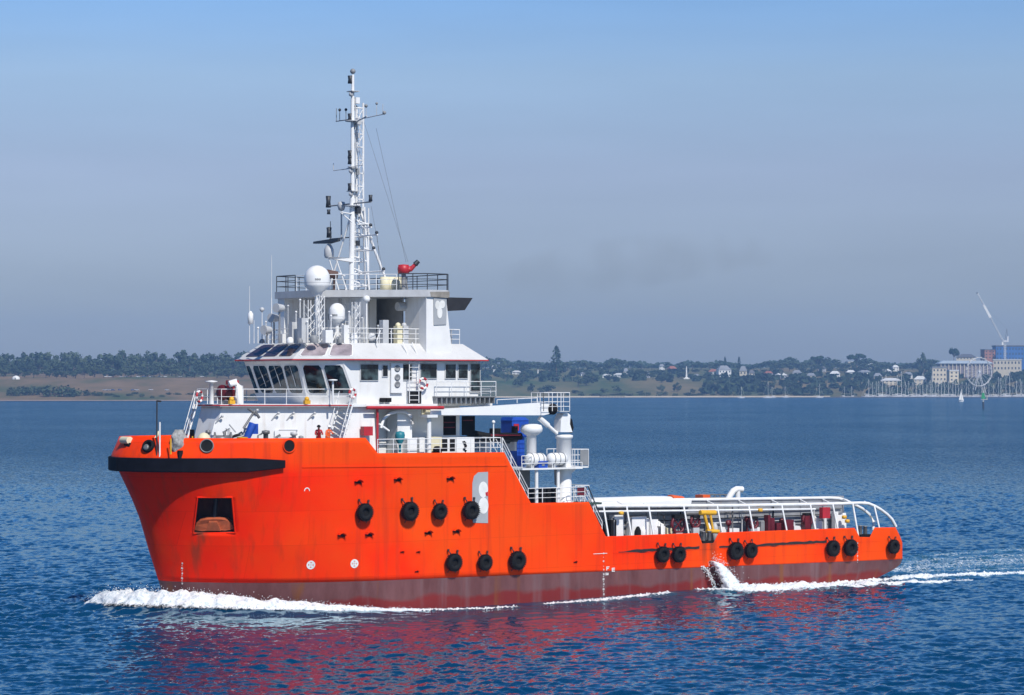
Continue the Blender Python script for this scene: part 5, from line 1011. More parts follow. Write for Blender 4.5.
# ------------------------------------------------------------------ the sea
def water_mat():
    m, t, b, N, L = nodes('sea_water')
    
    tc = N('ShaderNodeTexCoord')
    mp = N('ShaderNodeMapping'); mp.inputs['Scale'].default_value = (1.0, 0.55, 1); mp.inputs['Rotation'].default_value = (0, 0, R(18)); L(tc.outputs['Object'], mp.inputs[0])
    n1 = N('ShaderNodeTexNoise'); n1.inputs['Scale'].default_value = 1.5; n1.inputs['Detail'].default_value = 5; n1.inputs['Roughness'].default_value = 0.6; L(mp.outputs[0], n1.inputs['Vector'])
    g = N('ShaderNodeNewGeometry'); vs_ = N('ShaderNodeVectorMath'); vs_.operation = 'SUBTRACT'; L(n1.outputs['Color'], vs_.inputs[0]); vs_.inputs[1].default_value = (.5,.5,.5)
    vm = N('ShaderNodeVectorMath'); vm.operation = 'SCALE'; L(vs_.outputs[0], vm.inputs[0]); va = N('ShaderNodeVectorMath'); va.operation = 'ADD'; L(vm.outputs[0], va.inputs[0]); L(g.outputs['Normal'], va.inputs[1]); vn = N('ShaderNodeVectorMath'); vn.operation = 'NORMALIZE'; L(va.outputs[0], vn.inputs[0]); 
    # broad cat's-paws of wind change how rough the surface is
    n3 = N('ShaderNodeTexNoise'); n3.inputs['Scale'].default_value = 0.012; n3.inputs['Detail'].default_value = 4; L(mp.outputs[0], n3.inputs['Vector'])
    q3 = N('ShaderNodeMapRange'); q3.inputs[1].default_value = 0.35; q3.inputs[2].default_value = 0.65; q3.inputs[3].default_value = 0.75; q3.inputs[4].default_value = 1.15; L(n3.outputs[0], q3.inputs[0]); spw = N('ShaderNodeSeparateXYZ'); L(tc.outputs['Object'], spw.inputs[0]); fr = N('ShaderNodeMapRange'); fr.inputs[1].default_value = 320; fr.inputs[2].default_value = 620; fr.inputs[3].default_value = .42; fr.inputs[4].default_value = 2.3; L(spw.outputs[1], fr.inputs[0]); fm = N('ShaderNodeMath'); fm.operation = 'MULTIPLY'; L(q3.outputs[0], fm.inputs[0]); L(fr.outputs[0], fm.inputs[1]); ca = N('ShaderNodeAttribute'); ca.attribute_name = 'calm'; cm_ = N('ShaderNodeMath'); cm_.operation = 'MULTIPLY_ADD'; L(ca.outputs['Fac'], cm_.inputs[0]); cm_.inputs[1].default_value = -.55; cm_.inputs[2].default_value = 1.0; cn_ = N('ShaderNodeMath'); cn_.operation = 'MULTIPLY'; L(fm.outputs[0], cn_.inputs[0]); L(cm_.outputs[0], cn_.inputs[1]); L(cn_.outputs[0], vm.inputs['Scale'])
    at_ = N('ShaderNodeAttribute'); at_.attribute_name = 'foam'
    n2 = N('ShaderNodeTexNoise'); n2.inputs['Scale'].default_value = 2.6; n2.inputs['Detail'].default_value = 8; n2.inputs['Roughness'].default_value = 0.7; L(tc.outputs['Object'], n2.inputs['Vector'])
    ad = N('ShaderNodeMath'); ad.operation = 'ADD'; L(at_.outputs['Fac'], ad.inputs[0]); L(n2.outputs[0], ad.inputs[1])
    mr = N('ShaderNodeMapRange'); mr.inputs[1].default_value = 0.98; mr.inputs[2].default_value = 1.18; L(ad.outputs[0], mr.inputs[0])
    # churned, aerated water is paler green-blue round the foam
    mc = N('ShaderNodeMix'); mc.data_type = 'RGBA'; L(at_.outputs['Fac'], mc.inputs[0]); mc.inputs[6].default_value = (0.0006, 0.037, 0.096, 1); mc.inputs[7].default_value = (0.05, 0.17, 0.22, 1)
    d = N('ShaderNodeBsdfDiffuse'); d.inputs[0].default_value = (0.80, 0.84, 0.86, 1)
    fz_ = N('ShaderNodeFresnel'); fz_.inputs[0].default_value = 1.333; L(vn.outputs[0], fz_.inputs['Normal']); fk = N('ShaderNodeMath'); fk.operation = 'MULTIPLY'; L(fz_.outputs[0], fk.inputs[0]); ck = N('ShaderNodeMath'); ck.operation = 'MULTIPLY_ADD'; L(ca.outputs['Fac'], ck.inputs[0]); ck.inputs[1].default_value = .10; ck.inputs[2].default_value = .90; L(ck.outputs[0], fk.inputs[1])
    gl = N('ShaderNodeBsdfGlossy'); gl.inputs['Color'].default_value = (0.80, 0.97, 1.0, 1); gl.inputs['Roughness'].default_value = 0.09; L(vn.outputs[0], gl.inputs['Normal'])
    db = N('ShaderNodeBsdfDiffuse'); L(mc.outputs[2], db.inputs[0]); wm = N('ShaderNodeMixShader'); ff = N('ShaderNodeMapRange'); ff.inputs[1].default_value = 230; ff.inputs[2].default_value = 600; ff.inputs[3].default_value = 1.0; ff.inputs[4].default_value = .74; L(spw.outputs[1], ff.inputs[0]); fj = N('ShaderNodeMath'); fj.operation = 'MULTIPLY'; L(fk.outputs[0], fj.inputs[0]); L(ff.outputs[0], fj.inputs[1]); L(fj.outputs[0], wm.inputs[0]); L(db.outputs[0], wm.inputs[1]); L(gl.outputs[0], wm.inputs[2])
    mx = N('ShaderNodeMixShader'); L(mr.outputs[0], mx.inputs[0]); L(wm.outputs[0], mx.inputs[1]); L(d.outputs[0], mx.inputs[2])
    L(mx.outputs[0], t.nodes['Material Output'].inputs[0]); return m
WATER = water_mat()
def wpt(px, py): d = CAM_H * F / (py - HORY); return ((px - 512) / F * d, d)
FOAM = [  # polyline of photo points on the water, half width in metres at each point, strength
    ([(395, 609.3), (440, 608), (512, 605)], [.9, 1.3, .8], .72), ([(548, 602.5), (600, 600), (665, 595.5)], [.8, 1.6, 1.0], .70), ([(335, 606), (395, 609)], [.5, .4], .6),
    ([(700, 591), (722, 592.2), (760, 591), (800, 586.5), (850, 581.5), (905, 577.5), (960, 575), (1024, 573.2), (1130, 571)], [.8, 2.0, 2.8, 2.8, 2.6, 2.4, 2.0, 1.7, 1.5], .80),
    ([(893, 572), (930, 568), (975, 565), (1030, 563), (1130, 560)], [2.0, 2.6, 2.4, 2.2, 2], .52), ([(900, 565), (940, 559.5), (985, 557), (1060, 554)], [2.4, 2.6, 2.4, 2], .50), ([(905, 560), (960, 553), (1010, 549), (1100, 546)], [1.5, 1.4, 1.3, 1.2], .42),
    ([(900, 568), (1000, 562), (1150, 556)], [7, 10, 11], .5), ([(905, 572), (960, 570.5), (1040, 568)], [2, 2.2, 2], .52), ([(930, 556), (1010, 550), (1100, 546)], [2, 2, 2], .50), ([(930, 563.5), (990, 560), (1100, 556)], [1.6, 1.6, 1.6], .52), ([(870, 574.5), (905, 569), (930, 566)], [1.6, 1.8, 1.6], .55), ([(90, 602.5), (180, 605), (260, 606), (330, 606.5)], [1.2, 1.6, 1.4, .9], .72)]
BOWC = [(46, 9.0), (50, 8.7), (54, 8.2), (57.5, 7.2), (60.5, 5.4), (62.8, 3.2), (64.2, 1.0), (65.2, -1.5), (65.6, -4.0), (65.3, -6.5), (64.6, -8.6)]
BOWR = [.02, .12, .30, .48, .60, .66, .66, .62, .52, .34, .10]
def make_water():
    dn = [30, 60, 90, 110, 122]; d = 128.0; fine = []
    while d < 420: fine.append(d); d += max(0.20, 0.20 * (d / 150) ** 1.9)
    far = []
    while d < 3600: far.append(d); d *= 1.011
    D = np.array(dn + fine + far)
    u = np.concatenate([np.linspace(-.62, -.235, 24), np.linspace(-.23, .23, 1000), np.linspace(.235, .62, 24)])
    X = np.outer(D, u).astype(np.float64); Y = np.repeat(D[:, None], len(u), 1); Zz = np.zeros_like(X)
    near = (Y < 460)
    wind = R(-62)
    for k in range(110):
        lam = 0.38 * (3.4 / 0.38) ** rng.random(); th = wind + rng.normal(0, 0.75); kk = 2 * math.pi / lam
        slope = 0.045 * (1.0 if lam < .9 else 0.60); a = slope / kk
        ph = rng.random() * 6.283; arg = kk * (X * math.cos(th) + Y * math.sin(th)) + ph
        Zz += a * np.sin(arg) + 0.25 * a * np.sin(2 * arg + 1.57)
    gust = 0.5 + 0.25 * np.sin(X * .11 + 2.1 * np.sin(Y * .05 + X * .03)) * np.sin(Y * .061 + 1.7 * np.sin(X * .07)) + 0.35 * np.sin(X * .031 + 1.3 * np.sin(Y * .017)) * np.sin(Y * .023 + 1.1 * np.sin(X * .019 + 2))
    Zz *= np.clip(0.45 + 1.05 * gust, 0.45, 1.45); Zz *= np.clip((600 - Y) / 200, 0.0, 1.0)
    foam = np.zeros_like(X)
    LX = (X - ORIG.x) * HX + (Y - ORIG.y) * HY; LY = (X - ORIG.x) * PX_ + (Y - ORIG.y) * PY_
    sm = lambda v, a, b: np.clip((v - a) / (b - a), 0, 1)
    calm = sm(LX, 14, 34) * sm(-LX, -72, -62) * sm(LY, -8, 4) * sm(-LY, -32, -14)
    Zz *= 1 - .74 * calm
    sel = (Y > 125) & (Y < 300)
    xs_, ys_ = X[sel], Y[sel]; fv = np.zeros_like(xs_); hv = np.zeros_like(xs_)
    for pl, wd, st in FOAM:
        P = [wpt(*p) for p in pl]
        for (a, b, w0, w1) in zip(P[:-1], P[1:], wd[:-1], wd[1:]):
            ax, ay = a; bx, by = b; L2 = (bx-ax)**2 + (by-ay)**2; tt = np.clip(((xs_-ax)*(bx-ax) + (ys_-ay)*(by-ay)) / L2, 0, 1)
            dd = np.hypot(xs_ - (ax + tt*(bx-ax)), ys_ - (ay + tt*(by-ay))); w = w0 + (w1-w0)*tt
            g = st * np.exp(-(dd / w) ** 2); fv = np.maximum(fv, g)
    # ship-made swell: a hump at the shoulder of the bow and along the wake edge
    lx = (xs_ - ORIG.x) * HX + (ys_ - ORIG.y) * HY; ly = (xs_ - ORIG.x) * PX_ + (ys_ - ORIG.y) * PY_
    hump = np.zeros_like(lx)
    for (a, b, h0, h1) in zip(BOWC[:-1], BOWC[1:], BOWR[:-1], BOWR[1:]):
        L2 = (b[0]-a[0])**2 + (b[1]-a[1])**2; tt = np.clip(((lx-a[0])*(b[0]-a[0]) + (ly-a[1])*(b[1]-a[1])) / L2, 0, 1); dd = np.hypot(lx - a[0] - tt*(b[0]-a[0]), ly - a[1] - tt*(b[1]-a[1])); hump = np.maximum(hump, (h0 + (h1-h0)*tt) * np.exp(-(dd / 2.3) ** 2))
    hump += 0 - np.exp(-((lx - 44) / 9) ** 2) * np.exp(-((np.abs(ly) - 9) / 3.5) ** 2) * .18 + np.exp(-((lx - 24) / 7) ** 2) * np.exp(-((np.abs(ly) - 10) / 3) ** 2) * .22
    Zs = Zz[sel]; Zs += hump + fv * rng.normal(0.10, 0.07, fv.shape) * (fv > .3); Zz[sel] = Zs; foam[sel] = fv
    nr, nc = X.shape; co = np.stack([X, Y, Zz], -1).reshape(-1, 3)
    idx = np.arange(nr * nc).reshape(nr, nc); q = np.stack([idx[:-1, :-1], idx[:-1, 1:], idx[1:, 1:], idx[1:, :-1]], -1).reshape(-1, 4)
    me = bpy.data.meshes.new('sea'); me.vertices.add(len(co)); me.vertices.foreach_set('co', co.ravel())
    me.loops.add(q.size); me.loops.foreach_set('vertex_index', q.ravel()); me.polygons.add(len(q)); me.polygons.foreach_set('loop_start', np.arange(0, q.size, 4)); me.polygons.foreach_set('loop_total', np.full(len(q), 4))
    me.polygons.foreach_set('use_smooth', np.ones(len(q), bool)); me.update(); me.validate()
    at_ = me.attributes.new('foam', 'FLOAT', 'POINT'); at_.data.foreach_set('value', foam.ravel().astype(np.float32))
    ac = me.attributes.new('calm', 'FLOAT', 'POINT'); ac.data.foreach_set('value', calm.ravel().astype(np.float32))
    me.materials.append(WATER); o = bpy.data.objects.new('sea', me); COL.objects.link(o); tag(o, 'choppy blue bay water with the ship\'s reflection and wake', None, kind='structure'); return o
make_water()
FOAMM, _t, _b, _N, _L = nodes('white_water')
_b.inputs['Roughness'].default_value = 0.9; _b.inputs['Specular IOR Level'].default_value = 0.1
_n = _N('ShaderNodeTexNoise'); _n.inputs['Scale'].default_value = 3.5; _n.inputs['Detail'].default_value = 8; _n.inputs['Roughness'].default_value = .75; _c = _N('ShaderNodeTexCoord'); _L(_c.outputs['Object'], _n.inputs['Vector'])
_r = _N('ShaderNodeValToRGB'); _r.color_ramp.elements[0].position = .34; _r.color_ramp.elements[1].position = .52; _r.color_ramp.elements[0].color = (.38,.50,.56,1); _r.color_ramp.elements[1].color = (.84,.86,.87,1); _L(_n.outputs[0], _r.inputs[0]); _L(_r.outputs[0], _b.inputs['Base Color'])
_p = _N('ShaderNodeBump'); _p.inputs['Strength'].default_value = .9; _p.inputs['Distance'].default_value = .15; _L(_n.outputs[0], _p.inputs['Height']); _L(_p.outputs[0], _b.inputs['Normal'])
_a = _N('ShaderNodeAttribute'); _a.attribute_name = 'thin'; _k = _N('ShaderNodeMath'); _k.operation = 'SUBTRACT'; _L(_n.outputs[0], _k.inputs[0]); _L(_a.outputs['Fac'], _k.inputs[1]); _q = _N('ShaderNodeMapRange'); _q.inputs[1].default_value = -.36; _q.inputs[2].default_value = -.16; _L(_k.outputs[0], _q.inputs[0]); _L(_q.outputs[0], _b.inputs['Alpha'])
def spray(mb, c, n, s, r0, r1):
    for _ in range(n):
        p = c + V3(*(rng.normal(0, s[i]) for i in range(3)))
        if p.z < 0.02: continue
        r = rng.uniform(r0, r1); mb.add([p + V3(r,0,0), p + V3(-r*.7,r,0), p + V3(-r*.7,-r,0), p + V3(0,0,r*1.3), p - V3(0,0,r*1.1)], [(0,1,3),(1,2,3),(2,0,3),(1,0,4),(2,1,4),(0,2,4)], 0, True)
def ridge(name, label, crest, H, Wd, n_len=260, n_ac=26, spr=900, seed=1, amp=.34, rise=None):
    """a breaking crest along a polyline of ship-local points: lumpy white water and thrown drops"""
    cr = [Vector((x, y, 0)) for x, y in crest]; s = [0]
    for a, b in zip(cr[:-1], cr[1:]): s.append(s[-1] + (b - a).length)
    mb = MB(); vs = []; fs = []; ed = []
    def ev(arr, d): return float(np.interp(d, s, arr))
    tops = []
    for i in range(n_len + 1):
        d = s[-1] * i / n_len; p = V3(ev([c.x for c in cr], d), ev([c.y for c in cr], d), 0); q = V3(ev([c.x for c in cr], d + .3), ev([c.y for c in cr], d + .3), 0); r0 = V3(ev([c.x for c in cr], d - .3), ev([c.y for c in cr], d - .3), 0)
        t = (q - r0).normalized(); nn = V3(t.y, -t.x, 0); h = ev(H, d); w = ev(Wd, d)
        for j in range(n_ac + 1):
            v = j / n_ac * 2 - 1; k1 = noise.fractal(V3(d*.9 + seed*9, v*1.6, seed), 1.0, 2.1, 5); k2 = noise.noise(V3(d*4.1, v*6, seed + 5.0))
            sh = (math.cos(v * math.pi / 2) ** 1.2); z = h * sh * (1 + amp*.8*k1 + amp*.34*k2) - .22 + .05*k2 + (float(np.interp(d, s, rise)) if rise else 0)
            pp = p + nn * (v * w * (1 + .25*k1)) + V3(0, 0, z); vs.append(pp)
            ed.append(min(1.0, abs(v)**1.5 + max(0, .28 - h) * 1.6))
            if j == n_ac // 2: tops.append((pp.copy(), h))
    m = n_ac + 1
    for i in range(n_len):
        for j in range(n_ac): fs.append((i*m+j, (i+1)*m+j, (i+1)*m+j+1, i*m+j+1))
    mb.add(vs, fs, 0, True)
    for _ in range(spr): p, h = tops[int(rng.integers(len(tops)))]; spray(mb, p + V3(0, 0, -.1), 2, (.4, .4, .05 + .16*h), .012, .04)
    o = mb.build(name, FOAMM); a_ = o.data.attributes.new('thin', 'FLOAT', 'POINT'); a_.data.foreach_set('value', ed + [0.0] * (len(o.data.vertices) - len(ed))); o.matrix_world = SHIP_M; tag(o, label, None, kind='stuff'); return o
ridge('bow_wave', 'white breaking bow wave curling round the stem', [(46, 9.0), (50, 8.7), (54, 8.2), (57.5, 7.2), (60.5, 5.4), (62.8, 3.2), (64.2, 1.0), (65.2, -1.5), (65.6, -4.0), (65.3, -6.5), (64.6, -8.6)], [.10, .24, .42, .62, .82, 1.0, 1.08, 1.02, .95, .62, .10], [.35, .6, .85, 1.1, 1.3, 1.5, 1.6, 1.6, 1.5, 1.1, .5], spr=900, rise=BOWR)
ridge('wake_foam', 'white foam crest thrown up along the after hull side', [(21.5, 8.6), (19.5, 9.4), (16, 9.8), (12, 9.9), (7, 10.2), (1, 10.8), (-6, 11.6)], [.25, .65, .62, .45, .38, .30, .10], [.5, 1.1, 1.4, 1.4, 1.4, 1.3, .7], spr=500, seed=3, amp=.7)
# overboard discharge falling from the notch in the hull side
mb = MB(); P = [pos(*p, 7.5 + o_) for p, o_ in (((712, 562), .1), (716.5, 564), (720, 567), (725, 574), (729.5, 582), (734, 590), (736, 595))] if False else None
pts = [pos(712.5, 561.5, 7.55), pos(716.5, 563, 7.9), pos(720.5, 567, 8.2), pos(725, 573.5, 8.55), pos(729.5, 581, 8.85), pos(734, 589, 9.1), pos(736, 593, 9.3)]
n = 14; vs = []; fs = []; M_ = 40
for i in range(M_ + 1):
    f = i / M_ * (len(pts) - 1); k = min(int(f), len(pts) - 2); p = lerp(pts[k], pts[k+1], f - k); r = .30 + .75 * (i / M_) ** 1.1
    for j in range(n): a = 2*math.pi*j/n; q = 1 + .38*noise.fractal(V3(i*.35, math.cos(a)*1.7, math.sin(a)*1.7), 1.0, 2.0, 4); vs.append(p + V3(math.cos(a)*r*q, math.sin(a)*.7*r*q, .25*r*math.sin(a+1)*q))
for i in range(M_):
    for j in range(n): fs.append((i*n+j, i*n+(j+1)%n, (i+1)*n+(j+1)%n, (i+1)*n+j))
mb.add(vs, fs, 0, True)
for i in range(1, M_): f = i / M_ * (len(pts)-1); k = min(int(f), len(pts)-2); spray(mb, lerp(pts[k], pts[k+1], f-k), 16, (.25+.4*i/M_, .2, .25+.35*i/M_), .012, .04)
P2 = [pos(702, 567, 7.55), pos(707, 571, 7.7), pos(711, 578, 7.9), pos(715, 587, 8.0), pos(716.5, 593, 8.1)]
for k in range(4):
    for q in np.linspace(0, 1, 10): spray(mb, lerp(P2[k], P2[k+1], float(q)), 5, (.08, .06, .10), .02, .06)
o = mb.build('discharge_water', FOAMM); o.matrix_world = SHIP_M; tag(o, 'white water jet pouring from the hull side below the yellow derrick', None, kind='stuff')

# ------------------------------------------------------------------ the far shore
SPX = [-500, -200, 0, 250, 420, 480, 560, 825, 1024, 1500]; SD = [2430, 2500, 2545, 2550, 2800, 3120, 3190, 3240, 3270, 3350]
def shore(px): return float(np.interp(px, SPX, SD))
HT = [-60, 0, 12, 40, 120, 180, 340, 430, 900, 1500, 2600]
HL = [-2.5, .1, .8, 2.4, 7.2, 11.2, 21, 23.5, 30, 36, 40]; HRt = [-2.5, .1, .9, 2.2, 6.5, 10, 19, 23, 38, 46, 50]
def ground(px, d):
    t = d - shore(px); k = clamp((px - 280) / 180); z = lerp(float(np.interp(t, HT, HL)), float(np.interp(t, HT, HRt)), k)
    if t > 30: z += 1.6 * noise.noise(V3(px * .02, d * .006, 0)) * clamp((t - 30) / 150)
    return z
def bw(px, d): return (px - 512) / F * d
def y_of(z, d): return HORY - (z - CAM_H) * F / d
def d_for(px, y, t0=2, t1=1400):
    for t in np.arange(t0, t1, 4):
        d = shore(px) + t
        if y_of(ground(px, d), d) <= y: return d
    return shore(px) + t1
def land_mat():
    m, t, b, N, L = nodes('dry_grass_land')
    tc = N('ShaderNodeTexCoord'); n1 = N('ShaderNodeTexNoise'); n1.inputs['Scale'].default_value = 0.012; n1.inputs['Detail'].default_value = 6; n1.inputs['Roughness'].default_value = .6
    mp = N('ShaderNodeMapping'); mp.inputs['Scale'].default_value = (1, .35, 1); L(tc.outputs['Object'], mp.inputs[0]); L(mp.outputs[0], n1.inputs['Vector'])
    r = N('ShaderNodeValToRGB'); e = r.color_ramp.elements; e[0].position = .36; e[1].position = .66; e[0].color = (.065,.085,.03,1); e[1].color = (.25,.165,.09,1); k = e.new(.5); k.color = (.17,.12,.062,1); L(n1.outputs[0], r.inputs[0])
    at_ = N('ShaderNodeAttribute'); at_.attribute_name = 'green'; mg = N('ShaderNodeMix'); mg.data_type = 'RGBA'; L(at_.outputs['Fac'], mg.inputs[0]); L(r.outputs[0], mg.inputs[6])
    r2 = N('ShaderNodeValToRGB'); e = r2.color_ramp.elements; e[0].position = .4; e[1].position = .6; e[0].color = (.05,.085,.025,1); e[1].color = (.14,.13,.055,1); L(n1.outputs[0], r2.inputs[0]); L(r2.outputs[0], mg.inputs[7])
    L(mg.outputs[2], b.inputs['Base Color']); b.inputs['Roughness'].default_value = .95; b.inputs['Specular IOR Level'].default_value = .1; return m
def make_land():
    PXs = np.linspace(-420, 1440, 250); T = [-60, 0, 6, 12, 25, 40, 60, 90, 120, 150, 180, 220, 260, 300, 340, 380, 430, 520, 640, 780, 900, 1100, 1400, 1900, 2600]
    vs = []; g = []
    for t in T:
        for px in PXs: d = shore(px) + t; vs.append((bw(px, d), d, ground(px, d))); g.append(clamp((px - 440) / 60) * (lerp(0.85, 0.45, clamp((px - 560) / 200)) if t > 20 else 0))
    nc = len(PXs); fs = [(i*nc+j, i*nc+j+1, (i+1)*nc+j+1, (i+1)*nc+j) for i in range(len(T)-1) for j in range(nc-1)]
    me = bpy.data.meshes.new('hills'); me.from_pydata(vs, [], fs); me.polygons.foreach_set('use_smooth', [True]*len(fs)); a = me.attributes.new('green', 'FLOAT', 'POINT'); a.data.foreach_set('value', g)
    me.materials.append(land_mat()); o = bpy.data.objects.new('hills', me); COL.objects.link(o); tag(o, 'brown grassy foreshore rising to wooded ground', None, kind='structure')
    SAND = pbr('beach_sand', (.50,.42,.30), .95, .15, .1); vs = []
    for px in np.linspace(300, 830, 60):
        for t in (-4, 5, 14): d = shore(px) + t; vs.append((bw(px, d), d, ground(px, d) + .35 + (.5 if t > 10 else 0)))
    fs = [(i*3+j, (i+1)*3+j, (i+1)*3+j+1, i*3+j+1) for i in range(59) for j in range(2)]
    mb = MB(); mb.add(vs, fs); tag(mb.build('beach', SAND), 'narrow pale sand beach along the far shore', None, kind='structure')
    vs = []
    for px in np.linspace(-300, 300, 50):
        for t in (-3, 4, 9): d = shore(px) + t; vs.append((bw(px, d), d, ground(px, d) + .3))
    fs = [(i*3+j, (i+1)*3+j, (i+1)*3+j+1, i*3+j+1) for i in range(49) for j in range(2)]
    mb = MB(); mb.add(vs, fs); tag(mb.build('beach', pbr('mud_beach', (.34,.24,.18), .95, .2, .1)), 'brown mud beach below the grassy shore', None, kind='structure')
make_land()
# trees: crowns of many small leaf clumps, tapered trunk and limbs
def leaf_mat(name, c0, c1):
    m, t, b, N, L = nodes(name); oi = N('ShaderNodeObjectInfo'); g = N('ShaderNodeNewGeometry'); tc = N('ShaderNodeTexCoord'); nz = N('ShaderNodeTexNoise'); nz.inputs['Scale'].default_value = 2.2; nz.inputs['Detail'].default_value = 3; L(tc.outputs['Object'], nz.inputs['Vector'])
    a = N('ShaderNodeMath'); a.operation = 'MULTIPLY_ADD'; L(oi.outputs['Random'], a.inputs[0]); a.inputs[1].default_value = .6; L(nz.outputs[0], a.inputs[2])
    r = N('ShaderNodeValToRGB'); r.color_ramp.elements[0].position = .35; r.color_ramp.elements[1].position = 1.15; r.color_ramp.elements[0].color = (*c0, 1); r.color_ramp.elements[1].color = (*c1, 1); L(a.outputs[0], r.inputs[0])
    L(r.outputs[0], b.inputs['Base Color']); b.inputs['Roughness'].default_value = .8; b.inputs['Specular IOR Level'].default_value = .15; return m
LEAF = leaf_mat('eucalypt_foliage', (.022,.042,.026), (.07,.095,.05)); LEAFD = leaf_mat('pine_foliage', (.012,.03,.018), (.03,.055,.025)); BARK = pbr('bark', (.14,.10,.075), .9, .3)
def leafcloud(mb, pts, size, rnd):
    for p, nrm_ in pts:
        n = (Vector(nrm_) + V3(rnd.gauss(0,.5), rnd.gauss(0,.5), rnd.gauss(0,.5) + .25)).normalized(); a = n.orthogonal().normalized(); b = n.cross(a); s = size * rnd.uniform(.6, 1.4); ph = rnd.uniform(0, 6.28)
        q = [Vector(p) + (a*math.cos(ph + k*1.2566) + b*math.sin(ph + k*1.2566)) * s * rnd.uniform(.6, 1.1) for k in range(5)]; mb.add(q, [(0,1,2,3,4)], 1)
def tree_mesh(kind, seed):
    """unit tree: height 1, spread about 1"""
    rnd = random.Random(seed); mb = MB(); pts = []
    if kind == 'broad':
        mb.tube([(0,0,-.12), (rnd.uniform(-.02,.02),0,.3), (rnd.uniform(-.05,.05),0,.62)], .035, 6, r1=.014)
        for k in range(rnd.randint(9, 12)):
            c = V3(rnd.uniform(-.34,.34), rnd.uniform(-.34,.34), rnd.uniform(.26,.84)); c.x *= 1.1 - .5*abs(c.z-.55); r = rnd.uniform(.13,.22); mb.tube([(0,0,rnd.uniform(.2,.5)), c], .012, 4)
            for _ in range(46): d = V3(rnd.gauss(0,1), rnd.gauss(0,1), rnd.gauss(0,1)).normalized(); pts.append((c + V3(d.x*r, d.y*r, d.z*r*.8) * rnd.uniform(.55, 1.05), d))
        leafcloud(mb, pts, .055, rnd)
    elif kind == 'conifer':
        mb.tube([(0,0,-.1), (0,0,.98)], .03, 6, r1=.004)
        for k in range(30):
            z = .10 + .88*k/30; w = .46*(1 - z)**.8 * (.75 + .35*(k % 2)) + .012
            for j in range(12): a = 2*math.pi*j/12 + k*.5; rr = w*rnd.uniform(.35,1.08); pts.append((V3(math.cos(a)*rr, math.sin(a)*rr, z - rr*.12), (math.cos(a)*.5, math.sin(a)*.5, .8)))
        leafcloud(mb, pts, .045, rnd)
    elif kind == 'umbrella':
        mb.tube([(0,0,-.1), (.05,0,.35), (.02,0,.72)], .04, 6, r1=.02)
        for k in range(9):
            a = 2*math.pi*k/9; c = V3(math.cos(a)*rnd.uniform(.12,.38), math.sin(a)*rnd.uniform(.12,.38), rnd.uniform(.74,.88)); mb.tube([(.02,0,.6), c], .014, 4)
            for _ in range(50): d = V3(rnd.gauss(0,1), rnd.gauss(0,1), rnd.gauss(0,1)).normalized(); pts.append((c + V3(d.x*.15, d.y*.15, d.z*.075), d))
        leafcloud(mb, pts, .05, rnd)
    else:  # bush
        for k in range(6):
            c = V3(rnd.uniform(-.4,.4), rnd.uniform(-.4,.4), rnd.uniform(.1,.6)); r = rnd.uniform(.2,.34); mb.tube([(0,0,-.1), c], .015, 4)
            for _ in range(46): d = V3(rnd.gauss(0,1), rnd.gauss(0,1), rnd.gauss(0,1)).normalized(); pts.append((c + d*r*rnd.uniform(.6,1.05), d))
        leafcloud(mb, pts, .075, rnd)
    o = mb.build(kind, [BARK, LEAFD if kind in ('conifer', 'umbrella') else LEAF]); me = o.data; bpy.data.objects.remove(o); return me
TM = {'broad': [tree_mesh('broad', s) for s in range(9)], 'conifer': [tree_mesh('conifer', 50+s) for s in range(2)], 'umbrella': [tree_mesh('umbrella', 70+s) for s in range(2)], 'bush': [tree_mesh('bush', 90+s) for s in range(4)]}
RT = random.Random(11)
def tree(px, d, ytop, wpx, label, group, kind='broad', name='tree'):
    zg = ground(px, d) - .3; zt = CAM_H + (HORY - ytop) * d / F; h = max(3.0, zt - zg); w = wpx * d / F
    o = bpy.data.objects.new(name, RT.choice(TM[kind])); COL.objects.link(o); o.location = (bw(px, d), d, zg); o.rotation_euler = (0, 0, RT.uniform(0, 6.28)); o.scale = (w, w, h)
    return tag(o, label, 'bush' if kind == 'bush' else 'tree', group)
LO = ([-60,-20,0,15,37,54,73,93,107,120,132,156,171,193,207,232,262,300], [353,352,353,352.5,349.5,352.5,351,353.7,352,346.6,351.5,349.5,352.5,348.3,352.5,349.5,351,352])
px = -45.0
while px < 285: tree(px, shore(px) + RT.uniform(640, 760), float(np.interp(px, *LO)) + RT.uniform(-.8, 1.5), RT.uniform(18, 27), 'tall dark tree on the skyline of the wood left of the ship', 'skyline trees of the left wood'); px += RT.uniform(8.5, 12.5)
px = -45.0
while px < 285: tree(px, shore(px) + RT.uniform(480, 600), RT.uniform(355, 363), RT.uniform(13, 22), 'dark tree inside the wood left of the ship, below the skyline', 'inner trees of the left wood'); px += RT.uniform(8.5, 12.5)
px = -45.0
while px < 285: tree(px, shore(px) + RT.uniform(385, 450), RT.uniform(363, 371), RT.uniform(10, 19), 'dark tree at the front edge of the wood above the brown field', 'front edge trees of the left wood'); px += RT.uniform(8.5, 12.5)
for px, yt, w in ((13, 385, 14), (22, 382.5, 17), (33, 383.5, 16), (43, 384.5, 14), (52, 382.5, 18), (61, 381, 18), (70, 383.5, 16), (78, 387, 14), (90, 388, 12), (99, 390.5, 13), (108, 392, 10)): tree(px, shore(px) + RT.uniform(60, 85), yt, w, 'dark shrub in the thicket on the brown shore at the far left', 'shrubs of the shore thicket at the far left', 'bush', 'bush')
for px in range(118, 262, 9): tree(px + RT.uniform(-3, 3), shore(px) + RT.uniform(40, 110), RT.uniform(392, 396), RT.uniform(5, 10), 'low scrubby bush on the brown shore ahead of the ship', 'low scrub on the left shore', 'bush', 'bush')
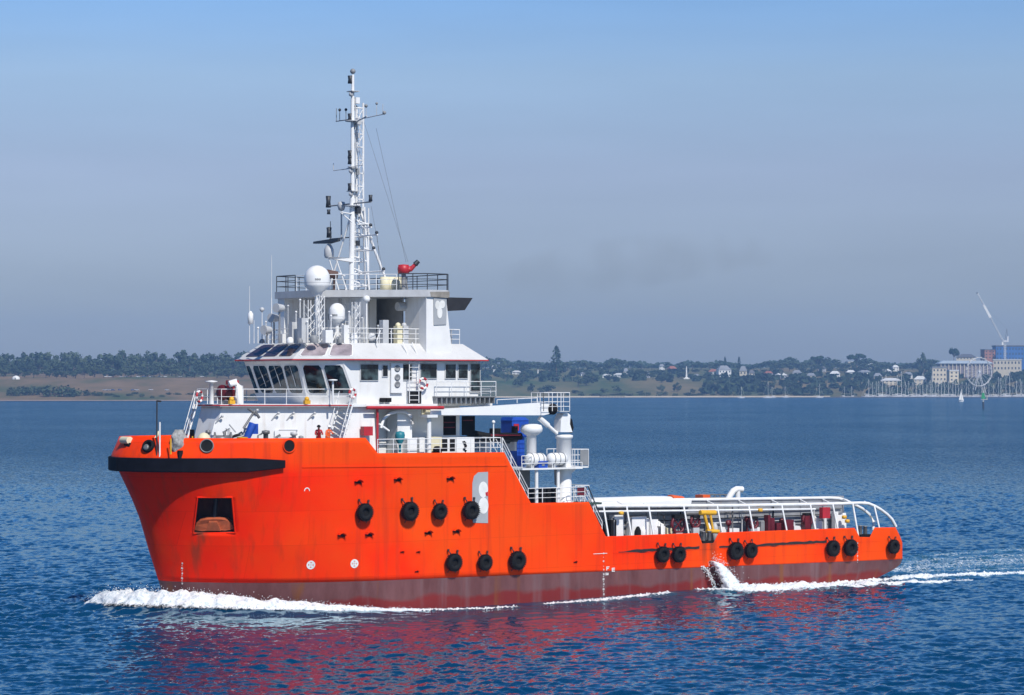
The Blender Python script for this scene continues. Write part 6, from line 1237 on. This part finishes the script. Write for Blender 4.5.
RO = ([430,480,500,512,520,535,548,565,580,595,604,613,626,640,652,663,675,687,697,705,716,733,750,765,780,793,800,808,818,830,840,868,880,892,912,930,940,965,1000,1060], [357,356,355,361,360,361,362,361,358.5,361,361,357,360,360.5,362.5,361,364,359,362,361,360,362,364,361,359,355,361,359,355,356,362,357,361,362,362,358,360,360,362,362])
px = 425.0
while px < 985:
    tree(px, shore(px) + RT.uniform(850, 1050), float(np.interp(px, *RO)) + RT.uniform(-.8, 1.5), RT.uniform(13, 22), 'dark tree on the skyline of the wooded rise behind the houses', 'skyline trees behind the far houses'); px += RT.uniform(8.5, 12)
px = 425.0
while px < 1035:
    tree(px, shore(px) + RT.uniform(560, 800), float(np.interp(px, *RO)) + RT.uniform(4, 9), RT.uniform(9, 16), 'dark garden tree standing among the houses on the far rise', 'garden trees among the far houses'); px += RT.uniform(9.5, 13.5)
px = 725.0
while px < 1035:
    tree(px, shore(px) + RT.uniform(200, 420), RT.uniform(380, 388), RT.uniform(7, 13), 'bushy tree on the slope between the beach and the houses', 'trees on the slope above the far beach'); px += RT.uniform(10, 14)
for px, yt, w, t in ((505, 372, 11, 330), (518, 376, 12, 210), (524, 370, 12, 300), (531, 383, 8, 120), (586, 374, 18, 260), (592, 371, 16, 340), (578, 377, 12, 220), (549, 383, 14, 110), (541, 387, 8, 90), (617, 385, 11, 110), (604, 387, 9, 100), (661, 384, 9, 100), (677, 382, 9, 110), (693, 388, 7, 80), (640, 390, 8, 60), (702, 386, 8, 90), (710, 379, 12, 160), (576, 389, 10, 90)):
    tree(px, shore(px) + t, yt, w, 'rounded dark tree on the green slope astern of the ship', 'trees on the green slope astern of the ship')
for px in range(560, 1020, 9): tree(px + RT.uniform(-4, 4), shore(px) + RT.uniform(22, 60), RT.uniform(390, 393.5), RT.uniform(6, 13), 'low bush in the row behind the far beach', 'low bushes behind the far beach', 'bush', 'bush')
for px, yt, w, t, lab, kd in ((556.5, 344.5, 25, 380, 'very tall dark conifer rising alone above the wooded shore', 'conifer'), (725, 356, 8, 700, 'pointed dark conifer above the white mansion, left of a twin', 'conifer'), (739, 356, 8.5, 700, 'pointed dark conifer right of its twin above the white houses', 'conifer'), (857, 352.8, 20, 760, 'broad flat topped pine above the cream flat roofed house', 'umbrella'), (954, 346.3, 12, 720, 'leaning flat topped pine beside the cream building', 'umbrella'), (921.5, 352.3, 11, 760, 'round dark tree standing above the roofs at the right', 'broad'), (818, 354.8, 17, 800, 'wide dark pine on the skyline left of the cream roofed house', 'umbrella')):
    o = tree(px, shore(px) + t, yt, w, lab, None, kd)
# the far-off wood behind, one mass
mb = MB(); rnd = random.Random(3); pts = []
for k in range(9000):
    px = rnd.uniform(-300, 1330); t = rnd.uniform(1150, 1900) if px > 420 else rnd.uniform(800, 1500); d = shore(px) + t; g = ground(px, d); lim = float(np.interp(px, LO[0] + RO[0], LO[1] + RO[1])) + 1.5; zmax = CAM_H + (HORY - lim) * d / F
    pts.append((V3(bw(px, d), d, rnd.uniform(g, max(g + 3, min(zmax, g + 16)))), (0, -.5, .6)))
for k in range(420):
    px = rnd.uniform(705, 1045) if k < 330 else rnd.uniform(430, 705); t = rnd.uniform(35, 620) if k < 330 else rnd.uniform(330, 700); d = shore(px) + t; g = ground(px, d); r = rnd.uniform(2.5, 5.0)
    for _ in range(26): q = V3(rnd.gauss(0,1), rnd.gauss(0,1), rnd.gauss(0,1)).normalized(); pts.append((V3(bw(px, d), d, g + r*.5) + V3(q.x*r, q.y*r, abs(q.z)*r*.8), q))
leafcloud(mb, pts, 3.6, rnd)
tag(mb.build('far_wood', [BARK, LEAF]), 'distant wooded rise behind the shore trees', None, kind='stuff')

# houses of the far shore
WALLS = [pbr('far_wall_white', (.72,.71,.67), .7, .1, .2), pbr('far_wall_cream', (.62,.54,.40), .7, .1, .2), pbr('far_wall_grey', (.40,.40,.41), .7, .1, .2), pbr('far_wall_brick', (.32,.14,.09), .8, .15, .2)]
ROOFS = [pbr('far_roof_grey', (.22,.23,.25), .7, .15, .2), pbr('far_roof_tile', (.30,.11,.07), .8, .2, .2), pbr('far_roof_pale', (.60,.60,.58), .6, .1, .2), pbr('far_roof_dark', (.10,.10,.11), .7, .15, .2)]
FARGL = pbr('far_window_glass', (.05,.06,.08), .2, .2)
def house_(px, y0, y1, wpx, wall, roof, label, t=None, flat=False, storeys=2, dep=.7, name='house'):
    """photo rectangle: roof top y0, base y1, width wpx at px"""
    d = d_for(px, y1, 30) if t is None else shore(px) + t
    zb = CAM_H + (HORY - y1) * d / F; zt = CAM_H + (HORY - y0) * d / F; w = wpx * d / F; zg = min(zb, ground(px, d)) - 1.5; dp = max(6, w * dep); h = zt - zb; ze = zt if flat else zb + h * .62
    rt_ = thing(name, label, 'house', None, world=(bw(px, d), d, zg), rz=RT.uniform(-.35, .35)); hw = w / 2; z = lambda q: q - zg
    mb = MB(); mb.box((-hw, 0, 0), (hw, dp, z(ze))); mb.build('wall', wall, rt_)
    mb = MB()
    if flat: mb.box((-hw*1.04, -.6, z(ze)), (hw*1.04, dp*1.02, z(ze) + max(.5, h*.08)))
    else: mb.loft([(-hw*1.08, -.8, z(ze)), (hw*1.08, -.8, z(ze)), (hw*1.08, dp+.8, z(ze)), (-hw*1.08, dp+.8, z(ze))], [(-hw*.5, dp*.4, z(zt)), (hw*.5, dp*.4, z(zt)), (hw*.5, dp*.6, z(zt)), (-hw*.5, dp*.6, z(zt))])
    mb.build('roof', roof, rt_)
    n = max(2, int(w / 4.5)); hh = (ze - zb) / storeys
    for s in range(storeys):
        for k in range(n): x = -hw + (k + .5) * w / n; mb = MB(); mb.box((x - w/n*.2, -.12, z(zb) + hh*(s + .3)), (x + w/n*.2, .05, z(zb) + hh*(s + .72))); mb.build('window', FARGL, rt_)
    return rt_
wh_, cr_, gy_, bk_ = WALLS; rg, rtile, rpale, rdark = ROOFS
HS = [(503, 366, 373, 6, wh_, rg, 'small white house on the hill just astern of the wheelhouse'), (494, 364, 372, 5, wh_, rpale, 'narrow white house half hidden by the wheelhouse rails'), (516, 370.5, 374.5, 8, wh_, rpale, 'low white house left of the green gully'), (546, 373, 377, 9, wh_, rg, 'long low pale house left of the tall conifer'), (584.5, 372, 376, 7, wh_, rg, 'low white house right of the tall conifer'),
      (607, 374, 378, 9, wh_, rpale, 'long low white house on the brow of the green slope, left one'), (619, 373, 377.5, 11, wh_, rpale, 'long low white house on the brow of the green slope, right one'), (626, 368, 376, 4.5, wh_, rg, 'narrow two storey white house at the end of the low white pair'), (647, 371, 378, 5, gy_, rg, 'small grey house among dark trees above the slope'), (662, 364, 370, 5, wh_, rg, 'white gabled house high on the wooded ridge'),
      (673, 366, 373, 8, bk_, rtile, 'red brick house with tiled roof on the ridge'), (697, 374, 379, 6, wh_, rg, 'small white house just right of the slender white spire'), (713, 369, 376, 9, wh_, rtile, 'white house with tiled roof left of the mansion'), (725, 365.5, 377, 13, wh_, rg, 'large white mansion below the twin conifers'), (743, 366, 379, 7, cr_, rg, 'tall cream house under the right hand conifer'), (752, 370, 378, 6, cr_, rdark, 'cream house with dark roof right of the mansion'),
      (768, 371, 377, 8, gy_, rtile, 'grey house with red roof low on the slope'), (782, 373, 379, 11, gy_, rpale, 'wide grey house with pale roof above the beach'), (797, 370, 377, 9, wh_, rg, 'white house half hidden by dark trees mid slope'), (811, 373, 380, 9, cr_, rg, 'cream house with grey roof above the moored yachts'), (822, 366, 372, 8, gy_, rdark, 'grey house with dark roof below the wide pine'), (835, 371, 378, 10, wh_, rpale, 'white house with pale roof right of the wide pine'),
      (851, 370, 376, 9, wh_, rpale, 'white house below the cream flat roofed house'), (866, 370, 376, 12, wh_, rg, 'long white house right of the flat topped pine'), (878, 373, 381, 8, cr_, rg, 'cream house at the left end of the marina'), (887, 369, 375, 10, gy_, rpale, 'pale roofed house above the left end of the marina'), (896, 365, 371, 6, wh_, rpale, 'bright white house on the ridge above the marina'), (891, 378, 385, 20, cr_, rpale, 'long cream building behind the marina masts'),
      (908, 372, 379, 9, wh_, rg, 'white house with grey roof behind the marina, left of the cream flats'), (920, 376, 385, 12, cr_, rpale, 'cream building with pale roof behind the marina'), (872, 363, 368, 8, wh_, rpale, 'small white house on the skyline right of the flat topped pine')]
for a in HS: house_(*a)
house_(856.5, 362, 367, 17, cr_, rpale, 'cream flat roofed house in front of the broad flat topped pine', flat=True, storeys=1)
house_(939.5, 368, 386, 14, cr_, rg, 'cream apartment block left of the big wheel, nearer the left', flat=True, storeys=4, name='apartment_block'); house_(954, 371, 385, 10, cr_, rpale, 'cream apartment block directly left of the big wheel', flat=True, storeys=4, name='apartment_block')
house_(966, 354, 362.5, 19, cr_, rdark, 'cream building with dark roof above the long hall', t=640, storeys=2, name='building'); house_(990, 350, 359, 12, bk_, rdark, 'red brown block beside the blue wrapped building', t=720, flat=True, storeys=3, name='building')
BLUW = pbr('blue_wrap', (.03,.12,.34), .6, .2, .1); house_(1013, 346.5, 361, 34, BLUW, ROOFS[3], 'large blue wrapped building under the tower crane', t=760, flat=True, storeys=3, name='building', dep=.5)
house_(1007, 360, 371, 27, cr_, rpale, 'long pale building with flat cream roof below the blue one', t=520, flat=True, storeys=2, name='building', dep=.5)
# long hall with a blue grey roof and a row of columns
d = shore(966) + 470; zb = CAM_H + (HORY - 376) * d / F; t = thing('hall', 'long grey hall with a pale blue roof behind the big wheel', 'building', world=(bw(966, d), d, zb - 2)); w = 53 * d / F / 2; h = 12.5 * d / F + 2
mb = MB(); mb.box((-w, 0, 0), (w, 25, h)); mb.build('wall', pbr('hall_wall', (.20,.17,.19), .7, .15, .1), t)
mb = MB(); mb.loft([(-w-2, -3, h), (w+2, -3, h), (w+2, 28, h), (-w-2, 28, h)], [(-w+6, 5, h+4), (w-6, 5, h+4), (w-6, 20, h+4), (-w+6, 20, h+4)]); mb.build('roof', pbr('hall_roof', (.36,.42,.47), .5, .1, .1), t)
for k in range(14): x = -w + 2 + k * (2*w-4) / 13; mb = MB(); mb.box((x-.5, -1.6, 0), (x+.5, -.6, h)); mb.build('column', cr_, t)
# slender white spires
for px, yt, yb, lab in ((538, 369, 377, 'small white obelisk with a broad base left of the tall conifer'), (686.5, 366, 379, 'slender white spire with a broad white base on the ridge')):
    d = d_for(px, yb, 30); zg = ground(px, d); h = (yb - yt) * d / F; t = thing('obelisk', lab, 'monument', world=(bw(px, d), d, zg)); mb = MB(); mb.loft([(-1.1,-1.1,2.5),(1.1,-1.1,2.5),(1.1,1.1,2.5),(-1.1,1.1,2.5)], [(-.5,-.5,h-1.5),(.5,-.5,h-1.5),(.5,.5,h-1.5),(-.5,.5,h-1.5)]); mb.lathe([(.6, h-1.5), (0, h)], n=6); mb.build('shaft', WALLS[0], t); mb = MB(); mb.box((-4,-3,-1),(4,3,1.4)); mb.box((-2,-2,1.4),(2,2,2.5)); mb.build('base', WALLS[0], t)
# big wheel
d = shore(979) + 60; zc = CAM_H + (HORY - 371.8) * d / F; Rw = 14.2 * d / F; t = thing('ferris_wheel', 'white observation wheel behind the marina masts', 'ferris wheel', world=(bw(979, d), d, 0), rz=.35)
WST = pbr('far_white_steel', (.60,.60,.60), .5, .05)
mb = MB()
for yy in (-1.2, 1.2): mb.tube([V3(Rw*math.cos(a), yy, zc + Rw*math.sin(a)) for a in np.linspace(0, 2*math.pi, 41)], .36, 5, caps=False)
mb.build('rim', WST, t)
for k in range(20): a = 2*math.pi*k/20; mb = MB(); mb.tube([V3(0, 0, zc), V3(Rw*math.cos(a), 0, zc + Rw*math.sin(a))], .16, 4); mb.build('spoke', WST, t)
for k in range(20): a = 2*math.pi*(k+.5)/20; mb = MB(); c = V3(Rw*1.03*math.cos(a), 0, zc + Rw*1.03*math.sin(a)); mb.lathe([(0, -1.0), (.6, -.8), (.75, 0), (.55, .6), (0, .8)], c, n=8); mb.build('gondola', WALLS[1], t)
mb = MB()
for s in (-1, 1):
    for yy in (-3, 3): mb.tube([V3(0, yy*.4, zc), V3(s*9, yy, ground(979, d) - 1)], .4, 5)
mb.build('support_leg', WST, t); mb = MB(); mb.lathe([(1.2, -1.8), (1.2, 1.8)], (0, 0, zc), (0,1,0), 12); mb.build('hub', WST, t)
# tower crane with luffing jib
d = shore(1005) + 700; zt = lambda y: CAM_H + (HORY - y) * d / F; k_ = d / F; t = thing('tower_crane', 'white luffing tower crane with raised jib over the blue building', 'crane', world=(bw(1005, d), d, 0))
mb = MB()
for a in (-1, 1):
    for b in (-1, 1): mb.tube([(a*1.2, b*1.2, ground(1005, d) - 1), (a*1.2, b*1.2, zt(340))], .22, 4)
for z in np.arange(ground(1005, d) + 2, zt(341), 3.0): mb.tube([(-1.2, -1.2, z), (1.2, -1.2, z + 3)], .14, 4); mb.tube([(1.2, 1.2, z), (-1.2, 1.2, z + 3)], .14, 4)
mb.build('tower', WALLS[0], t)
a, b = V3(-2*k_, 0, zt(342)), V3((977.5-1005)*k_, 0, zt(293.5)); mb = MB(); ax = (b - a).normalized(); up = V3(-ax.z, 0, ax.x)
for o_ in (V3(0, -1, 0), V3(0, 1, 0), up * -1.9): mb.tube([a + o_, b + o_*.4], .25, 4)
for q in np.arange(0, 1, .045): p, p2 = lerp(a, b, q), lerp(a, b, min(1, q + .045)); mb.tube([p + V3(0,-1,0), p2 - up*1.6], .13, 4); mb.tube([p - up*1.8, p2 + V3(0,1,0)], .13, 4)
mb.build('jib', WALLS[0], t); mb = MB(); p, p2 = lerp(a, b, .50), lerp(a, b, .76); mb.sheet([p + up*1.4, p2 + up*1.2, p2 - up*2.0, p - up*2.4], (0,-1,0), 1.2); mb.build('jib_banner', WALLS[0], t, 'white panel on the jib')
mb = MB(); mb.sheet([b + up, b + ax*2 + up, b + ax*2 - up, b - up], (0,-1,0), 1.0); mb.build('jib_head', ROOFS[3], t)
mb = MB(); mb.box((-2*k_, -2, zt(342)), (3.5*k_, 2, zt(340.5))); mb.box((1.8*k_, -2, zt(340.5)), (3.5*k_, 2, zt(336.5))); mb.build('machinery_deck', WST, t); mb = MB(); mb.box((-3.4*k_, -1.5, zt(345)), (-1.6*k_, 1.5, zt(341.8))); mb.build('cab', WALLS[0], t)
mb = MB(); mb.tube([(0, 0, zt(340.5)), (2*k_, 0, zt(329))], .4, 4); mb.tube([(3.2*k_, 0, zt(340)), (2*k_, 0, zt(329))], .3, 4); mb.tube([(2*k_, 0, zt(329)), tuple(lerp(a, b, .8))], .10, 4); mb.build('a_frame', ROOFS[0], t)
# yachts: hull, cabin, mast, boom and rigging
MASTM = pbr('pale_mast', (.66,.64,.58), .5, .1)
def yacht_mesh(L, H):
    mb = MB(); sec = []
    for x, w, z0, z1 in ((-L/2, .7, .4, 1.3), (-L/4, 1.5, -.3, 1.2), (L/8, 1.6, -.4, 1.3), (L/2.6, .8, -.1, 1.5), (L/2, .06, .9, 1.75)): sec.append([(x, -w, z1), (x, -w*.75, z0+.3), (x, 0, z0), (x, w*.75, z0+.3), (x, w, z1)])
    vs = [p for s in sec for p in s]; fs = [(i*5+j, i*5+j+1, (i+1)*5+j+1, (i+1)*5+j) for i in range(4) for j in range(4)] + [(i*5+4, i*5, (i+1)*5, (i+1)*5+4) for i in range(4)] + [(0,1,2,3,4)]; mb.add(vs, fs, 0, True)
    mb.loft([(-L*.22, -.9, 1.25), (L*.14, -.8, 1.3), (L*.14, .8, 1.3), (-L*.22, .9, 1.25)], [(-L*.2, -.7, 1.95), (L*.06, -.55, 1.9), (L*.06, .55, 1.9), (-L*.2, .7, 1.95)], 0)
    mb.tube([(L*.06, 0, 1.2), (L*.05, 0, H)], .20, 5, mi=1, r1=.14); mb.tube([(L*.05, 0, 2.6), (-L*.32, 0, 2.7)], .24, 5, mi=1); mb.tube([(L*.05, -1.2, H*.55), (L*.05, 1.2, H*.55)], .08, 4, mi=1); mb.tube([(L*.49, 0, 1.7), (L*.05, 0, H)], .05, 4, mi=1); mb.tube([(-L*.49, 0, 1.4), (L*.05, 0, H)], .05, 4, mi=1)
    o = mb.build('yacht', [WALLS[2], MASTM]); me = o.data; bpy.data.objects.remove(o); return me
YM = [yacht_mesh(10, 14), yacht_mesh(12, 17), yacht_mesh(13, 20), yacht_mesh(11, 16)]
def yacht(px, d, label, group, sc=1, rz=None):
    o = bpy.data.objects.new('yacht', RT.choice(YM)); COL.objects.link(o); o.location = (bw(px, d), d, .02); o.rotation_euler = (0, 0, RT.uniform(-.5, .5) + (0 if RT.random() < .5 else math.pi) if rz is None else rz); o.scale = (sc,)*3; return tag(o, label, 'yacht', group)
px = 868.0
while px < 1032: yacht(px, shore(px) - RT.uniform(8, 45), 'white yacht moored in the crowded marina, bare mast among many', 'yachts in the far marina', RT.uniform(.9, 1.6)); px += RT.uniform(2.3, 4.6)
for px, y, lab in ((741, 398.3, 'lone white yacht moored off the beach, left of the others'), (767.5, 398.2, 'white yacht moored off the beach, left one of a close pair'), (772.5, 398.0, 'white yacht moored off the beach, right one of a close pair'), (785.5, 397.9, 'small white yacht moored between the close pair and the breakwater'), (819, 398.0, 'white yacht moored at the left end of the breakwater'), (844, 397.6, 'white yacht behind the breakwater, left of two'), (852, 397.6, 'white yacht behind the breakwater, right of two')):
    yacht(px, CAM_H * F / (y - HORY), lab, None, .95, RT.choice([0, math.pi]) + .2)
# breakwater, jetty
mb = MB(); random.seed(4)
for px in np.arange(822, 1040, 1.6): d = shore(px) - 62; x = bw(px, d); w = 1.1*d/F; mb.loft([(x-w, d-3, -1), (x+w, d-3, -1), (x+w, d+3, -1), (x-w, d+3, -1)], [(x-w*random.uniform(.6,.9), d-1, random.uniform(.7, 1.3)), (x+w*random.uniform(.6,.9), d-1, random.uniform(.7, 1.3)), (x+w*.8, d+1, 1.1), (x-w*.8, d+1, 1.1)])
tag(mb.build('breakwater', pbr('dark_rock', (.07,.07,.075), .9, .3, .3)), 'long low dark breakwater in front of the marina', 'breakwater')
d = shore(612) - 12; t = thing('jetty', 'short dark timber jetty on the far beach', 'jetty', world=(bw(612, d), d, 0)); w = 12.5 * d / F; TIM = pbr('dark_timber', (.08,.065,.055), .9, .3, .3)
mb = MB(); mb.box((-w, -2, 1.4), (w, 2, 1.8)); mb.build('jetty_deck', TIM, t)
for k in range(9): x = -w + .6 + k*(2*w-1.2)/8; mb = MB(); mb.tube([(x, -1.6, -1), (x, -1.6, 2.8)], .22, 5); mb.build('pile', TIM, t)
# channel beacon and the small sailing dinghy
d = CAM_H * F / (409 - HORY); k_ = d / F; t = thing('channel_beacon', 'green channel beacon on a dark pile in the bay at the right', 'beacon', world=(bw(983.2, d), d, 0))
mb = MB(); mb.tube([(0, 0, -1), (0, 0, 4.6)], .55, 10); mb.build('pile', pbr('dark_pile', (.03,.035,.045), .8, .3), t)
GRN = pbr('green_daymark', (.02,.26,.09), .5, .1)
mb = MB(); mb.box((-.35, -.35, 4.6), (.35, .35, 6.0)); mb.tube([(0,0,5.9),(0,0,11.6)], .18, 6); mb.build('post', WALLS[0], t); mb = MB(); mb.loft([(-1.3, -.5, 6.6), (1.4, -.5, 6.6), (1.4, .5, 6.6), (-1.3, .5, 6.6)], [(-.9, -.4, 10.2), (.5, -.4, 10.4), (.5, .4, 10.4), (-.9, .4, 10.2)]); mb.build('daymark', GRN, t)
mb = MB(); mb.box((-1.5, -1.0, 6.0), (2.6, 1.0, 6.25)); mb.tube([(2.4, 0, 6.2), (2.4, 0, 9.0)], .2, 5); mb.build('platform', WALLS[1], t)
d = CAM_H * F / (401.6 - HORY); k_ = d / F; t = thing('sailing_dinghy', 'small sailing boat under white sail left of the green beacon', 'sailboat', world=(bw(961, d), d, 0), rz=.5)
mb = MB(); mb.loft([(-2.6, -.8, 0), (2.0, -.6, 0), (2.0, .6, 0), (-2.6, .8, 0)], [(-3, -1.1, .9), (3.4, -.1, 1.1), (3.4, .1, 1.1), (-3, 1.1, .9)]); mb.build('hull', GREYW, t)
mb = MB(); mb.sheet([(-2.6, 0, 1.6), (.3, .15, 1.6), (.3, 0, 11.2)], (0, 1, 0), .06); mb.build('mainsail', WALLS[0], t); mb = MB(); mb.sheet([(.6, 0, 1.3), (3.2, .1, 1.2), (.5, 0, 8.6)], (0, 1, 0), .06); mb.build('jib_sail', WALLS[0], t); mb = MB(); mb.tube([(.4, 0, .9), (.4, 0, 11.6)], .09, 5); mb.build('mast', MASTM, t)
# cars parked on the left foreshore, a white marquee
CARM = [pbr('car_paint_white', (.75,.75,.75), .3, .05), pbr('car_paint_silver', (.5,.5,.52), .3, .05), pbr('car_paint_blue', (.06,.1,.25), .3, .05)]
def car_mesh(m):
    mb = MB(); mb.loft([(-2.2,-.85,.35),(2.2,-.85,.35),(2.2,.85,.35),(-2.2,.85,.35)], [(-2.2,-.85,.95),(2.1,-.85,.85),(2.1,.85,.85),(-2.2,.85,.95)]); mb.loft([(-1.9,-.8,.95),(1.0,-.8,.9),(1.0,.8,.9),(-1.9,.8,.95)], [(-1.5,-.65,1.5),(.3,-.65,1.5),(.3,.65,1.5),(-1.5,.65,1.5)], 1)
    for x in (-1.4, 1.4):
        for y in (-.86, .86): mb.lathe([(0,-.1),(.33,-.1),(.33,.1),(0,.1)], (x, y, .33), (0,1,0), 8, 2)
    o = mb.build('parked_car', [m, FARGL, BLACK]); me = o.data; bpy.data.objects.remove(o); return me
CM = [car_mesh(m) for m in CARM]
for row, y, pxs in (('in the row at the foot of the wood', 377.2, [106, 110, 121, 126, 138, 144, 151, 160, 165, 180, 202]), ('in the lower row on the brown shore', 390.6, [105, 109, 113, 120, 133, 137, 151, 167])):
    for px in pxs:
        dd = d_for(px, y, 20); o = bpy.data.objects.new('parked_car', RT.choice([CM[0], CM[0], CM[1], CM[1], CM[2]])); COL.objects.link(o); o.location = (bw(px, dd), dd, ground(px, dd) + .05); o.rotation_euler = (0, 0, RT.uniform(-.4, .4)); o.scale = (1.0,)*3; tag(o, f'tiny pale car parked {row}', 'car', 'cars parked ' + row)
dd = d_for(16, 379.5, 20); t = thing('marquee', 'white domed marquee at the foot of the wood on the far left', 'tent', world=(bw(16, dd), dd, ground(16, dd) - .2)); mb = MB(); mb.lathe([(4.2, 0), (4.2, 1.6), (3.4, 2.8), (1.8, 3.8), (0, 4.3)], n=14); mb.build('canopy', WALLS[0], t); mb = MB(); mb.box((-.8, -4.3, 0), (.8, -4.1, 1.9)); mb.build('entrance', ROOFS[0], t)
# ------------------------------------------------------------------ exhaust smoke and the air
def volume_obj(name, mb, col, dens, an, absorb=None, noise_=False):
    m = bpy.data.materials.new(name); m.use_nodes = True; t = m.node_tree; t.nodes.clear(); out = t.nodes.new('ShaderNodeOutputMaterial'); v = t.nodes.new('ShaderNodeVolumePrincipled'); v.inputs['Color'].default_value = (*col, 1); v.inputs['Density'].default_value = dens; v.inputs['Anisotropy'].default_value = an
    t.links.new(v.outputs[0], out.inputs['Volume']); o = mb.build(name, m); tag(o, None, None, kind='stuff'); return o
HAZE_D = 0.00009
mb = MB(); mb.box((-2600, -400, -4), (2600, 6600, 175)); hz = volume_obj('haze', mb, (0.36, 0.62, 1.0), HAZE_D, 0.0); hz['label'] = 'thin blue haze over the bay'
c0 = [(42.0, 5.2, 21.9, .4), (40.5, 5.0, 22.2, .9), (38, 4.6, 22.9, 1.4), (34, 4, 23.8, 1.9), (29, 3, 24.6, 2.2), (23, 2, 25.3, 2.2), (16, 1, 26.0, 1.9), (9, 0, 26.4, 1.3), (2, 0, 26.6, .3)]
mb = MB(); n = 16; vs = []; fs = []
for x, y, z, r in c0:
    for k in range(n): a = 2*math.pi*k/n; vs.append((x, y + math.cos(a)*r*.8, z + math.sin(a)*r))
for i in range(len(c0)-1):
    for k in range(n): fs.append((i*n+k, i*n+(k+1)%n, (i+1)*n+(k+1)%n, (i+1)*n+k))
fs += [tuple(range(n)), tuple(range((len(c0)-1)*n, len(c0)*n))]; mb.add(vs, fs, 0, True)
sk = volume_obj('exhaust_smoke', mb, (0.16, 0.12, 0.10), 0.024, 0.2); sk.matrix_world = SHIP_M; _m = sk.data.materials[0].node_tree; _v = next(x for x in _m.nodes if x.type == 'PRINCIPLED_VOLUME'); _tc = _m.nodes.new('ShaderNodeTexCoord'); _nz = _m.nodes.new('ShaderNodeTexNoise'); _nz.inputs['Scale'].default_value = .28; _nz.inputs['Detail'].default_value = 4; _mr = _m.nodes.new('ShaderNodeMapRange'); _mr.inputs[1].default_value = .40; _mr.inputs[2].default_value = .68; _mr.inputs[4].default_value = .032; _m.links.new(_tc.outputs['Object'], _nz.inputs['Vector']); _m.links.new(_nz.outputs[0], _mr.inputs[0]); _m.links.new(_mr.outputs[0], _v.inputs['Density']); sk['label'] = 'faint brown exhaust smoke drifting aft of the funnel'
# more bushy planting on the right hand slope
for k in range(28):
    px = RT.uniform(720, 1035); tree(px, shore(px) + RT.uniform(90, 520), RT.uniform(378, 389), RT.uniform(7, 14), 'bushy tree on the slope between the beach and the houses', 'trees on the slope above the far beach')
for k in range(14):
    px = RT.uniform(560, 720); tree(px, shore(px) + RT.uniform(300, 600), RT.uniform(369, 376), RT.uniform(8, 14), 'dark tree along the brow of the green slope', 'trees along the brow of the green slope')
